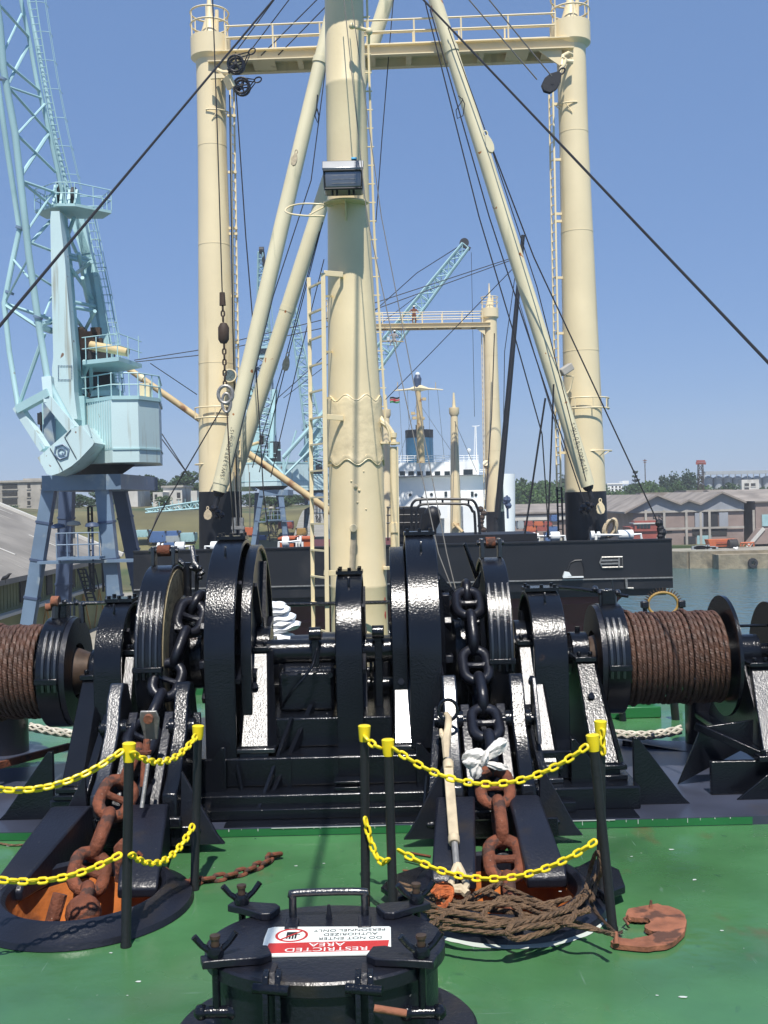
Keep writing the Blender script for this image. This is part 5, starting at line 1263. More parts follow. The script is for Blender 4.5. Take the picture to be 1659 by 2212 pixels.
# bits on the black feet
def block(c, sx, h_, m, label, ang=0, name='pulley_block'):
    c = V(c); t = thing(name, c, label, 'pulley block')
    rt = Matrix.Rotation(ang, 3, 'Y')
    def q(x, z): p = rt @ V((x, 0, z)); return (p.x, p.z)
    cheek = [(-sx*.5, -.1*h_), (-sx*.38, -.38*h_), (0, -.5*h_), (sx*.38, -.38*h_), (sx*.5, -.1*h_), (sx*.42, .2*h_), (.08*h_, .5*h_), (-.08*h_, .5*h_), (-sx*.42, .2*h_)]
    P = [q(*a) for a in cheek]
    for k, y in enumerate((-.13*sx-.03, .13*sx)): part('cheek', MB().prism(P, c+V((0, y, 0)), X3, Z3, Y3, .035), m, t, .01)
    part('sheave', MB().cyl(c+V((0, -.11*sx, -.08*h_)), c+V((0, .11*sx, -.08*h_)), sx*.43, n=22), 'ink', t)
    part('sheave_pin', MB().cyl(c+V((0, -.2*sx, -.08*h_)), c+V((0, .2*sx, -.08*h_)), sx*.10, n=10), m, t)
    e = c+rt @ V((0, 0, .62*h_)); part('shackle', MB().tube([e+rt @ V((.10*h_*math.cos(a), 0, .15*h_*math.sin(a))) for a in [2*math.pi*i/14 for i in range(14)]], .03*h_+.008, 6, closed=True), m, t)
    return t
def openblock(c, sx, h_, m, label, ang=0):
    c = V(c); t = thing('pulley_block', c, label, 'pulley block'); rt = Matrix.Rotation(ang, 3, 'Y'); q = lambda x, y, z: c+V((0, y, 0))+rt @ V((x, 0, z))
    for y in (-.14, .14):
        mb = MB().tube([q(sx*.5*math.cos(a), y, sx*.5*math.sin(a)-.05) for a in [2*math.pi*i/20 for i in range(20)]], .045, 6, closed=True)
        for i in range(5): a = 2*math.pi*i/5; mb.tube([q(sx*.1*math.cos(a), y, sx*.1*math.sin(a)-.05), q(sx*.5*math.cos(a), y, sx*.5*math.sin(a)-.05)], .03, 5)
        mb.tube([q(-sx*.45, y, .05), q(0, y, h_*.75), q(sx*.45, y, .05)], .035, 5).tube([q(0, y, -.12), q(0, y, -h_*.55)], .05, 5)
        part('frame', mb, m, t)
    part('sheave', MB().lathe(q(0, -.06, -.05), Y3, [(0, sx*.36), (0, sx*.46), (.06, sx*.40), (.12, sx*.46), (.12, sx*.36)], 24).cyl(q(0, -.2, -.05), q(0, .2, -.05), .06, n=10), 'ink', t)
    part('shackle', MB().tube([q(.10*math.cos(a), 0, h_*.9+.15*math.sin(a)) for a in [2*math.pi*i/14 for i in range(14)]], .03, 6, closed=True), m, t); return t
openblock(W(512, 138, 42.6), .62, .85, 'satin_black', 'upper black open pulley block at the left end of the crossbeam', .9)
openblock(W(525, 186, 43.6), .62, .72, 'satin_black', 'lower black pulley block hanging under the left end of the crossbeam', 1.2)
block(W(1192, 178, 42.5), .62, .95, 'far_black', 'dark solid pulley block shackled to the right goalpost', .75)
mb = MB().tube([W(1213, 142, 42.8), W(1216, 120, 43), W(1228, 114, 43.2), W(1236, 118, 43.3)], .07, 8).tube([W(1207, 162, 42.7), W(1212, 148, 42.8), W(1219, 140, 42.8), W(1222, 128, 42.9), W(1214, 124, 42.9)], .07, 8).cyl(W(1222, 132, 43.1), W(1238, 134, 43.1), .09, n=10)
part('lifting_lug', mb, 'far_cream', gp)
mb = MB().tube([W(500, 158, 42.8), W(480, 156, 43), W(468, 150, 43.2)], .08, 8).beam(W(455, 166, 43), W(488, 164, 43), .12, .18).beam(W(490, 165, 42.8), W(500, 190, 42.9), .5, .15)
part('lifting_lug', mb, 'far_cream', gp)
lt1 = thing('deck_lamp', W(496, 812, 43), 'round lamp with dark glass facing forward on the left goalpost', 'lamp')
part('lens', MB().cyl(W(496, 811, 42.75), W(496, 811, 42.8), .22, n=24), 'lamp_glass', lt1)
part('housing', MB().lathe(W(496, 811, 42.72), V((0, 1, -.1)), [(0, .23), (0, .27), (.1, .29), (.5, .2), (.5, 0), (.1, 0), (.1, .23)], 28), 'far_cream', lt1)
part('yoke', MB().beam(W(496, 822, 43), W(498, 845, 43.1), .3, .08), 'far_cream', lt1)
lt2 = thing('deck_lamp', W(1223, 800, 43), 'box shaped lamp tilted up against the right goalpost beside the boom', 'lamp')
part('housing', MB().beam(W(1211, 806, 42.8), W(1234, 791, 43), .3, .30), 'concrete', lt2, .04)
part('bracket', MB().tube([W(1222, 812, 43), W(1238, 813, 43), W(1232, 840, 43.1), W(1225, 850, 43.1)], .04, 6), 'far_cream', lt2)

# ---- derrick booms
def boom(p, q, r0, r1, label, m='boom_cream', rings=(), name='derrick_boom'):
    p = V(p); q = V(q); t = thing(name, p, label, 'derrick boom', 'cargo derrick booms')
    L = (q-p).length; part('tube', MB().tube([p, p.lerp(q, .03), p.lerp(q, .5), q], [r0*.9, r0, (r0+r1)/2*1.06, r1], 22), m, t)
    mb = MB()
    for f in rings: mb.lathe(p.lerp(q, f), q-p, [(-.12, r1), (-.12, (r0+r1)/2+.03), (.12, (r0+r1)/2+.03), (.12, r1)], 22)
    if rings: part('clamp_band', mb, 'boom_cream', t)
    part('heel_fitting', MB().ball(p, r0*.75, 12).cyl(p+(p-q).normalized()*.05, p+(p-q).normalized()*(r0*1.8), r0*.35, n=10), 'far_black', t)
    return t
bA = boom(W(473, 1062, 42), W(740, -70, 42.8), .31, .26, 'left front cream derrick boom with S.W.L. lettering near its heel', rings=(.02, .82))
bB = boom(W(497, 1055, 47.0), W(858, -70, 46), .33, .30, 'second cream derrick boom, rust streaked, just right of the left front one', rings=(.35,))
bC = boom(W(1270, 1050, 42), W(918, -70, 42.8), .29, .26, 'right cream derrick boom with S.W.L. lettering slanting down to the black post foot', rings=(.84,))
boom(W(268, 790, 60), W(735, 1120, 60), .17, .19, 'thin rust streaked boom slanting down to the right behind the left post', 'old_boom', (.08, .42))
boom(W(1074, 1118, 88), W(1130, 508, 88), .26, .16, 'black boom standing nearly upright in front of the far right post', 'far_black')
def letter_on(bm_, p, q, text, size, r, u_ax):
    p = V(p); q = V(q); d = (q-p).normalized(); nrm = V((0, -1, 0)); nrm = (nrm-d*nrm.dot(d)).normalized(); s = d.cross(nrm) if u_ax > 0 else nrm.cross(d)
    me = text_mesh(text, size, 'ink'); o = bpy.data.objects.new('lettering', me); col.objects.link(o); o.parent = bm_; WL[o] = WL[bm_]
    xx = d; yy = nrm.cross(xx)
    mx = Matrix((xx, yy, nrm)).transposed().to_4x4(); mx.translation = (p+q)/2+nrm*r
    # wrap the flat letters round the tube
    for v_ in me.vertices:
        a = v_.co.y/r; v_.co = V((v_.co.x, r*math.sin(a), r*math.cos(a)-r+.012))
    o.matrix_local = Matrix.Translation(-WL[bm_]) @ mx
letter_on(bA, W(483, 1030, 42), W(506, 925, 42), 'S.W.L.3.8T TONS-15°', .215, .335, 1)
letter_on(bC, W(1236, 925, 42), W(1259, 1010, 42), 'S.W.L.0.8½TONS-15°', .215, .325, 1)
# far goalpost, kingposts
gp2, g2l, g2r = goalpost(98, (742, 1160, 724, 693), (1071, 1150, 1058, 686), .86, .62, .79, .80, 'far cream goalpost mast with a workman standing on its walkway', 1.02, (704, 713, 699, 708), 1105)
ladder_y(W(1040, 716, 98), W(1046, 1100, 98), .1, 30, 'far_cream', gp2)
part('lamp', MB().tube([W(1050, 1000, 96.5), W(1052, 1008, 97)], [.3, .25], 12), 'far_cream', gp2)
def kingpost(u0, v0, u1, v1, Y, r0, r1, label):
    t = thing('kingpost', W(u0, v0, Y), label, 'kingpost'); b = W(u0, v0, Y); tp = W(u1, v1, Y)
    part('post', MB().tube([b, tp], [r0, r1], 26), 'far_cream', t)
    part('head', MB().lathe(tp, Z3, [(-.3, r1), (0, r1*1.45), (.55, r1*1.45), (.55, r1*1.3), (.6, r1*.5), (2.0, .08), (2.0, 0)], 22, closed=False), 'far_cream', t)
    return t
kp = kingpost(985, 1162, 981, 893, 105, .56, .34, 'slim cream kingpost in front of the white bridge house')
part('gooseneck', MB().tube([W(980, 1130, 104), W(1000, 1150, 103)], .16, 10).beam(W(975, 1133, 104), W(992, 1133, 104), .5, .3), 'old_boom', kp)
part('stay', MB().tube([W(984, 910, 104), W(976, 1150, 104)], .022, 5).tube([W(982, 910, 104), W(1030, 1020, 104)], .022, 5).tube([W(984, 910, 104), W(1000, 1150, 104)], .022, 5), 'wire_grey', kp)
kingpost(835, 1160, 834, 897, 105, .62, .32, 'slim cream kingpost half hidden behind the near mast')
# winches on the stern of the ship
gW = 'white winches on the deck of the ship beyond'
def winch(u0, u1, v0, v1, Y, label, flip=1):
    a = W(u0, v1, Y); b = W(u1, v0, Y); h_ = b.z-a.z; L = b.x-a.x
    t = thing('deck_winch', (a.x+L/2, Y, a.z), label, 'winch', gW); r = h_*.5; zc = a.z+h_*.5
    x1 = a.x if flip > 0 else b.x; s = flip
    part('drum_cover', MB().cyl((x1+s*L*.62, Y, zc), (x1+s*L*.95, Y, zc), r, n=24), 'white', t, .03)
    part('shaft', MB().cyl((x1+s*L*.1, Y, zc), (x1+s*L*.7, Y, zc), r*.22, n=12), 'white', t)
    part('end_frame', MB().cyl((x1+s*L*.02, Y, zc), (x1+s*L*.10, Y, zc), r*.95, n=20).cyl((x1+s*L*.16, Y, zc), (x1+s*L*.22, Y, zc), r*.8, n=20).beam((x1+s*L*.12, Y, a.z-.6), (x1+s*L*.12, Y, zc), .1, .3), 'white', t)
    part('guard_bar', MB().tube([(x1+s*L*.05, Y-.4, zc+r*.3), (x1+s*L*.65, Y-.4, zc+r*.1)], .035, 6).tube([(x1+s*L*.95, Y, zc), (x1+s*L*1.12, Y, zc+r*.1), (x1+s*L*1.15, Y, a.z-.2)], .05, 6), 'white', t)
    part('seat', MB().box((a.x, Y-.5, a.z-.9), (b.x, Y+.5, a.z-.02)), 'far_black', t)
winch(1274, 1372, 1144, 1168, 42, 'large white winch with a fat drum right of the right post foot')
winch(340, 402, 1170, 1193, 42, 'white winch with a fat drum left of the left post foot', 1)
winch(452, 520, 1168, 1192, 42, 'small white winch beside the left post foot', -1)
winch(1150, 1212, 1148, 1170, 42, 'small white winch left of the right post foot', 1)
winch(608, 652, 1158, 1184, 42, 'small white winch between the black hull and the cranes', -1)
mb = MB()
for k in range(8): c = W(1318+rnd.uniform(-3, 3), 1140+rnd.uniform(-2, 2), 42.5); mb.tube([c+V((.2*math.cos(a)+.1*math.sin(a), .05*k-.2, .34*math.sin(a))) for a in [2*math.pi*i/16 for i in range(16)]], .04, 5, closed=True)
solo('coiled_rope', mb, 'tan_paint', 'coil of tan rope hung beside the large white winch', 'rope', loc=W(1318, 1140, 42.5))
block(W(449, 1112, 42.6), .32, .42, 'tan_paint', 'small yellowish pulley block on the black foot of the left post')
block(W(1297, 1098, 42.7), .34, .5, 'far_cream', 'small cream pulley block on the black foot of the right post')
mb = MB()
for (u, v, r) in ((1262, 1095, .16), (1270, 1100, .14), (1278, 1092, .12), (1268, 1088, .12), (1256, 1102, .1)): mb.ball(W(u, v, 42.8), r, 8)
solo('heel_swivel', mb, 'satin_black', 'black swivel fitting at the heel of the right boom', 'swivel', loc=W(1268, 1095, 42.8))
mb = MB()
for (u, v, r) in ((463, 1098, .16), (470, 1106, .14), (478, 1112, .14), (468, 1116, .1)): mb.ball(W(u, v, 42.8), r, 8)
solo('heel_swivel', mb, 'satin_black', 'black swivel fitting at the heel of the left boom', 'swivel', loc=W(468, 1100, 42.8))
# figures
def person(parts, joints, helmet, label, mats_):
    # joints: dict name->Vector ; edges with radii -> one skinned body
    t = thing('person', joints['pelvis'], label, 'person'); me = bpy.data.meshes.new('body'); names = list(joints); idx = {n: i for i, n in enumerate(names)}
    me.from_pydata([tuple(joints[n]-WL[t]) for n in names], [(idx[a], idx[b]) for a, b in parts], [])
    o = bpy.data.objects.new('body', me); col.objects.link(o); o.parent = t; WL[o] = WL[t]
    m = o.modifiers.new('skin', 'SKIN'); o.modifiers.new('sub', 'SUBSURF').levels = 1; o.modifiers['sub'].render_levels = 1
    R_ = dict(pelvis=.15, chest=.17, neck=.07, head=.095, sh=.08, el=.055, ha=.045, hip=.11, kn=.075, an=.05, toe=.05)
    for i, n in enumerate(names):
        r = R_[n.split('_')[0]]; me.skin_vertices[0].data[i].radius = (r, r); me.skin_vertices[0].data[i].use_root = (n == 'pelvis')
    me.materials.append(M[mats_[0]])
    hd_ = joints['head']
    part('head', MB().ball(hd_, .105, 14, 1.2), 'skin', t)
    part('hard_hat', MB().lathe(hd_+V((0, 0, .04)), Z3, [(0, .15), (.0, .125), (.06, .115), (.11, .06), (.12, 0)], 16, closed=False), helmet, t)
    if mats_[1]: part('trousers', mats_[1], 'dark_trousers', t)
    return t
E = [('pelvis', 'chest'), ('chest', 'neck'), ('neck', 'head'), ('chest', 'sh_l'), ('sh_l', 'el_l'), ('el_l', 'ha_l'), ('chest', 'sh_r'), ('sh_r', 'el_r'), ('el_r', 'ha_r'), ('pelvis', 'hip_l'), ('hip_l', 'kn_l'), ('kn_l', 'an_l'), ('an_l', 'toe_l'), ('pelvis', 'hip_r'), ('hip_r', 'kn_r'), ('kn_r', 'an_r'), ('an_r', 'toe_r')]
f0 = W(895, 703, 98.0)
def J(d): return {k: f0+V(p) for k, p in d.items()}
person(E, J(dict(pelvis=(0, 0, .95), chest=(0, 0, 1.33), neck=(0, 0, 1.52), head=(0, -.02, 1.64), sh_l=(-.22, 0, 1.40), el_l=(-.42, -.05, 1.22), ha_l=(-.40, -.3, 1.12), sh_r=(.22, 0, 1.40), el_r=(.40, -.05, 1.18), ha_r=(.36, -.28, 1.08), hip_l=(-.11, 0, .88), kn_l=(-.13, 0, .48), an_l=(-.13, .0, .08), toe_l=(-.13, -.14, .04), hip_r=(.11, 0, .88), kn_r=(.13, 0, .48), an_r=(.13, 0, .08), toe_r=(.14, -.14, .04))), 'white', 'person in brown coveralls and white hard hat standing on the far walkway', ('coverall', None))
f0 = W(851, 735, 96.5)-V((0, 0, 0))
person(E, J(dict(pelvis=(0, 0, .0), chest=(.02, 0, .42), neck=(.05, 0, .62), head=(.07, -.02, .74), sh_l=(-.20, 0, .50), el_l=(-.40, -.05, .35), ha_l=(-.50, -.1, .55), sh_r=(.24, 0, .50), el_r=(.36, -.1, .25), ha_r=(.42, -.2, .45), hip_l=(-.12, -.05, -.02), kn_l=(-.22, -.42, -.08), an_l=(-.36, -.40, -.50), toe_l=(-.42, -.5, -.55), hip_r=(.12, -.05, -.02), kn_r=(.20, -.42, -.10), an_r=(.24, -.38, -.55), toe_r=(.26, -.5, -.6))), 'white', 'person in grey shirt and white hard hat sitting on a plank hung below the walkway', ('grey_shirt', None))
pk = thing('hanging_plank', W(846, 737, 96.5), 'wooden plank on two ropes hanging below the far walkway', 'plank')
part('board', MB().beam(W(820, 737, 96.5), W(872, 738, 96.5), .3, .06), 'old_boom', pk)
part('rope', MB().tube([W(824, 737, 96.5), W(832, 706, 97.3)], .02, 5).tube([W(868, 738, 96.5), W(866, 706, 97.3)], .02, 5), 'brown_rope', pk)
part('bucket', MB().cyl(W(839, 736, 96.4), W(839, 729, 96.4), .13, .17, 12), 'white', pk)
# two riggers' gear hanging by the far right post
mb = MB()
for (u, v, r) in ((1095, 1080, .35), (1098, 1092, .3), (1091, 1086, .2)): mb.ball(W(u, v, 92), r, 8)
mb.tube([W(1095, 1070, 92), W(1097, 1120, 92)], .1, 6)
solo('hanging_hook', mb, 'leg_dark', 'dark hook block hanging right of the far right post', 'hook block', loc=W(1095, 1085, 92))
mb = MB()
for k in range(7): mb.ball(W(1042+rnd.uniform(-4, 4), 1100+k*9, 92), .28, 8)
solo('rope_bundle', mb, 'wire_brown', 'brown bundle of rope tied left of the far right post', 'rope', loc=W(1042, 1130, 92))

# ================================================================ wires
def w2(pts, r, m, label, group=None, sag=0.0): return wire([W(*p) for p in pts], r, m, label, 'wire', group, sag=sag)
w2([(-40, 751, 5.6), (590, 0, 9.6), (760, -205, 10.2)], .0085, 'wire_dark', 'thick black stay running from the left edge up behind the mast head')
w2([(1700, 826, 5.6), (915, 0, 9.6), (770, -155, 10.2)], .0085, 'wire_dark', 'thick black stay running from the right edge up to the mast head')
w2([(740, -30, 9.9), (793, 469, 9.4), (947, 1195, 8.1), (975, 1268, 7.7)], .0045, 'wire_grey', 'left thin grey wire leading down to the right chain wheel')
w2([(755, -30, 9.9), (824, 469, 9.4), (965, 1195, 8.1), (984, 1272, 7.7)], .0045, 'wire_grey', 'right thin grey wire leading down to the right chain wheel')
g3 = 'rigging wires of the goalpost mast'
for (a, b, lb) in (((508, 114), (598, -8), 'first thin wire rising right from the upper left block'), ((543, 107), (630, -8), 'second thin wire rising right from the upper left block'), ((564, 120), (688, -4), 'third thin wire rising right behind the crossbeam'), ((601, 119), (702, 16), 'fourth thin wire rising right just left of the near mast')):
    w2([(*a, 43.4), (*b, 43.4)], .022, 'wire_dark', lb, g3)
w2([(919, 7, 41), (1035, 469, 41), (1110, 720, 41), (1171, 938, 41), (1186, 1165, 41)], .026, 'wire_dark', 'left of two dark wires falling inside the right boom', g3)
w2([(929, 20, 41), (1057, 469, 41), (1194, 885, 41), (1262, 1085, 41)], .026, 'wire_dark', 'right of two dark wires falling inside the right boom', g3)
w2([(1066, 328, 41), (1153, 555, 41), (1368, 1016, 40.6), (1427, 1141, 40.4)], .028, 'wire_dark', 'dark wire from the right boom block down to the wall corner', g3)
w2([(1005, -10, 42), (1160, 172, 42.2)], .026, 'wire_grey', 'left grey wire slanting into the dark block', g3)
w2([(1052, -6, 42), (1192, 165, 42.4)], .026, 'wire_grey', 'right grey wire slanting behind the dark block', g3)
w2([(510, 200, 43), (531, 512, 43), (545, 680, 43), (561, 920, 42.5), (569, 1062, 42), (583, 1170, 42)], .026, 'wire_dark', 'dark wire hanging from the lower left block', g3)
w2([(1132, 1165, 41), (1178, 860, 41)], .04, 'wire_dark', 'dark wire bundle rising beside the right ladder', g3)
w2([(1183, 1160, 41.2), (1196, 830, 41.2)], .035, 'wire_dark', 'dark wire close beside the right ladder', g3)
w2([(496, 205, 43), (503, 700, 43), (512, 1070, 43), (533, 1168, 43)], .03, 'wire_dark', 'dark wire along the left ladder', g3)
for (k, (a, b, c)) in enumerate((((690, 500), (612, 790), (545, 1010)), ((697, 480), (620, 780), (560, 1020)), ((700, 560), (640, 800), (585, 1030)))):
    w2([(*a, 45.5), (*b, 45.5), (*c, 45)], .022, 'wire_dark', ('first', 'second', 'third')[k]+' wire beside the rust streaked boom', g3)
w2([(708, 110, 42.2), (672, 390, 42), (590, 640, 41.7), (500, 1010, 41.4)], .022, 'wire_dark', 'dark wire lying along the left front boom', g3)
w2([(968, 60, 42.2), (1060, 315, 42), (1160, 620, 41.6), (1266, 1040, 41.5)], .022, 'wire_dark', 'dark wire lying along the right boom', g3)
w2([(850, -5, 44), (825, 300, 44), (812, 480, 44)], .022, 'wire_dark', 'dark wire right of the near mast under the crossbeam', g3)
for (k, u) in enumerate((505, 512, 520, 540)): w2([(u-10+k*3, 1020, 41.5), (u, 1140, 41.2)], .022, 'wire_grey', ('first', 'second', 'third', 'fourth')[k]+' grey pendant wire over the big left gear guard', g3)
mb = MB()
for u in (506, 522): mb.tube([W(u, 1118, 41.1), W(u, 1152, 41.1)], .09, 8)
mb.beam(W(500, 1140, 41.1), W(528, 1140, 41.1), .2, .12)
solo('rigging_screws', mb, 'bare_steel', 'pair of steel rigging screws above the big left gear guard', 'rigging screw', loc=W(514, 1140, 41.1))
g4 = 'wires between the far masts and cranes'
w2([(290, 778, 80), (425, 757, 80), (700, 690, 80), (1104, 558, 88)], .035, 'wire_dark', 'upper long far wire passing behind both masts', g4)
w2([(280, 783, 80), (425, 768, 80), (700, 708, 80), (1104, 562, 88)], .035, 'wire_dark', 'lower long far wire passing behind both masts', g4)
w2([(325, 785, 75), (425, 852, 70)], .03, 'wire_dark', 'far wire slanting down to the left post', g4)
w2([(345, 930, 60), (400, 1015, 60)], .03, 'wire_dark', 'left far wire slanting under the thin boom', g4)
w2([(345, 942, 60), (410, 1030, 60)], .03, 'wire_dark', 'right far wire slanting under the thin boom', g4)
w2([(480, 880, 42), (345, 1110, 42), (318, 1168, 42)], .026, 'wire_dark', 'dark wire from the left post down to the wall left of the winch', g3)
w2([(1107, 581, 90), (833, 863, 95)], .035, 'wire_dark', 'dark wire slanting from the black boom to the far deck', g4)
w2([(1018, 545, 130), (1025, 900, 130)], .03, 'wire_dark', 'hoist wire hanging from the distant crane jib tip', g4)
w2([(1112, 600, 88), (1090, 760, 90), (1085, 1100, 90)], .035, 'wire_dark', 'far wire falling behind the black boom', g4)
w2([(1068, 720, 95), (1062, 900, 95), (1046, 1120, 92)], .05, 'wire_dark', 'dark runner wire hanging on the far right post', g4)
w2([(1118, 640, 88), (1180, 850, 60), (1252, 1085, 45)], .03, 'wire_dark', 'wire from the black boom down to the right post foot', g4)
# hanging chain with its block at the left
CY = 30.0
w2([(459, -10, CY), (470, 300, CY), (480, 632, CY)], .018, 'wire_dark', 'dark wire holding the brown block in front of the left post')
t = thing('hanging_chain', W(483, 640, CY), 'brown rusty chain with a long block hanging in front of the left post', 'chain')
part('rope_socket', MB().cyl(W(480, 632, CY), W(481, 660, CY), .075, .09, 10), 'wire_brown', t)
HL = link_mesh('hanging_link', .20, .13, .025, 'wire_brown', False, 7)
chain([W(481, 660, CY), W(482, 698, CY)], HL, .20, .025, t); chain([W(484, 742, CY), W(486, 835, CY)], HL, .20, .025, t)
part('swivel_block', MB().lathe(W(483, 743, CY), W(483, 695, CY)-W(483, 743, CY), [(0, 0), (.02, .09), (.12, .15), (.45, .155), (.57, .09), (.60, 0)], 16, closed=False), 'wire_brown', t)
part('ring', MB().tube([W(487, 852, CY)+V((.20*math.cos(a), 0, .24*math.sin(a))) for a in [2*math.pi*i/20 for i in range(20)]], .05, 8, closed=True).tube([W(489, 862, CY)+V((.12*math.cos(a), 0, .26*math.sin(a)-.1)) for a in [2*math.pi*i/20 for i in range(20)]], .04, 8, closed=True), 'bare_steel', t)
part('pendant', MB().tube([W(490, 880, CY), W(496, 1000, CY), W(505, 1150, CY+8)], .02, 6), 'wire_brown', t)
wire([W(990, 207, 42), W(1000, 215, 42), W(985, 238, 42), W(988, 256, 42), W(1000, 250, 42), W(1004, 225, 42), W(998, 212, 42)], .02, 'wire_dark', 'small wire loop hanging inside the upper part of the starboard boom', 'wire')
wire([W(686, 205, 42), W(684, 235, 42), W(680, 250, 42), W(686, 265, 42), W(689, 250, 42), W(685, 235, 42)], .03, 'wire_dark', 'short dark sling hanging beside the near mast from the front boom', 'wire')
# small blocks on booms
block(W(636, 345, 41.4), .22, .5, 'tan_paint', 'small block lying on the left front boom', .25)
block(W(1057, 312, 41.2), .30, .7, 'boom_cream', 'cream block lying on the right boom', -.3)
block(W(618, 786, 45), .30, .62, 'tan_paint', 'tan block hanging between the cranes and the rusty boom', .2)
# forestay overhead, only its shadow falls on the deck
wire([(-.02, 10.2, 9.2), (-.13, 6, 6.9), (-.33, 0, 4.4), (-.4, -3, 3.2)], .016, 'wire_dark', 'overhead forestay running from the mast head towards the bow', 'wire')
# ================================================================ water, quays, land
QZ = -7.0; WZ = -9.0
struct('water', MB().box((-400, -60, WZ-.5), (700, 900, WZ)), 'water', smooth=False)
def sheet(xs, ys, fz, name, m):
    mb = MB(); nx, ny = len(xs), len(ys)
    for y in ys:
        for x in xs: mb.v.append(V((x, y, fz(x, y))))
    for j in range(ny-1):
        for i in range(nx-1): mb.f.append((j*nx+i, j*nx+i+1, (j+1)*nx+i+1, (j+1)*nx+i))
    return struct(name, mb, m)
struct('quay', MB().box((-260, -40, WZ-1), (-11.3, 185, QZ)), 'quay_ground', smooth=False)
# hill behind the left quay
def hz(x, y):
    t = max(0, min(1, (y-118)/45.0)); t = t*t*(3-2*t)
    return QZ+.05+t*(8.3+.7*math.sin(x*.07)+.5*math.sin(x*.19+y*.05))
sheet([-300+i*8 for i in range(37)], [112+j*6 for j in range(24)], lambda x, y: hz(x, y) if x < -8 else hz(x, y), 'hill', 'hill_grass')
# far bank: land to the horizon and its stone quay wall
FY = 153.0
bank = [(6, 250), (8, 205), (22, 185), (36, FY+8), (43, FY), (300, FY-12), (900, FY-12), (900, 2500), (-900, 2500), (-900, 330), (-20, 250)]
struct('far_bank', MB().xy(bank, WZ-1, QZ+.4), 'quay_ground', smooth=False)
mb = MB()
for (a, b) in (((22, 185), (36, FY+8)), ((36, FY+8), (43, FY)), ((43, FY), (300, FY-12))):
    a = V((a[0], a[1], 0)); b = V((b[0], b[1], 0)); n_ = (b-a).normalized().cross(Z3)*.25
    mb.beam(a+n_+V((0, 0, WZ+1.05)), b+n_+V((0, 0, WZ+1.05)), .5, 2.7)
qw = solo('quay_wall', mb, 'quay_stone', 'weathered stone quay wall along the far side of the water', 'quay wall', loc=(43, FY, WZ), smooth=False)
jx = W(1565, 1195, 151).x
t = thing('jetty', (jx, 150, WZ), 'small stone landing step jutting from the far quay with a black tyre', 'jetty')
part('block', MB().box((jx-1.3, 149.5, WZ-.5), (jx+9, 153.2, QZ+.0)), 'quay_stone', t, smooth=False)
part('tyre', MB().lathe((jx+3.4, 149.2, WZ+.8), Y3, [(0, .3), (0, .65), (.3, .7), (.3, .3)], 20), 'ink', t)
struct('bank_slope', MB().prism([(0, 0), (1.9, 0), (1.9, .5), (0, .05)], (20, FY+7, QZ+.3), (0, -1, 0), (0, 0, -1), (1, 0, 0), .01) if False else MB().box((20, FY+9, QZ+.4), (62, FY+13, QZ+.75)), 'hill_grass', smooth=False)

# ================================================================ left transit shed
SE = -21.4; z_e = -2.0; yA, yB = 22, 84.5
sh_ = thing('transit_shed', (SE, yB, QZ), 'long shed with grey sheet roof and olive green walls on the left quay', 'shed')
rx, rz = -37.5, z_e+7.2
mb = MB(); n = 24
part('roof', MB().prism([(SE+.7, z_e-.25), (rx, rz), (rx, rz+.25), (SE+.7, z_e+.05)], (0, yA, 0), X3, Z3, Y3, yB-yA).prism([(rx, rz), (rx*2-SE-.7, z_e-.25), (rx*2-SE-.7, z_e), (rx, rz+.25)], (0, yA, 0), X3, Z3, Y3, yB-yA), 'roof_grey', sh_, smooth=False)
mb = MB()
for k in range(int((yB-yA)/3.1)):
    y = yA+1.5+k*3.1
    for s in (.18, .5, .82):
        a = V((SE+.7, y, z_e+.08)).lerp(V((rx, y, rz+.28)), s-.05); b = V((SE+.7, y, z_e+.08)).lerp(V((rx, y, rz+.28)), s+.08)
        if (k+int(s*10)) % 3 == 0: mb.beam(a, b, .18, .03)
part('roof_sheet_lap', mb, 'pale_wall', sh_)
part('gable_trim', MB().beam((SE+.9, yB, z_e+.05), (rx, yB, rz+.3), .5, .3), 'pale_wall', sh_, smooth=False)
part('wall', MB().box((SE-.1, yA, QZ), (SE+.0, yB-.5, z_e)), 'olive_wall', sh_, smooth=False)
mb = MB(); k = 0; y = yA
while y < yB-1:
    if k % 5 in (1,): mb.box((SE+.003, y, z_e-1.7), (SE+.06, y+2.2, z_e-.1))
    else:
        for q in range(5): mb.box((SE+.003, y+q*.5, z_e-1.75), (SE+.03, y+q*.5+.06, z_e-.1))
    y += 2.6; k += 1
part('wall_ribs', mb, 'olive_wall', sh_, smooth=False)
part('door_track', MB().box((SE+.0, yA, z_e-2.1), (SE+.5, yB-.5, z_e-1.92)), 'pale_wall', sh_, smooth=False)
mb = MB()
for k in range(5):
    y = 58+k*5; mb.box((SE+.01, y, z_e-1.6), (SE+.10, y+1.1, z_e-.15))
part('dark_panel', mb, 'dark_wall', sh_, smooth=False)
mb = MB()
for k in range(14):
    y = yA+2+k*4.2; mb.beam((SE+.12, y, z_e-4.9), (SE+.12, y+1.6, z_e-2.3), .1, .06).beam((SE+.12, y+3.2, z_e-4.9), (SE+.12, y+1.6, z_e-2.3), .1, .06)
part('door_brace', mb, 'cont_ochre', sh_, smooth=False)
part('far_wall', MB().prism([(SE, QZ), (SE, z_e-.2), (rx, rz-.2), (rx, QZ)], (0, yB-.6, 0), X3, Z3, Y3, .1), 'olive_wall', sh_, smooth=False)
bd = thing('shorebird', W(12, 1250, 52), 'small dark bird perched on the eave of the green shed', 'bird')
c = W(12, 1249, 52)
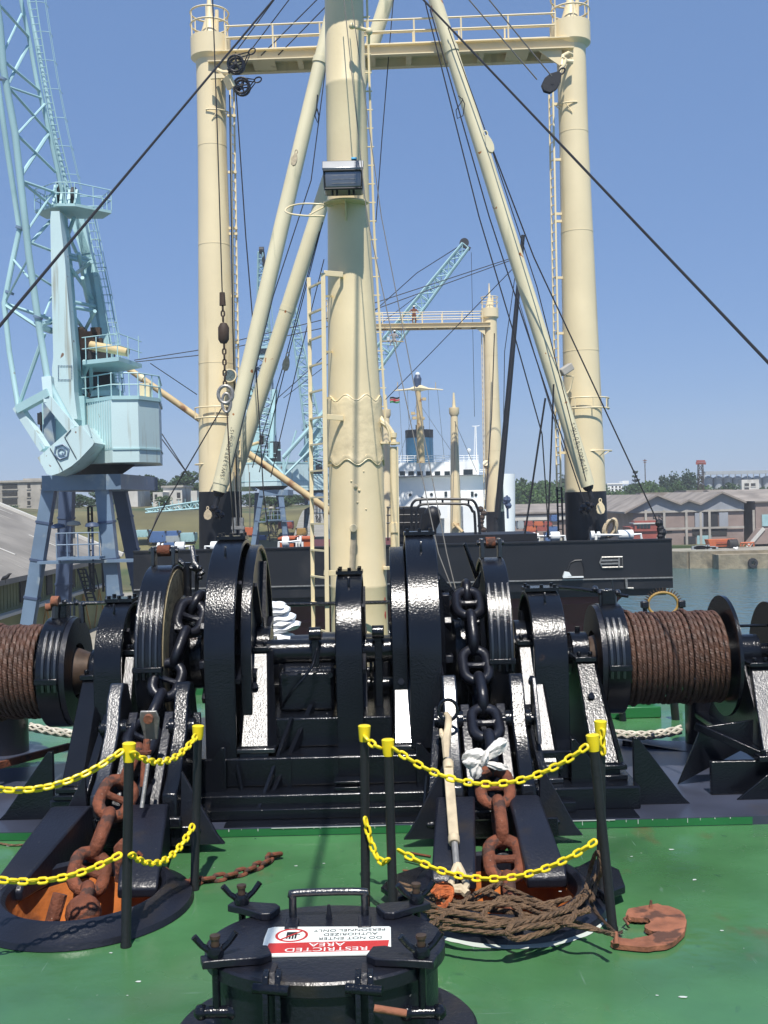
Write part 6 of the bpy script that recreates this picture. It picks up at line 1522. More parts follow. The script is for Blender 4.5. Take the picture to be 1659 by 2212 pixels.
part('body', MB().tube([c+V((-.22, 0, -.08)), c+V((-.1, 0, 0)), c+V((.08, 0, .06)), c+V((.2, 0, .2)), c+V((.3, 0, .22))], [.02, .09, .10, .06, .02], 8).tube([c+V((0, 0, 0)), c+V((0, 0, -.25))], .012, 4), 'wire_dark', bd)

# ================================================================ portal cranes
def PX(u, v, Y): return W(u, v, Y)
def plate(pts, Y, th, m, name, parent, **k):
    P = [W(u, v, Y) for (u, v) in pts]
    return part(name, MB().prism([(p.x, p.z) for p in P], (0, Y, 0), X3, Z3, Y3, th), m, parent, smooth=False, **k)
def crane(idx, label):
    t = thing('portal_crane', (-13.7, 50.5, QZ), label, 'crane', 'pale blue portal cranes on the left quay')
    fixed = []
    def leg(a, b, Ya, Yb, wd, m='leg_blue', bands=True):
        p = W(*a, Ya); q = W(*b, Yb); d = (q-p); q = p+d*((QZ-p.z)/d.z)
        g_ = part('portal_leg', MB().beam(p, q, wd, wd*.9, up=Y3), m, t)
        mb = MB(); L = (q-p).length
        for k in range(1, 6):
            c = p.lerp(q, k/6.0); mb.beam(c, c+(q-p).normalized()*.10, wd+.07, wd*.9+.07, up=Y3)
        part('splice_plate', mb, 'leg_dark', g_); fixed.append(g_); return g_
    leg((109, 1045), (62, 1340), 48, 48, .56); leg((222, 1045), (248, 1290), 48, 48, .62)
    leg((146, 1045), (137, 1290), 55, 55, .68, 'leg_dark'); leg((256, 1045), (286, 1193), 55, 55, .66, 'leg_dark')  # rear legs darker: their shade is put into the paint colour
    a = W(96, 1028, 48); b = W(266, 1057, 48)
    fixed.append(part('portal_head', MB().box((a.x, 47.6, b.z), (b.x, 48.4, a.z)).box((a.x, 48.4, b.z), (a.x+.7, 55.4, a.z)).box((b.x-.7, 48.4, b.z), (b.x, 55.4, a.z)).box((a.x, 54.6, b.z), (b.x, 55.4, a.z)), 'leg_blue', t))
    a = W(112, 1203, 47.6); b = W(228, 1215, 47.6)
    pf = part('access_platform', MB().box((a.x-.6, 47.4, b.z), (b.x+1.3, 48.1, b.z+.12)).box((a.x+.5, 46.6, a.z-.1), (b.x, 47.6, a.z)), 'leg_blue', t); fixed.append(pf)
    rl = MB()
    for h_ in (.55, 1.05): rl.tube([(a.x+.5, 46.65, a.z+h_), (b.x, 46.65, a.z+h_)], .03, 5)
    for i in range(5): x = a.x+.5+(b.x-a.x-.5)*i/4; rl.tube([(x, 46.65, a.z), (x, 46.65, a.z+1.05)], .03, 5)
    part('rail', rl, 'leg_blue', pf)
    for (u, v) in ((126, 1137), (159, 1131), (199, 1134)):
        c = W(u, v, 47.3); lm = part('yard_lamp', MB().lathe(c, Z3, [(-.1, .18), (-.06, .32), (.08, .26), (.14, 0)], 16, closed=False).tube([c, c+V((0, 0, -1.6))], .05, 6), 'concrete' if u == 159 else 'leg_dark', t); fixed.append(lm)
    mb = MB()
    for (x0, x1) in ((W(160, 0, 52).x, W(168, 0, 52).x), (W(188, 0, 52).x, W(196, 0, 52).x)):
        mb.tube([(x0, 52, 1.9), (x0, 52, -2.2)], .06, 5).tube([(x1, 52, 1.9), (x1, 52, -2.2)], .06, 5)
        for i in range(12): z = 1.9-i*.35; mb.tube([(x0, 52, z), (x1, 52, z)], .03, 4)
    p = W(168, 1230, 50); q = W(190, 1300, 49)
    for o in (0, .35): mb.tube([p+V((o, 0, 0)), q+V((o, 0, 0))], .05, 5)
    for i in range(9): c = p.lerp(q, i/8); mb.tube([c, c+V((.35, 0, 0))], .03, 4)
    for (u, v) in ((178, 1228), (192, 1225), (205, 1228)): mb.tube([W(u, v, 49), W(u+9, v+45, 49)], .03, 4)
    mb.tube([W(185, 1277, 49), W(210, 1270, 49)], .04, 4)
    fixed.append(part('portal_ladder', mb, 'crane_dark', t))
    cc = W(195, 1010, 50.6)
    fixed.append(part('slewing_ring', MB().lathe((cc.x, 50.6, W(195, 1030, 50.6).z), Z3, [(0, 1.1), (0.0, 1.25), (.35, 1.45), (.6, 2.1), (.8, 2.1), (.8, 1.0)], 32), 'crane_dark', t))
    # ---- everything below slews
    z0 = W(242, 999, 47).z; z1 = W(242, 863, 47).z; X = lambda u, Y: W(u, 950, Y).x
    plan = [(X(160, 49), 49.0), (X(242, 47), 47.0), (X(300, 47.2), 47.2), (X(345, 48.6), 48.6), (X(350, 52.5), 52.5), (X(150, 54.5), 54.5)]
    hs = part('machine_house', MB().xy(plan, z0, z1), 'pale_blue', t, smooth=False)
    part('house_trim', MB().xy([(x+(.06 if x > -12 else -.06), y-(.06 if y < 50 else -.06)) for (x, y) in plan], z1, z1+.16).xy([(x+(.04 if x > -12 else -.04), y-(.04 if y < 50 else -.04)) for (x, y) in plan], z0+.55, z0+.62), 'shark_blue', hs, smooth=False)
    mb = MB()
    for i in range(16):
        a_ = V((plan[0][0], plan[0][1], 0)).lerp(V((plan[1][0], plan[1][1], 0)), (i+.5)/16); mb.box((a_.x-.015, a_.y-.05, z0+.65), (a_.x+.015, a_.y+.02, z1-.02))
    part('panel_joint', mb, 'shark_blue', hs, smooth=False)
    cone = part('house_underside', MB().lathe((cc.x, 50.4, z0-.55), Z3, [(0, 1.3), (.55, 2.1), (.55, 0)], 24, closed=False), 'crane_dark', t)
    rl = MB(); zz = z1+.16
    for h_ in (.5, 1.0):
        rl.tube([(plan[i][0]*.998, plan[i][1]+.1, zz+h_) for i in (0, 1, 2, 3, 4)], .03, 5)
    for i in range(4):
        for k in range(3): a_ = V((*plan[i], 0)).lerp(V((*plan[i+1], 0)), k/3.0); rl.tube([(a_.x, a_.y+.1, zz), (a_.x, a_.y+.1, zz+1.0)], .03, 5)
    part('roof_rail', rl, 'shark_blue', hs)
    part('roof_vent', MB().lathe(W(232, 858, 49.5), Z3, [(0, .75), (.25, .7), (.5, .3), (.5, 0)], 20, closed=False), 'pale_blue', hs)
    part('hatch_box', MB().cbox(W(315, 850, 49), .45, .5, .9), 'far_cream', hs)
    ub = part('front_body', MB().box((X(94, 48), 47.9, W(0, 985, 48).z), (X(186, 48), 51, W(0, 860, 48).z)), 'shark_blue', t, smooth=False)
    part('recess_panel', MB().box((X(95, 47.8), 47.82, W(0, 965, 48).z), (X(120, 47.8), 47.9, W(0, 864, 48).z)), 'leg_blue', ub, smooth=False)
    part('service_box', MB().cbox(W(88, 905, 48.2), .18, .4, .5).tube([W(88, 890, 48.2), W(90, 960, 48.2)], .05, 5), 'crane_dark', ub)
    ft = plate([(81, 989), (154, 925), (175, 919), (203, 956), (200, 962), (172, 992), (154, 1007), (128, 1022), (112, 1027), (101, 1024)], 45.6, 2.3, 'pale_blue', 'jib_foot', t)
    part('foot_seam', MB().beam(W(139, 943, 45.57), W(165, 990, 45.57), .03, .02).beam(W(108, 968, 45.57), W(135, 1015, 45.57), .03, .02).beam(W(141, 942, 45.57), W(153, 928, 45.57), .03, .02), 'crane_dark', ft)
    ec = W(133, 976, 45.57); hx6 = [ec+V((.32*math.sin(k*math.pi/3+.2), 0, .32*math.cos(k*math.pi/3+.2))) for k in range(6)]
    part('maker_emblem', MB().tube(hx6, .045, 6, closed=True).tube([ec+V((.15*math.cos(a), 0, .15*math.sin(a))) for a in [2*math.pi*i/12 for i in range(12)]], .035, 5, closed=True).tube([ec+V((.02, 0, -.04)), ec+V((.17, 0, -.24))], .035, 5), 'leg_blue', ft)
    part('foot_lug', MB().beam(W(178, 921, 45.8), W(186, 948, 45.8), .25, .5), 'pale_blue', ft)
    # A-frame tower
    tw = plate([(108, 456), (128, 456), (133, 500), (140, 560), (144, 610), (157, 770), (160, 845), (167, 905), (118, 905), (116, 845), (112, 800), (115, 770), (110, 560), (109, 500)], 47.2, .7, 'pale_blue', 'tower_leg', t)
    plate([(129, 456), (133, 500), (140, 560), (144, 610), (158, 770), (162, 845), (170, 905), (167, 905), (160, 845), (157, 770), (144, 610), (140, 560), (133, 500), (128, 456)], 47.9, 1.2, 'shark_blue', 'tower_side', t)
    mb = MB(); rv = [(W(126, 790, 47.17), W(156, 790, 47.17)), (W(126, 820, 47.17), W(154, 820, 47.17)), (W(126, 790, 47.17), W(126, 820, 47.17)), (W(155, 790, 47.17), W(155, 820, 47.17))]
    for a_, b_ in rv:
        for i in range(9): mb.ball(a_.lerp(b_, i/9), .025, 6)
    part('rivets', mb, 'leg_blue', tw)
    for (a_, b_) in (((158, 460), (205, 600)), ((205, 600), (226, 720)), ((226, 720), (246, 850)), ((172, 460), (190, 560)), ((190, 560), (212, 720))):
        part('rear_leg', MB().beam(W(*a_, 51), W(*b_, 51), .42, .5, up=Y3), 'shark_blue', t)
    mb = MB()
    for (a_, b_) in (((130, 470), (165, 545)), ((160, 470), (136, 540)), ((140, 548), (195, 560)), ((142, 556), (195, 568)), ((146, 650), (205, 662)), ((150, 662), (205, 672)), ((148, 572), (200, 645)), ((198, 565), (152, 600)), ((152, 672), (190, 725)), ((205, 672), (180, 720)), ((165, 800), (190, 860)), ((190, 790), (165, 850)), ((182, 780), (182, 860)), ((196, 780), (198, 860)), ((178, 600), (190, 655)), ((170, 548), (180, 600))):
        mb.tube([W(*a_, 48.4), W(*b_, 50.8)], .09, 6)
    part('tower_bracing', mb, 'shark_blue', t)
    mb = MB(); PA = [W(*p, 50.8) for p in ((186, 465), (205, 560), (222, 640), (240, 740), (250, 850))]
    off = V((.35, 0, 0)); mb.tube(PA, .035, 5).tube([p+off for p in PA], .035, 5)
    for p in resample(PA, .38): mb.tube([p, p+off], .02, 4)
    for p in resample(PA, 1.3): mb.tube([p, p+V((.1, -.5, 0)), p+V((.55, -.5, 0)), p+off], .02, 4)
    for d_ in (V((.1, -.5, 0)), V((.55, -.5, 0)), V((.33, -.55, 0))): mb.tube([p+d_ for p in PA], .015, 4)
    part('caged_ladder', mb, 'shark_blue', t)
    tp = [W(*p) for p in ((75, 448, 48.2), (122, 440, 47.2), (162, 446, 47.3), (241, 460, 48.6), (222, 460, 49.5), (100, 450, 49.3))]
    tz = W(122, 436, 47).z
    tpf = part('top_platform', MB().xy([(p.x, p.y) for p in tp], tz-.12, tz), 'shark_blue', t, smooth=False)
    mb = MB()
    for h_ in (.45, .9): mb.tube([(p.x, p.y, tz+h_) for p in tp], .025, 5, closed=True)
    for i in range(6):
        for k in (0, .5): p = tp[i].lerp(tp[(i+1) % 6], k); mb.tube([(p.x, p.y, tz), (p.x, p.y, tz+.9)], .025, 5)
    part('rail', mb, 'shark_blue', tpf)
    for (u, v) in ((129, 415), (160, 425)):
        c = W(u, v, 48); s_ = part('sheave', MB().cyl(c+V((-.05, 0, 0)), c+V((.08, 0, 0)), .42, n=20), 'crane_dark', tpf)
        part('sheave_cheek', MB().yz([(c.y-.5, tz), (c.y+.5, tz), (c.y+.1, c.z+.3), (c.y-.1, c.z+.3)], c.x-.22, c.x-.08), 'shark_blue', tpf, smooth=False)
        part('sheave_cheek', MB().yz([(c.y-.5, tz), (c.y+.5, tz), (c.y+.1, c.z+.3), (c.y-.1, c.z+.3)], c.x+.10, c.x+.2), 'shark_blue', tpf, smooth=False)
    mz = W(200, 781, 48).z
    mp = part('mid_platform', MB().xy([(W(162, 0, 48).x, 47.6), (W(240, 0, 47).x, 46.6), (W(283, 0, 49).x, 49.2), (W(190, 0, 52).x, 52)], mz-.18, mz), 'shark_blue', t, smooth=False)
    mb = MB()
    for h_ in (.5, 1.0): mb.tube([(W(162, 0, 48).x, 47.6, mz+h_), (W(240, 0, 47).x, 46.6, mz+h_), (W(283, 0, 49).x, 49.2, mz+h_)], .025, 5)
    for k in range(6): u = 164+k*23; mb.tube([(W(u, 0, 47.4).x, 47.4, mz), (W(u, 0, 47.4).x, 47.4, mz+1.0)], .025, 5)
    part('rail', mb, 'shark_blue', mp)
    part('luffing_drum', MB().cyl(W(196, 746, 49), W(276, 761, 48.6), .20, n=18), 'old_boom', mp)
    mb = MB(); r2 = random.Random(4)
    for k in range(16): mb.cbox(W(168+r2.random()*45, 712+r2.random()*50, 49.5), .2+r2.random()*.4, .3, .15+r2.random()*.3)
    part('luffing_gear', mb, 'wire_brown', mp)
    part('counterweight', MB().cbox(W(212, 830, 51), 1.4, 1.2, 3.2), 'crane_dark', t)
    t['fixed'] = 1
    for o in fixed: o['_f'] = 1
    del t['fixed']
    return t, fixed
cr1, fixed1 = crane(0, 'nearest pale blue crane at the left photo edge with its lattice jib raised')
# clones further along the quay
def clone(src, dy, ang, label, fixed, sc_=1.0, dx=0.0):
    c = src.copy(); col.objects.link(c); c.location = src.location+V((dx, dy, 0)); c['label'] = label; WL[c] = c.location.copy(); c.scale = (sc_,)*3
    for ch in list(src.children):
        d = copy_tree(ch, c)
        if ch not in fixed: d.rotation_euler = (0, 0, ang)
    return c
cr2 = clone(cr1, 83, -1.9, 'second pale blue crane seen between the left post and the near mast', fixed1)
cr3 = clone(cr1, 150, -2.3, 'third and farthest pale blue crane just left of the near mast', fixed1, 1.0, 1.5)
for c in (cr1, cr2, cr3):
    for o in c.children:
        if '_f' in o: del o['_f']
# jib of the first crane
mb = MB()
def T(pts, r, n=8): mb.tube([W(*p) for p in pts], r, n)
LC = [(-30, -150, 43.2), (0, 57, 44), (7, 147, 44.3), (33, 291, 44.8), (62, 548, 45.6), (82, 690, 46), (103, 822, 46.2), (128, 870, 46), (160, 928, 45.9)]
T(LC, .145, 12)
LB = [(-40, -60, 46), (-5, 180, 46), (12, 300, 46.5), (42, 495, 47.3), (28, 560, 47.2), (9, 655, 47), (20, 760, 47), (39, 878, 46.8), (98, 970, 46.2)]
T(LB, .115, 10)
RC = [(20, -120, 46), (45, 0, 46.5), (62, 80, 46.8), (80, 180, 47), (100, 260, 47.2), (124, 368, 47.6), (138, 440, 47.9)]
T(RC, .09, 8)
RC2 = [(42, -120, 48), (64, 17, 48), (82, 100, 48), (104, 215, 48), (122, 310, 48), (147, 411, 48.2), (158, 455, 48.2)]
T(RC2, .08, 8)
for (a, b, r) in (((0, 12, 44.2), (62, 80, 46.8), .06), ((9, 110, 45), (47, 30, 46.6), .05), ((10, 133, 44.4), (85, 196, 47), .06), ((18, 180, 44.6), (60, 100, 46.8), .07), ((20, 188, 44.6), (90, 212, 47.1), .05), ((20, 190, 44.6), (104, 285, 47.2), .06), ((37, 290, 44.9), (97, 225, 47.1), .05), ((36, 290, 45), (120, 372, 47.5), .06), ((42, 385, 45.1), (104, 290, 47.2), .08), ((45, 390, 45.1), (125, 418, 47.6), .06), ((46, 392, 45.2), (118, 450, 47.8), .06), ((58, 500, 45.5), (124, 400, 47.6), .05), ((60, 522, 45.5), (120, 545, 48), .06), ((62, 530, 45.6), (108, 478, 48), .07), ((70, 590, 45.7), (120, 622, 48), .05), ((28, 560, 47.2), (62, 600, 45.7), .05), ((9, 655, 47), (110, 690, 47.9), .08), ((12, 660, 47), (80, 705, 46), .08), ((12, 650, 47), (60, 560, 45.7), .05), ((41, 876, 46.8), (96, 720, 46.1), .09), ((96, 680, 46.2), (112, 640, 48), .05), ((0, -20, 44), (55, -30, 46.6), .05), ((85, 705, 46), (112, 715, 47.8), .14), ((88, 700, 46), (112, 695, 47.8), .12)):
    mb.tube([W(*a), W(*b)], r, 6)
# close ladder beside the jib
L1 = [V(p) for p in [W(*q) for q in ((52, -60, 46.4), (70, 60, 46.8), (88, 170, 47), (112, 290, 47.4), (140, 410, 47.9))]]
o_ = V((.32, 0, .02)); mb.tube(L1, .03, 4).tube([p+o_ for p in L1], .03, 4)
for p in resample(L1, .30): mb.tube([p, p+o_], .018, 4)
for p in resample(L1, 1.2): mb.tube([p+o_, p+o_+V((.35, .1, 0)), p+o_+V((.35, .6, 0))], .016, 4)
mb.tube([p+o_+V((.35, .1, 0)) for p in L1], .014, 4).tube([p+o_+V((.36, .3, 0)) for p in L1], .014, 4)
jb = part('jib', mb, 'shark_blue', cr1)
part('jib_cross_strut', MB().beam(W(40, 885, 46.6), W(108, 848, 46.0), .35, .35), 'shark_blue', jb)
part('jib_root', MB().beam(W(103, 815, 46.2), W(108, 870, 46.1), .42, .4).beam(W(106, 862, 46.1), W(160, 928, 45.9), .42, .42).beam(W(39, 878, 46.8), W(98, 970, 46.3), .36, .36), 'pale_blue', jb)
cl_ = MB()
for (u, v, Y) in ((8, 172, 44.4), (44, 493, 47.3), (82, 686, 46), (20, 632, 47.1)): c = W(u, v, Y); cl_.cyl(c+V((-.02, 0, -.05)), c+V((.02, 0, .05)), .21, n=12)
part('chord_flange', cl_, 'leg_blue', jb)
# jibs of the others
def jib(par, A, B, n, wa, wb, side, up, name='jib', r=.09, rb=.045):
    mb = MB(); lattice(mb, A, B, n, wa, wb, r, rb, side, up); o = part(name, mb, 'shark_blue', par); return o
A2 = W(648, 985, 131.5); B2 = W(1005, 532, 127)
mb = MB(); d2 = (B2-A2).normalized(); up2 = d2.cross(Y3).normalized()
lattice(mb, W(690, 935, 131), B2, 22, (1.5, 2.6), (.9, .9), .15, .07, Y3, up2)
mb.tube([A2, W(690, 925, 131)], .28, 8).tube([W(655, 995, 131), W(700, 940, 131)], .22, 8).tube([W(612, 988, 130), W(700, 890, 130)], .25, 8).tube([W(612, 988, 130), W(614, 1026, 130)], .16, 6).tube([W(612, 1025, 130), W(640, 930, 130)], .12, 6).tube([W(614, 1028, 130), W(692, 950, 131)], .16, 6).tube([W(572, 985, 130), W(612, 1025, 130)], .2, 6)
ob = part('jib', mb, 'shark_blue', cr2)
part('jib_head', MB().lathe(W(1003, 524, 127), Y3, [(0, 0), (0, .55), (.4, .55), (.4, 0)], 14).beam(W(998, 530, 127), W(1016, 538, 127), .5, .3), 'crane_dark', ob)
mb = MB(); mb.tube([W(600, 860, 132), W(900, 590, 128), W(998, 528, 127)], .05, 4).tube([W(612, 860, 132), W(900, 640, 128), W(995, 532, 127)], .04, 4)
part('luffing_rope', mb, 'wire_dark', ob)
A3 = W(690, 1010, 196); B3 = W(630, 650, 190)
mb = MB(); lattice(mb, A3, B3, 18, (2.6, 3.5), (1.0, 1.0), .16, .08, Y3, X3); part('jib', mb, 'shark_blue', cr3)
t4 = thing('tower_crane', W(585, 1060, 150), 'tall thin pale blue lattice mast with a dark cab showing between the two left booms', 'crane')
mb = MB(); lattice(mb, W(575, 1060, 150), W(568, 770, 150), 12, (3.2, 3.2), (2.0, 2.0), .16, .09, X3, Y3); part('tower', mb, 'leg_blue', t4)
part('cab', MB().cbox(W(570, 762, 150), 3.4, 2.2, 1.6), 'shark_blue', t4); part('cab_window', MB().cbox(W(570, 758, 148.8), 2.4, .1, .7), 'glass_dark', t4)
mb = MB(); lattice(mb, W(571, 760, 150), W(563, 545, 146), 14, (2.0, 1.6), (.6, .6), .12, .06, X3, Y3); mb.tube([W(600, 800, 150), W(585, 650, 148), W(568, 545, 146)], .06, 4); part('jib', mb, 'shark_blue', t4)
part('jib_head', MB().cyl(W(560, 541, 146), W(570, 541, 146), .5, n=12).tube([W(568, 545, 146), W(571, 575, 146)], .25, 6), 'crane_dark', t4)
t5 = thing('lowered_jib', W(315, 1098, 118), 'pale blue lattice jib lying almost level behind the left post', 'crane jib')
mb = MB(); lattice(mb, W(316, 1104, 118), W(470, 1086, 116), 14, (.8, .35), (1.3, .9), .10, .05, Y3, Z3)
for k in range(8): p = W(330+k*14, 1094-k*1.5, 117.5); mb.tube([p, p+V((0, 0, .45))], .03, 4)
part('lattice', mb, 'shark_blue', t5)
part('topping_stay', MB().tube([W(345, 1100, 117), W(320, 1168, 100)], .05, 4), 'wire_brown', t5)

# ================================================================ buildings, containers
def bld(name, u0, u1, v0, v1, Y, dep, m, label, cat='building', wins=None, roof=None, wm='dark_wall', zg=None):
    a = W(u0, v0, Y); b = W(u1, v1, Y); z0 = zg if zg is not None else W((u0+u1)/2, v1, Y).z; z1 = W((u0+u1)/2, v0, Y).z
    t = thing(name, ((a.x+b.x)/2, Y, z0), label, cat)
    part('wall', MB().box((a.x, Y, z0-1), (b.x, Y+dep, z1)), m, t, smooth=False)
    if wins:
        for (wu0, wu1, wv0, wv1) in wins:
            p = W(wu0, wv0, Y); q = W(wu1, wv1, Y); f_ = part('window', MB().box((p.x, Y-.04, q.z), (q.x, Y+.3, p.z)), wm, t, smooth=False)
            part('sill', MB().box((p.x-.1, Y-.15, q.z-.18), (q.x+.1, Y-.045, q.z-.005)), m, f_, smooth=False)
    if roof: part('roof', MB().box((a.x-.3, Y-.3, z1), (b.x+.3, Y+dep+.3, z1+.35)), roof, t, smooth=False)
    return t
b1 = bld('apartment_block', -30, 94, 1042, 1098, 190, 14, 'concrete', 'grey concrete block with open dark galleries at the left photo edge', wins=[(5, 38, 1046, 1056), (5, 38, 1062, 1072), (5, 38, 1078, 1090), (59, 66, 1045, 1055), (59, 66, 1064, 1073), (59, 66, 1082, 1091), (88, 94, 1047, 1055), (88, 94, 1064, 1072), (-28, -4, 1046, 1056), (-28, -4, 1062, 1072)], roof='concrete', zg=0)
part('roof_house', MB().box((W(20, 0, 192).x, 192, W(0, 1044, 192).z), (W(62, 0, 192).x, 200, W(40, 1034, 192).z)), 'concrete', b1, smooth=False)
bld('white_block', 262, 298, 1054, 1094, 185, 10, 'pale_wall', 'small pale stained block just right of the nearest crane', roof='concrete', zg=0)
bld('pale_house', 330, 352, 1063, 1090, 190, 8, 'pale_wall', 'pale flat roofed house left of the bush', wins=[(334, 340, 1068, 1078)], zg=0)
bld('pale_house', 352, 394, 1053, 1092, 196, 10, 'pale_wall', 'larger pale stepped house behind the lowered jib', wins=[(382, 390, 1064, 1076)], roof='concrete', zg=0)
bld('pale_house', 412, 426, 1060, 1086, 196, 8, 'pale_wall', 'narrow pale house touching the left post', zg=0)
def container(u0, u1, v0, v1, Y, m, label, dep=2.5, z=None):
    a = W(u0, v0, Y); b = W(u1, v1, Y)
    t = thing('container', ((a.x+b.x)/2, Y, b.z), label, 'container', 'shipping containers')
    part('shell', MB().box((a.x, Y, b.z), (b.x, Y+dep, a.z)), m, t, smooth=False)
    mb = MB(); n = max(4, int((b.x-a.x)/.45))
    for i in range(n): x = a.x+(b.x-a.x)*(i+.5)/n; mb.box((x-.07, Y-.05, b.z+.15), (x+.07, Y-.002, a.z-.15))
    part('side_ribs', mb, m, t, smooth=False)
    mb = MB()
    for x in (a.x, b.x):
        for z_ in (b.z, a.z): mb.cbox((x, Y, z_), .2, .2, .2)
    part('corner_castings', mb, 'dark_wall', t, smooth=False); return t
for a in ((322, 358, 1149, 1171, 'cont_blue', 'blue container between the nearest crane and the left winch, left one'), (358, 384, 1148, 1160, 'cont_blue', 'blue container on the upper row, right of its blue neighbour'), (324, 350, 1158, 1173, 'cont_ochre', 'ochre yellow container above the black wall left of the winch'), (352, 388, 1158, 1174, 'cont_grey', 'grey container right of the ochre one'), (388, 420, 1152, 1170, 'cont_aqua', 'pale aqua container beside the left post'), (352, 378, 1172, 1184, 'cont_blue', 'blue container in the bottom row behind the left winch'), (288, 320, 1146, 1160, 'cont_aqua', 'pale container just right of the nearest crane leg'),):
    container(*a[:4], 138+rnd.random()*2, a[4], a[5])
for a in ((520, 548, 1140, 1156, 'cont_orange', 'orange container seen under the second crane, left one'), (640, 662, 1142, 1156, 'cont_ochre', 'ochre container right of the second crane'), (600, 632, 1127, 1142, 'cont_red', 'dark red container seen under the second crane'), (548, 575, 1158, 1172, 'cont_blue', 'blue container behind the second crane legs')):
    container(*a[:4], 141+rnd.random()*2, a[4], a[5])
for (u0, u1, lb) in ((604, 634, 'bright orange deck box beyond the black wall between the crane legs'), (648, 670, 'bright orange deck box beyond the black wall beside the cream ladder')):
    t = thing('deck_box', W((u0+u1)/2, 1186, 66), lb, 'box'); a = W(u0, 1165, 66); b = W(u1, 1165, 66)
    part('shell', MB().box((a.x, 66, -5.2), (b.x, 69, a.z)), 'cont_orange', t, smooth=False); part('lid', MB().box((a.x-.1, 65.9, a.z), (b.x+.1, 69.1, a.z+.1)), 'cont_orange', t, smooth=False)
cn = [('cont_red', 1133, 1152, 1126, 1136, 'red'), ('cont_orange', 1153, 1174, 1127, 1136, 'orange'), ('cont_red', 1175, 1193, 1127, 1136, 'brick red'), ('cont_orange', 1133, 1158, 1137, 1147, 'pale orange'), ('cont_red', 1159, 1182, 1137, 1147, 'rusty red'), ('cont_blue', 1183, 1206, 1138, 1148, 'blue'), ('cont_red', 1134, 1160, 1148, 1168, 'dark red'), ('cont_blue', 1178, 1206, 1150, 1168, 'deep blue'), ('cont_blue', 1190, 1208, 1113, 1126, 'light blue'), ('cont_grey', 1118, 1132, 1126, 1142, 'grey green')]
rowsn = {1113: 'topmost row', 1126: 'upper row', 1127: 'upper row', 1137: 'middle row', 1138: 'middle row', 1148: 'bottom row', 1150: 'bottom row'}
for (m_, u0, u1, v0, v1, nm) in cn: container(u0, u1, v0, v1, 196, m_, nm+' container, '+rowsn[v0]+' of the stack beyond the stern, near u '.replace(', near u ', '')+' left of the right post')
for (m_, u0, u1, v0, v1, lb) in (('cont_grey', 1318, 1338, 1118, 1146, 'grey container right of the right post foot'), ('cont_blue', 1338, 1354, 1116, 1136, 'blue container behind the large white winch'), ('cont_orange', 1354, 1364, 1116, 1134, 'orange container end left of the brick warehouse'), ('cont_ochre', 1344, 1368, 1136, 1150, 'yellow brown container under the orange one'), ('cont_red', 1340, 1352, 1146, 1160, 'dark red container low beside the white winch')):
    container(u0, u1, v0, v1, 186, m_, lb)
# long grey sheds
for (u0, u1, ve, vr, Y, lb) in ((1085, 1345, 1108, 1090, 215, 'long low grey roofed shed behind the right post'), (1280, 1400, 1104, 1087, 200, 'grey roofed shed left of the brick warehouse')):
    a = W(u0, ve, Y); b = W(u1, ve-4, Y); t = thing('long_shed', (a.x, Y, QZ), lb, 'shed')
    zr = W(u0, vr, Y+14).z; ze = W(u0, ve, Y).z
    part('roof', MB().yz([(Y-1, ze), (Y+14, zr), (Y+29, ze), (Y+29, ze-.3), (Y+14, zr-.3), (Y-1, ze-.3)], a.x, b.x), 'old_roof', t, smooth=False)
    part('wall', MB().box((a.x+1, Y, QZ), (b.x-1, Y+27, ze-.1)), 'brick_pink', t, smooth=False)
    part('white_strip', MB().box((a.x+1, Y-.6, ze-1.6), (b.x-1, Y-.02, ze-.7)), 'pale_wall', t, smooth=False)
# brick warehouse
Yw = 166
wh_ = thing('brick_warehouse', (W(1500, 1180, Yw).x, Yw, QZ), 'large pink brick warehouse with grey zigzag gables beyond the water', 'warehouse')
def P2(u, v, Y=Yw): p = W(u, v, Y); return (p.x, p.z)
zb = QZ
part('wall', MB().xz([(P2(1368, 1107)[0], zb), P2(1368, 1106), P2(1606, 1098), (P2(1606, 1100)[0], zb)], Yw, Yw+30), 'brick_pink', wh_, smooth=False)
gp_ = [P2(1349, 1107), P2(1417, 1070), P2(1467, 1089), P2(1484, 1081), P2(1510, 1089), P2(1556, 1064), P2(1606, 1085), P2(1606, 1100), P2(1349+20, 1108)]
part('gable', MB().xz(gp_, Yw-.25, Yw-.02), 'gable_grey', wh_, smooth=False)
rp_ = [P2(1346, 1106), P2(1417, 1067.5), P2(1467, 1087), P2(1484, 1078.5), P2(1510, 1087), P2(1556, 1061.5), P2(1608, 1083)]
dn = [(x, z-.28) for (x, z) in rp_][::-1]
part('roof', MB().xz(rp_+dn, Yw-1.0, Yw+38), 'old_roof', wh_, smooth=False)
part('roof_ridge', MB().box((P2(1484, 1070)[0], Yw+30, P2(1500, 1072)[1]), (P2(1556, 1070)[0], Yw+34, P2(1500, 1062)[1])).box((P2(1585, 1070)[0], Yw+26, P2(1600, 1070)[1]), (P2(1700, 1070)[0], Yw+34, P2(1600, 1056)[1])), 'old_roof', wh_, smooth=False)
mb = MB()
for u in (1370, 1410, 1458, 1489, 1508, 1604): x = P2(u, 0)[0]; mb.box((x-.18, Yw-.35, zb), (x+.18, Yw-.26, P2(u, 1102)[1]))
for (v,) in ((1141,), (1104,)): x0 = P2(1372, v)[0]; x1 = P2(1606, v)[0]; z = P2(1490, v)[1]; mb.box((x0, Yw-.34, z-.15), (x1, Yw-.255, z+.15))
part('concrete_frame', mb, 'concrete', wh_, smooth=False)
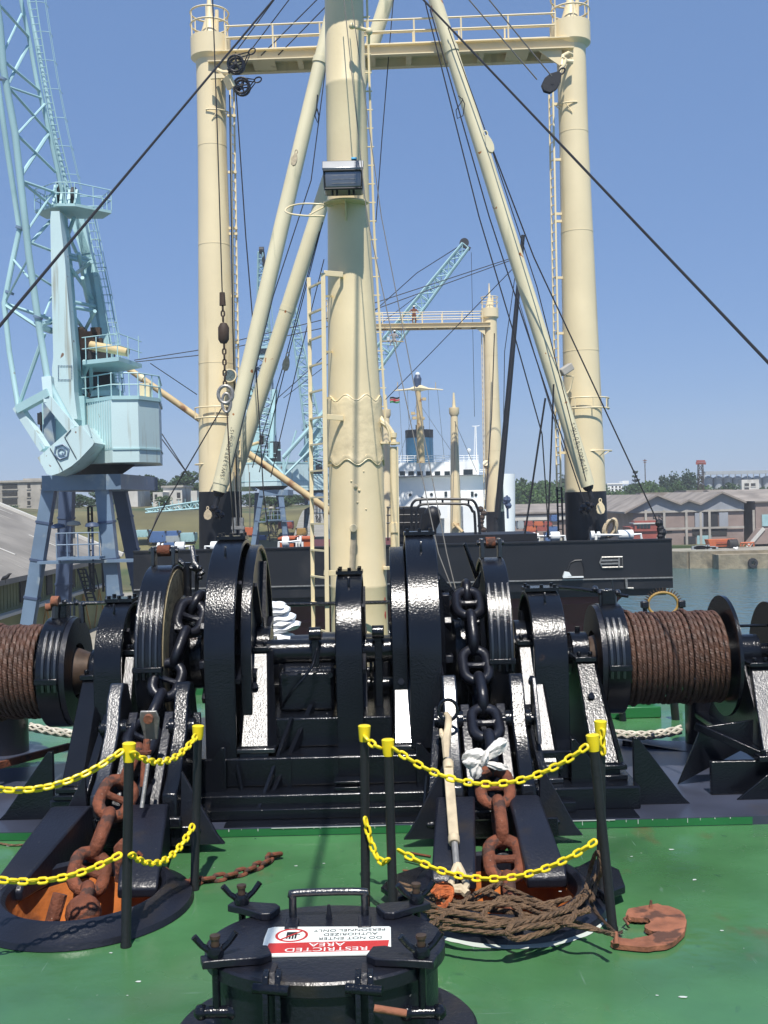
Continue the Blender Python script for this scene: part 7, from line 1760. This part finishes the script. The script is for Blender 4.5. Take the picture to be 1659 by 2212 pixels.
def onwall(u0, u1, v0, v1, m, name, dy=-.12, **k):
    a = P2(u0, v0); b = P2(u1, v1); return part(name, MB().box((a[0], Yw+dy, b[1]), (b[0], Yw-.003, a[1])), m, wh_, smooth=False, **k)
onwall(1519, 1551, 1107, 1140, 'ink', 'door_opening'); onwall(1500, 1518.5, 1108, 1140, 'gable_grey', 'sliding_door', -.3); onwall(1552, 1572, 1107, 1140, 'gable_grey', 'sliding_door', -.3)
onwall(1477, 1503, 1159, 1180, 'ink', 'door_opening'); onwall(1505, 1536, 1157, 1176, 'cont_aqua', 'aqua_shutter', -.2)
onwall(1378, 1452, 1148, 1150, 'dark_wall', 'ledge'); onwall(1495, 1570, 1142, 1156, 'dark_wall', 'loading_bay')
part('annex_wall', MB().box((P2(1607, 0)[0], Yw-.6, zb), (P2(1760, 0)[0], Yw+30, P2(1640, 1085)[1])), 'brick_pink', wh_, smooth=False)
part('annex_roof', MB().box((P2(1604, 0)[0], Yw-1, P2(1640, 1085)[1]), (P2(1765, 0)[0], Yw+31, P2(1640, 1082)[1])).prism([(Yw+.5, 0), (Yw+14, 0), (Yw+14, 1.8), (Yw+12, 1.8)], (P2(1556, 0)[0], 0, P2(1640, 1082)[1]), Y3, Z3, X3, 22), 'old_roof', wh_, smooth=False)
part('annex_door', MB().box((P2(1620, 0)[0], Yw-.75, P2(1620, 1137)[1]), (P2(1636, 0)[0], Yw-.61, P2(1620, 1112)[1])), 'cont_aqua', wh_, smooth=False)
rmp = part('ramp', MB().xz([(P2(1572, 0)[0], zb), (P2(1606, 0)[0], P2(1606, 1142)[1]), (P2(1760, 0)[0], P2(1650, 1138)[1]), (P2(1760, 0)[0], zb)], Yw-4, Yw-.7), 'brick_pink', wh_, smooth=False)
part('ramp_edge', MB().beam((P2(1571, 0)[0], Yw-4.1, zb+.3), (P2(1607, 0)[0], Yw-4.1, P2(1606, 1140)[1]), .2, .5), 'pale_wall', rmp, smooth=False)
me = text_mesh('5N', 1.6, 'ink'); o = bpy.data.objects.new('lettering', me); col.objects.link(o); o.parent = wh_; WL[o] = WL[wh_]
o.location = V((P2(1400, 0)[0], Yw-.02, P2(1400, 1122)[1]))-WL[wh_]; o.rotation_euler = (math.pi/2, 0, 0); o.scale = (1.1, 1, 1)
# tug and clutter on the far quay
tg = thing('moored_tug', W(1392, 1160, 158), 'faded red workboat on the far quay left of the warehouse wall', 'boat')
part('hull', MB().prism([(-2.1, 1.9), (2.3, 1.9), (1.7, .0), (-1.6, 0)], W(1392, 1166, 158), X3, Z3, Y3, 5), 'cont_red', tg, .05, smooth=False)
part('wheelhouse', MB().cbox(W(1391, 1136, 159), 3.3, 2.5, 1.5), 'cont_red', tg, smooth=False); part('roof', MB().cbox(W(1391, 1130, 159), 3.7, 2.8, .2), 'pale_wall', tg, smooth=False)
for k in range(4): part('window', MB().cbox(W(1379+k*7.5, 1136, 157.7), .45, .06, .7), 'glass_dark', tg, smooth=False)
mb = MB()
for (u, v, r) in ((1424, 1130, .35), (1427, 1140, .3), (1430, 1150, .4), (1428, 1158, .35)): mb.ball(W(u, v, 40.3), r*.45, 8)
mb.tube([W(1426, 1140, 40.3), W(1430, 1168, 40.3)], .13, 8)
solo('rigging_screw', mb, 'far_black', 'dark rigging screw at the corner of the black wall', 'rigging screw', loc=W(1428, 1150, 40.3))
jk = thing('orange_skip', W(1563, 1177, 160), 'orange red frame lying on the quay before the dark opening', 'skip')
part('bin', MB().prism([(-1.9, .0), (1.9, 0), (2.2, 1.1), (-2.2, 1.1)], W(1562, 1181, 160), X3, Z3, Y3, 2), 'cont_orange', jk, .05, smooth=False); part('rails', MB().beam(W(1548, 1172, 159.8), W(1577, 1171, 159.8), .1, .12), 'cont_red', jk)
jk = thing('quay_rack', W(1615, 1178, 160), 'smaller orange frame on the quay at the right photo edge', 'frame')
part('frame', MB().tube([W(1600, 1180, 160), W(1600, 1173, 160), W(1628, 1172, 160), W(1628, 1180, 160)], .15, 6).tube([W(1605, 1180, 160), W(1610, 1173, 160), W(1618, 1180, 160), W(1624, 1173, 160)], .12, 6), 'cont_orange', jk)
jk = thing('dark_tank', W(1585, 1177, 159), 'dark tank lying on its side beside the orange frame', 'tank')
part('shell', MB().cyl(W(1574, 1176, 159), W(1592, 1175, 159), .75, n=18), 'dark_wall', jk); part('bands', MB().cyl(W(1579, 1176, 159), W(1581, 1176, 159), .8, n=18), 'far_black', jk)
jk = thing('white_buoy', W(1590, 1188, 155), 'small white object lying on the quay edge grass', 'debris')
part('shell', MB().tube([W(1584, 1183, 155), W(1590, 1186, 155), W(1594, 1182, 155)], [.1, .25, .12], 8), 'white', jk)
jk = thing('scrap_heap', W(1520, 1182, 158), 'low heap of grey scrap before the aqua shutter', 'scrap'); mb = MB()
for k in range(14): mb.cbox(W(1500+rnd.random()*50, 1180+rnd.random()*5, 158), .3+rnd.random()*1.2, .5, .2+rnd.random()*.5)
part('pieces', mb, 'cont_grey', jk, smooth=False)
# silos, lattice lamp mast, white hotel
gs = 'grain silos beyond the warehouse roofs'
for k in range(8):
    u = 1530+k*21; Y = 300; c = W(u, 1075, Y); z1 = W(u, 1032, Y).z; t = thing('silo', (c.x, Y, QZ), ('first', 'second', 'third', 'fourth', 'fifth', 'sixth', 'seventh', 'eighth')[k]+' grey silo counted from the lattice lamp mast', 'silo', gs)
    part('tank', MB().lathe((c.x, Y, QZ), Z3, [(0, 1.32), (z1-QZ, 1.32), (z1-QZ+.5, .5), (z1-QZ+.5, 0)], 24, closed=False), 'silo_metal', t)
gal = thing('silo_gallery', W(1600, 1025, 298), 'long pale conveyor gallery running along the tops of the silos', 'gallery')
a = W(1522, 1022, 298); b = W(1720, 1018, 298)
part('duct', MB().beam(a, b, 1.6, .9), 'silo_metal', gal)
mb = MB()
for k in range(16): p = a.lerp(b, k/15); mb.beam(p, p+V((0, 0, -1.5)), .18, .18)
part('legs', mb, 'pale_wall', gal)
bld('grain_house', 1602, 1640, 1036, 1062, 296, 10, 'pale_wall', 'pale concrete house with dark openings between the silos', wins=[(1608, 1618, 1044, 1050), (1622, 1632, 1044, 1050), (1608, 1618, 1054, 1059)], zg=QZ)
ht = bld('white_hotel', 1313, 1345, 1046, 1070, 330, 12, 'white', 'small bright white building with balconies among the trees', wins=[(1321, 1325, 1050, 1054), (1329, 1333, 1050, 1054), (1337, 1341, 1050, 1054), (1321, 1325, 1057, 1061), (1329, 1333, 1057, 1061), (1337, 1341, 1057, 1061)], roof='white', zg=QZ)
part('roof_house', MB().box((W(1322, 0, 331).x, 331, W(1330, 1046, 331).z), (W(1336, 0, 331).x, 336, W(1330, 1039, 331).z)), 'white', ht, smooth=False)
lm = thing('lamp_mast', W(1514, 1075, 240), 'tall lattice floodlight mast standing left of the silos', 'lamp mast')
mb = MB(); lattice(mb, W(1514, 1085, 240), W(1513, 1002, 240), 9, (1.2, 1.2), (.9, .9), .09, .05, X3, Y3); part('lattice', mb, 'wire_brown', lm)
mb = MB()
for k in range(6): mb.cbox(W(1505+k*3.6, 1001, 240), .32, .3, .5).cbox(W(1506+k*3, 996, 240), .3, .3, .4)
mb.beam(W(1503, 998, 240), W(1525, 997, 240), .1, .1); part('lamp_cluster', mb, 'cont_red', lm)
l2 = thing('thin_mast', W(1394, 1080, 300), 'very thin red tipped mast between two dark trees', 'mast')
part('pole', MB().tube([W(1395, 1085, 300), W(1393, 992, 300)], .14, 5), 'wire_brown', l2); part('arms', MB().tube([W(1389, 995, 300), W(1397, 995, 300)], .12, 5).tube([W(1390, 999, 300), W(1396, 999, 300)], .1, 5), 'pink_rust', l2)

# ================================================================ trees
def leafcloud(mb, c, rx_, ry_, rz_, n, s, r2, flat=.5):
    for _ in range(n):
        a = r2.uniform(0, 2*math.pi); z = r2.uniform(-1, 1); q = r2.uniform(.55, 1)**.6; k = math.sqrt(1-z*z)
        p = c+V((rx_*q*k*math.cos(a), ry_*q*k*math.sin(a), rz_*q*z))
        n_ = V((r2.gauss(0, 1), r2.gauss(0, 1), r2.gauss(0, .8)+.5)).normalized(); x, y, _d = frame(n_); ss = s*r2.uniform(.6, 1.4)
        mb.quad(p-x*ss, p-y*ss*.6, p+x*ss, p+y*ss*.6)
def crown(h_, w_, seed, m, clumps, leaf, low=.25):
    r2 = random.Random(seed); mb = MB()
    for k in range(clumps):
        a = r2.uniform(0, 2*math.pi); q = r2.uniform(0, 1)**.6; t = r2.uniform(low, .95); prof = math.sin(min(1, (t-low)/(1-low)*.85+.15)*math.pi)**.5
        c = V((w_*.42*q*prof*math.cos(a), w_*.42*q*prof*math.sin(a), h_*t)); rr = w_*r2.uniform(.11, .2)
        leafcloud(mb, c, rr, rr, rr*.65, 60, leaf, r2)
    return mb.mesh('foliage', m, smooth=False)
def trunk(h_, r):
    mb = MB().tube([(0, 0, 0), (.1, 0, h_*.4), (0, .1, h_*.85)], [r, r*.7, r*.25], 7)
    for a in (0, 2.1, 4.0): mb.tube([(0, 0, h_*.35), (h_*.2*math.cos(a), h_*.2*math.sin(a), h_*.65)], [r*.45, r*.15], 5)
    return mb.mesh('trunk', 'bark')
def pine(seed):
    r2 = random.Random(seed); mb = MB(); H_ = 10.0
    for k in range(13):
        z = 1.2+k*.68; R_ = 3.0*(1-(z/10.6))**.75
        for j in range(9):
            a = r2.uniform(0, 6.28)
            for q in range(16):
                d = R_*r2.uniform(.15, 1); p = V((d*math.cos(a), d*math.sin(a), z+.12*d+r2.uniform(-.12, .12))); s = .34*r2.uniform(.6, 1.3)
                n_ = V((r2.gauss(0, .4), r2.gauss(0, .4), 1)).normalized(); x, y, _d = frame(n_); mb.quad(p-x*s, p-y*s*.6, p+x*s, p+y*s*.6)
    return mb.mesh('foliage', 'leaf_conifer', smooth=False)
KINDS = {'dark': [crown(10, 11, s, 'leaf_dark', 40, .36) for s in (1, 2)], 'mid': [crown(10, 12, s, 'leaf_mid', 44, .38, .12) for s in (5, 6)], 'pine': [pine(3)], 'spread': [crown(10, 10, 9, 'leaf_conifer', 26, .33, .35)]}
TR = trunk(10, .35)
def tree(u, vt, wpx, Y, kind, label, zg=QZ, k=0):
    tp = W(u, vt, Y); h_ = tp.z-zg; t = thing('tree' if kind not in ('pine',) else 'conifer_tree', (tp.x, Y, zg), label, 'tree', 'trees behind the harbour')
    wd = wpx*Y/F; base = {'dark': 11, 'mid': 12, 'pine': 6, 'spread': 10}[kind]
    me = KINDS[kind][k % len(KINDS[kind])]
    for (nm, m_) in (('crown', me), ('trunk', TR)):
        o = bpy.data.objects.new(nm, m_); col.objects.link(o); o.parent = t; WL[o] = WL[t]
        o.scale = (wd/base, wd/base, h_/10) if nm == 'crown' else (1, 1, h_/10)
        o.rotation_euler = (0, 0, rnd.uniform(0, 6.28))
    return t
TL = [(1125, 1034, 70, 250, 'dark', 'dark tree touching the bridge house on its right'), (1160, 1038, 60, 262, 'mid', 'green tree second from the bridge house'), (1195, 1045, 60, 255, 'mid', 'round green tree just left of the right ladder'), (1222, 1030, 50, 290, 'spread', 'dark spreading tree half behind the right post'), (1140, 1050, 80, 235, 'mid', 'low bright green tree left of the right boom'), (1180, 1058, 80, 232, 'mid', 'low green bush above the grey shed roof'),
 (1330, 1062, 60, 250, 'mid', 'green tree right of the right post'), (1290, 1040, 60, 270, 'dark', 'dark tree hidden partly by the right post'), (1372, 1012, 46, 245, 'pine', 'tall dark conifer with layered branches'), (1372, 1050, 50, 238, 'dark', 'dark green tree under the tall conifer'), (1405, 1042, 56, 250, 'mid', 'round green tree right of the tall conifer'), (1446, 1023, 60, 262, 'spread', 'dark spreading conifer left of the lamp mast'), (1492, 1018, 62, 268, 'spread', 'dark tree just left of the lattice lamp mast'), (1425, 1050, 60, 240, 'mid', 'low green tree behind the first gable'), (1350, 1066, 60, 232, 'mid', 'low bush left of the warehouse gable'), (1463, 1046, 60, 245, 'dark', 'dark tree behind the zigzag gables'), (1572, 1043, 62, 262, 'dark', 'dark round tree in front of the silos'), (1500, 1050, 50, 250, 'mid', 'green tree at the foot of the lamp mast'), (1650, 1052, 50, 262, 'dark', 'dark tree at the right photo edge'), (1260, 1060, 60, 240, 'mid', 'low green tree seen past the right post foot'), (1310, 1070, 60, 228, 'mid', 'lowest green bush right of the right post')]
for i, a in enumerate(TL): tree(*a, k=i)
LZ = .6
for i, a in enumerate(((316, 1026, 95, 205, 'dark', 'dark rounded tree right of the nearest crane'), (284, 1034, 60, 215, 'dark', 'dark tree close behind the small pale block'), (404, 1018, 80, 215, 'dark', 'dark tree just left of the left post'), (352, 1070, 44, 180, 'mid', 'green bush between the pale houses'), (440, 1035, 60, 220, 'dark', 'dark tree hidden behind the left post'), (170, 1070, 60, 200, 'dark', 'dark tree seen between the crane legs'), (215, 1060, 60, 205, 'dark', 'dark tree right of centre under the nearest crane'), (20, 1090, 50, 176, 'mid', 'green hedge bush in front of the concrete block'), (560, 1070, 70, 210, 'dark', 'dark tree behind the second crane'), (610, 1075, 60, 205, 'mid', 'green tree under the second crane'), (660, 1070, 60, 215, 'dark', 'dark tree right of the second crane'), (412, 1085, 40, 170, 'dark', 'small dark tree low beside the left post'), (590, 1110, 60, 150, 'mid', 'low green bush between the second crane legs'), (664, 1022, 20, 205, 'pine', 'thin dark conifer left of the cream ladder'))):
    tree(*a, zg=LZ if a[3] > 165 else -3, k=i)
# a second rank of trees closing the tree line
def rank(rows, lb, grp, zg, Y0, kinds):
    for i, (u, v) in enumerate(rows):
        t = tree(u, v-5, 62, Y0+i, kinds[i % len(kinds)], lb, zg=zg, k=i); t['group'] = grp
rank(((1115, 1048), (1150, 1052), (1185, 1046), (1210, 1056), (1235, 1048), (1275, 1052), (1300, 1058), (1322, 1070), (1345, 1070), (1366, 1056), (1390, 1050), (1414, 1056), (1438, 1052), (1475, 1048), (1520, 1056), (1545, 1060)), 'bushy green tree in the rear rank behind the harbour sheds', 'rear rank of trees behind the sheds', QZ, 285, ('mid', 'dark'))
rank(((296, 1052), (372, 1048), (340, 1040), (232, 1070), (462, 1046), (540, 1072), (585, 1078), (632, 1074), (690, 1078)), 'dark bushy tree in the rear rank along the hilltop', 'rear rank of trees on the hilltop', LZ, 232, ('dark',))

# ================================================================ air
hz_m = bpy.data.materials.new('haze'); hz_m.use_nodes = True; n_ = hz_m.node_tree.nodes; n_.clear()
out_ = n_.new('ShaderNodeOutputMaterial'); pv = n_.new('ShaderNodeVolumePrincipled'); pv.inputs['Color'].default_value = (0.86, 0.93, 1.0, 1)
pv.inputs['Density'].default_value = 0.0005; hz_m.node_tree.links.new(pv.outputs[0], out_.inputs['Volume'])
hb_ = MB().box((-420, -80, -12), (720, 950, 60)); M['haze'] = hz_m
struct('haze', hb_, 'haze', kind='stuff', smooth=False)
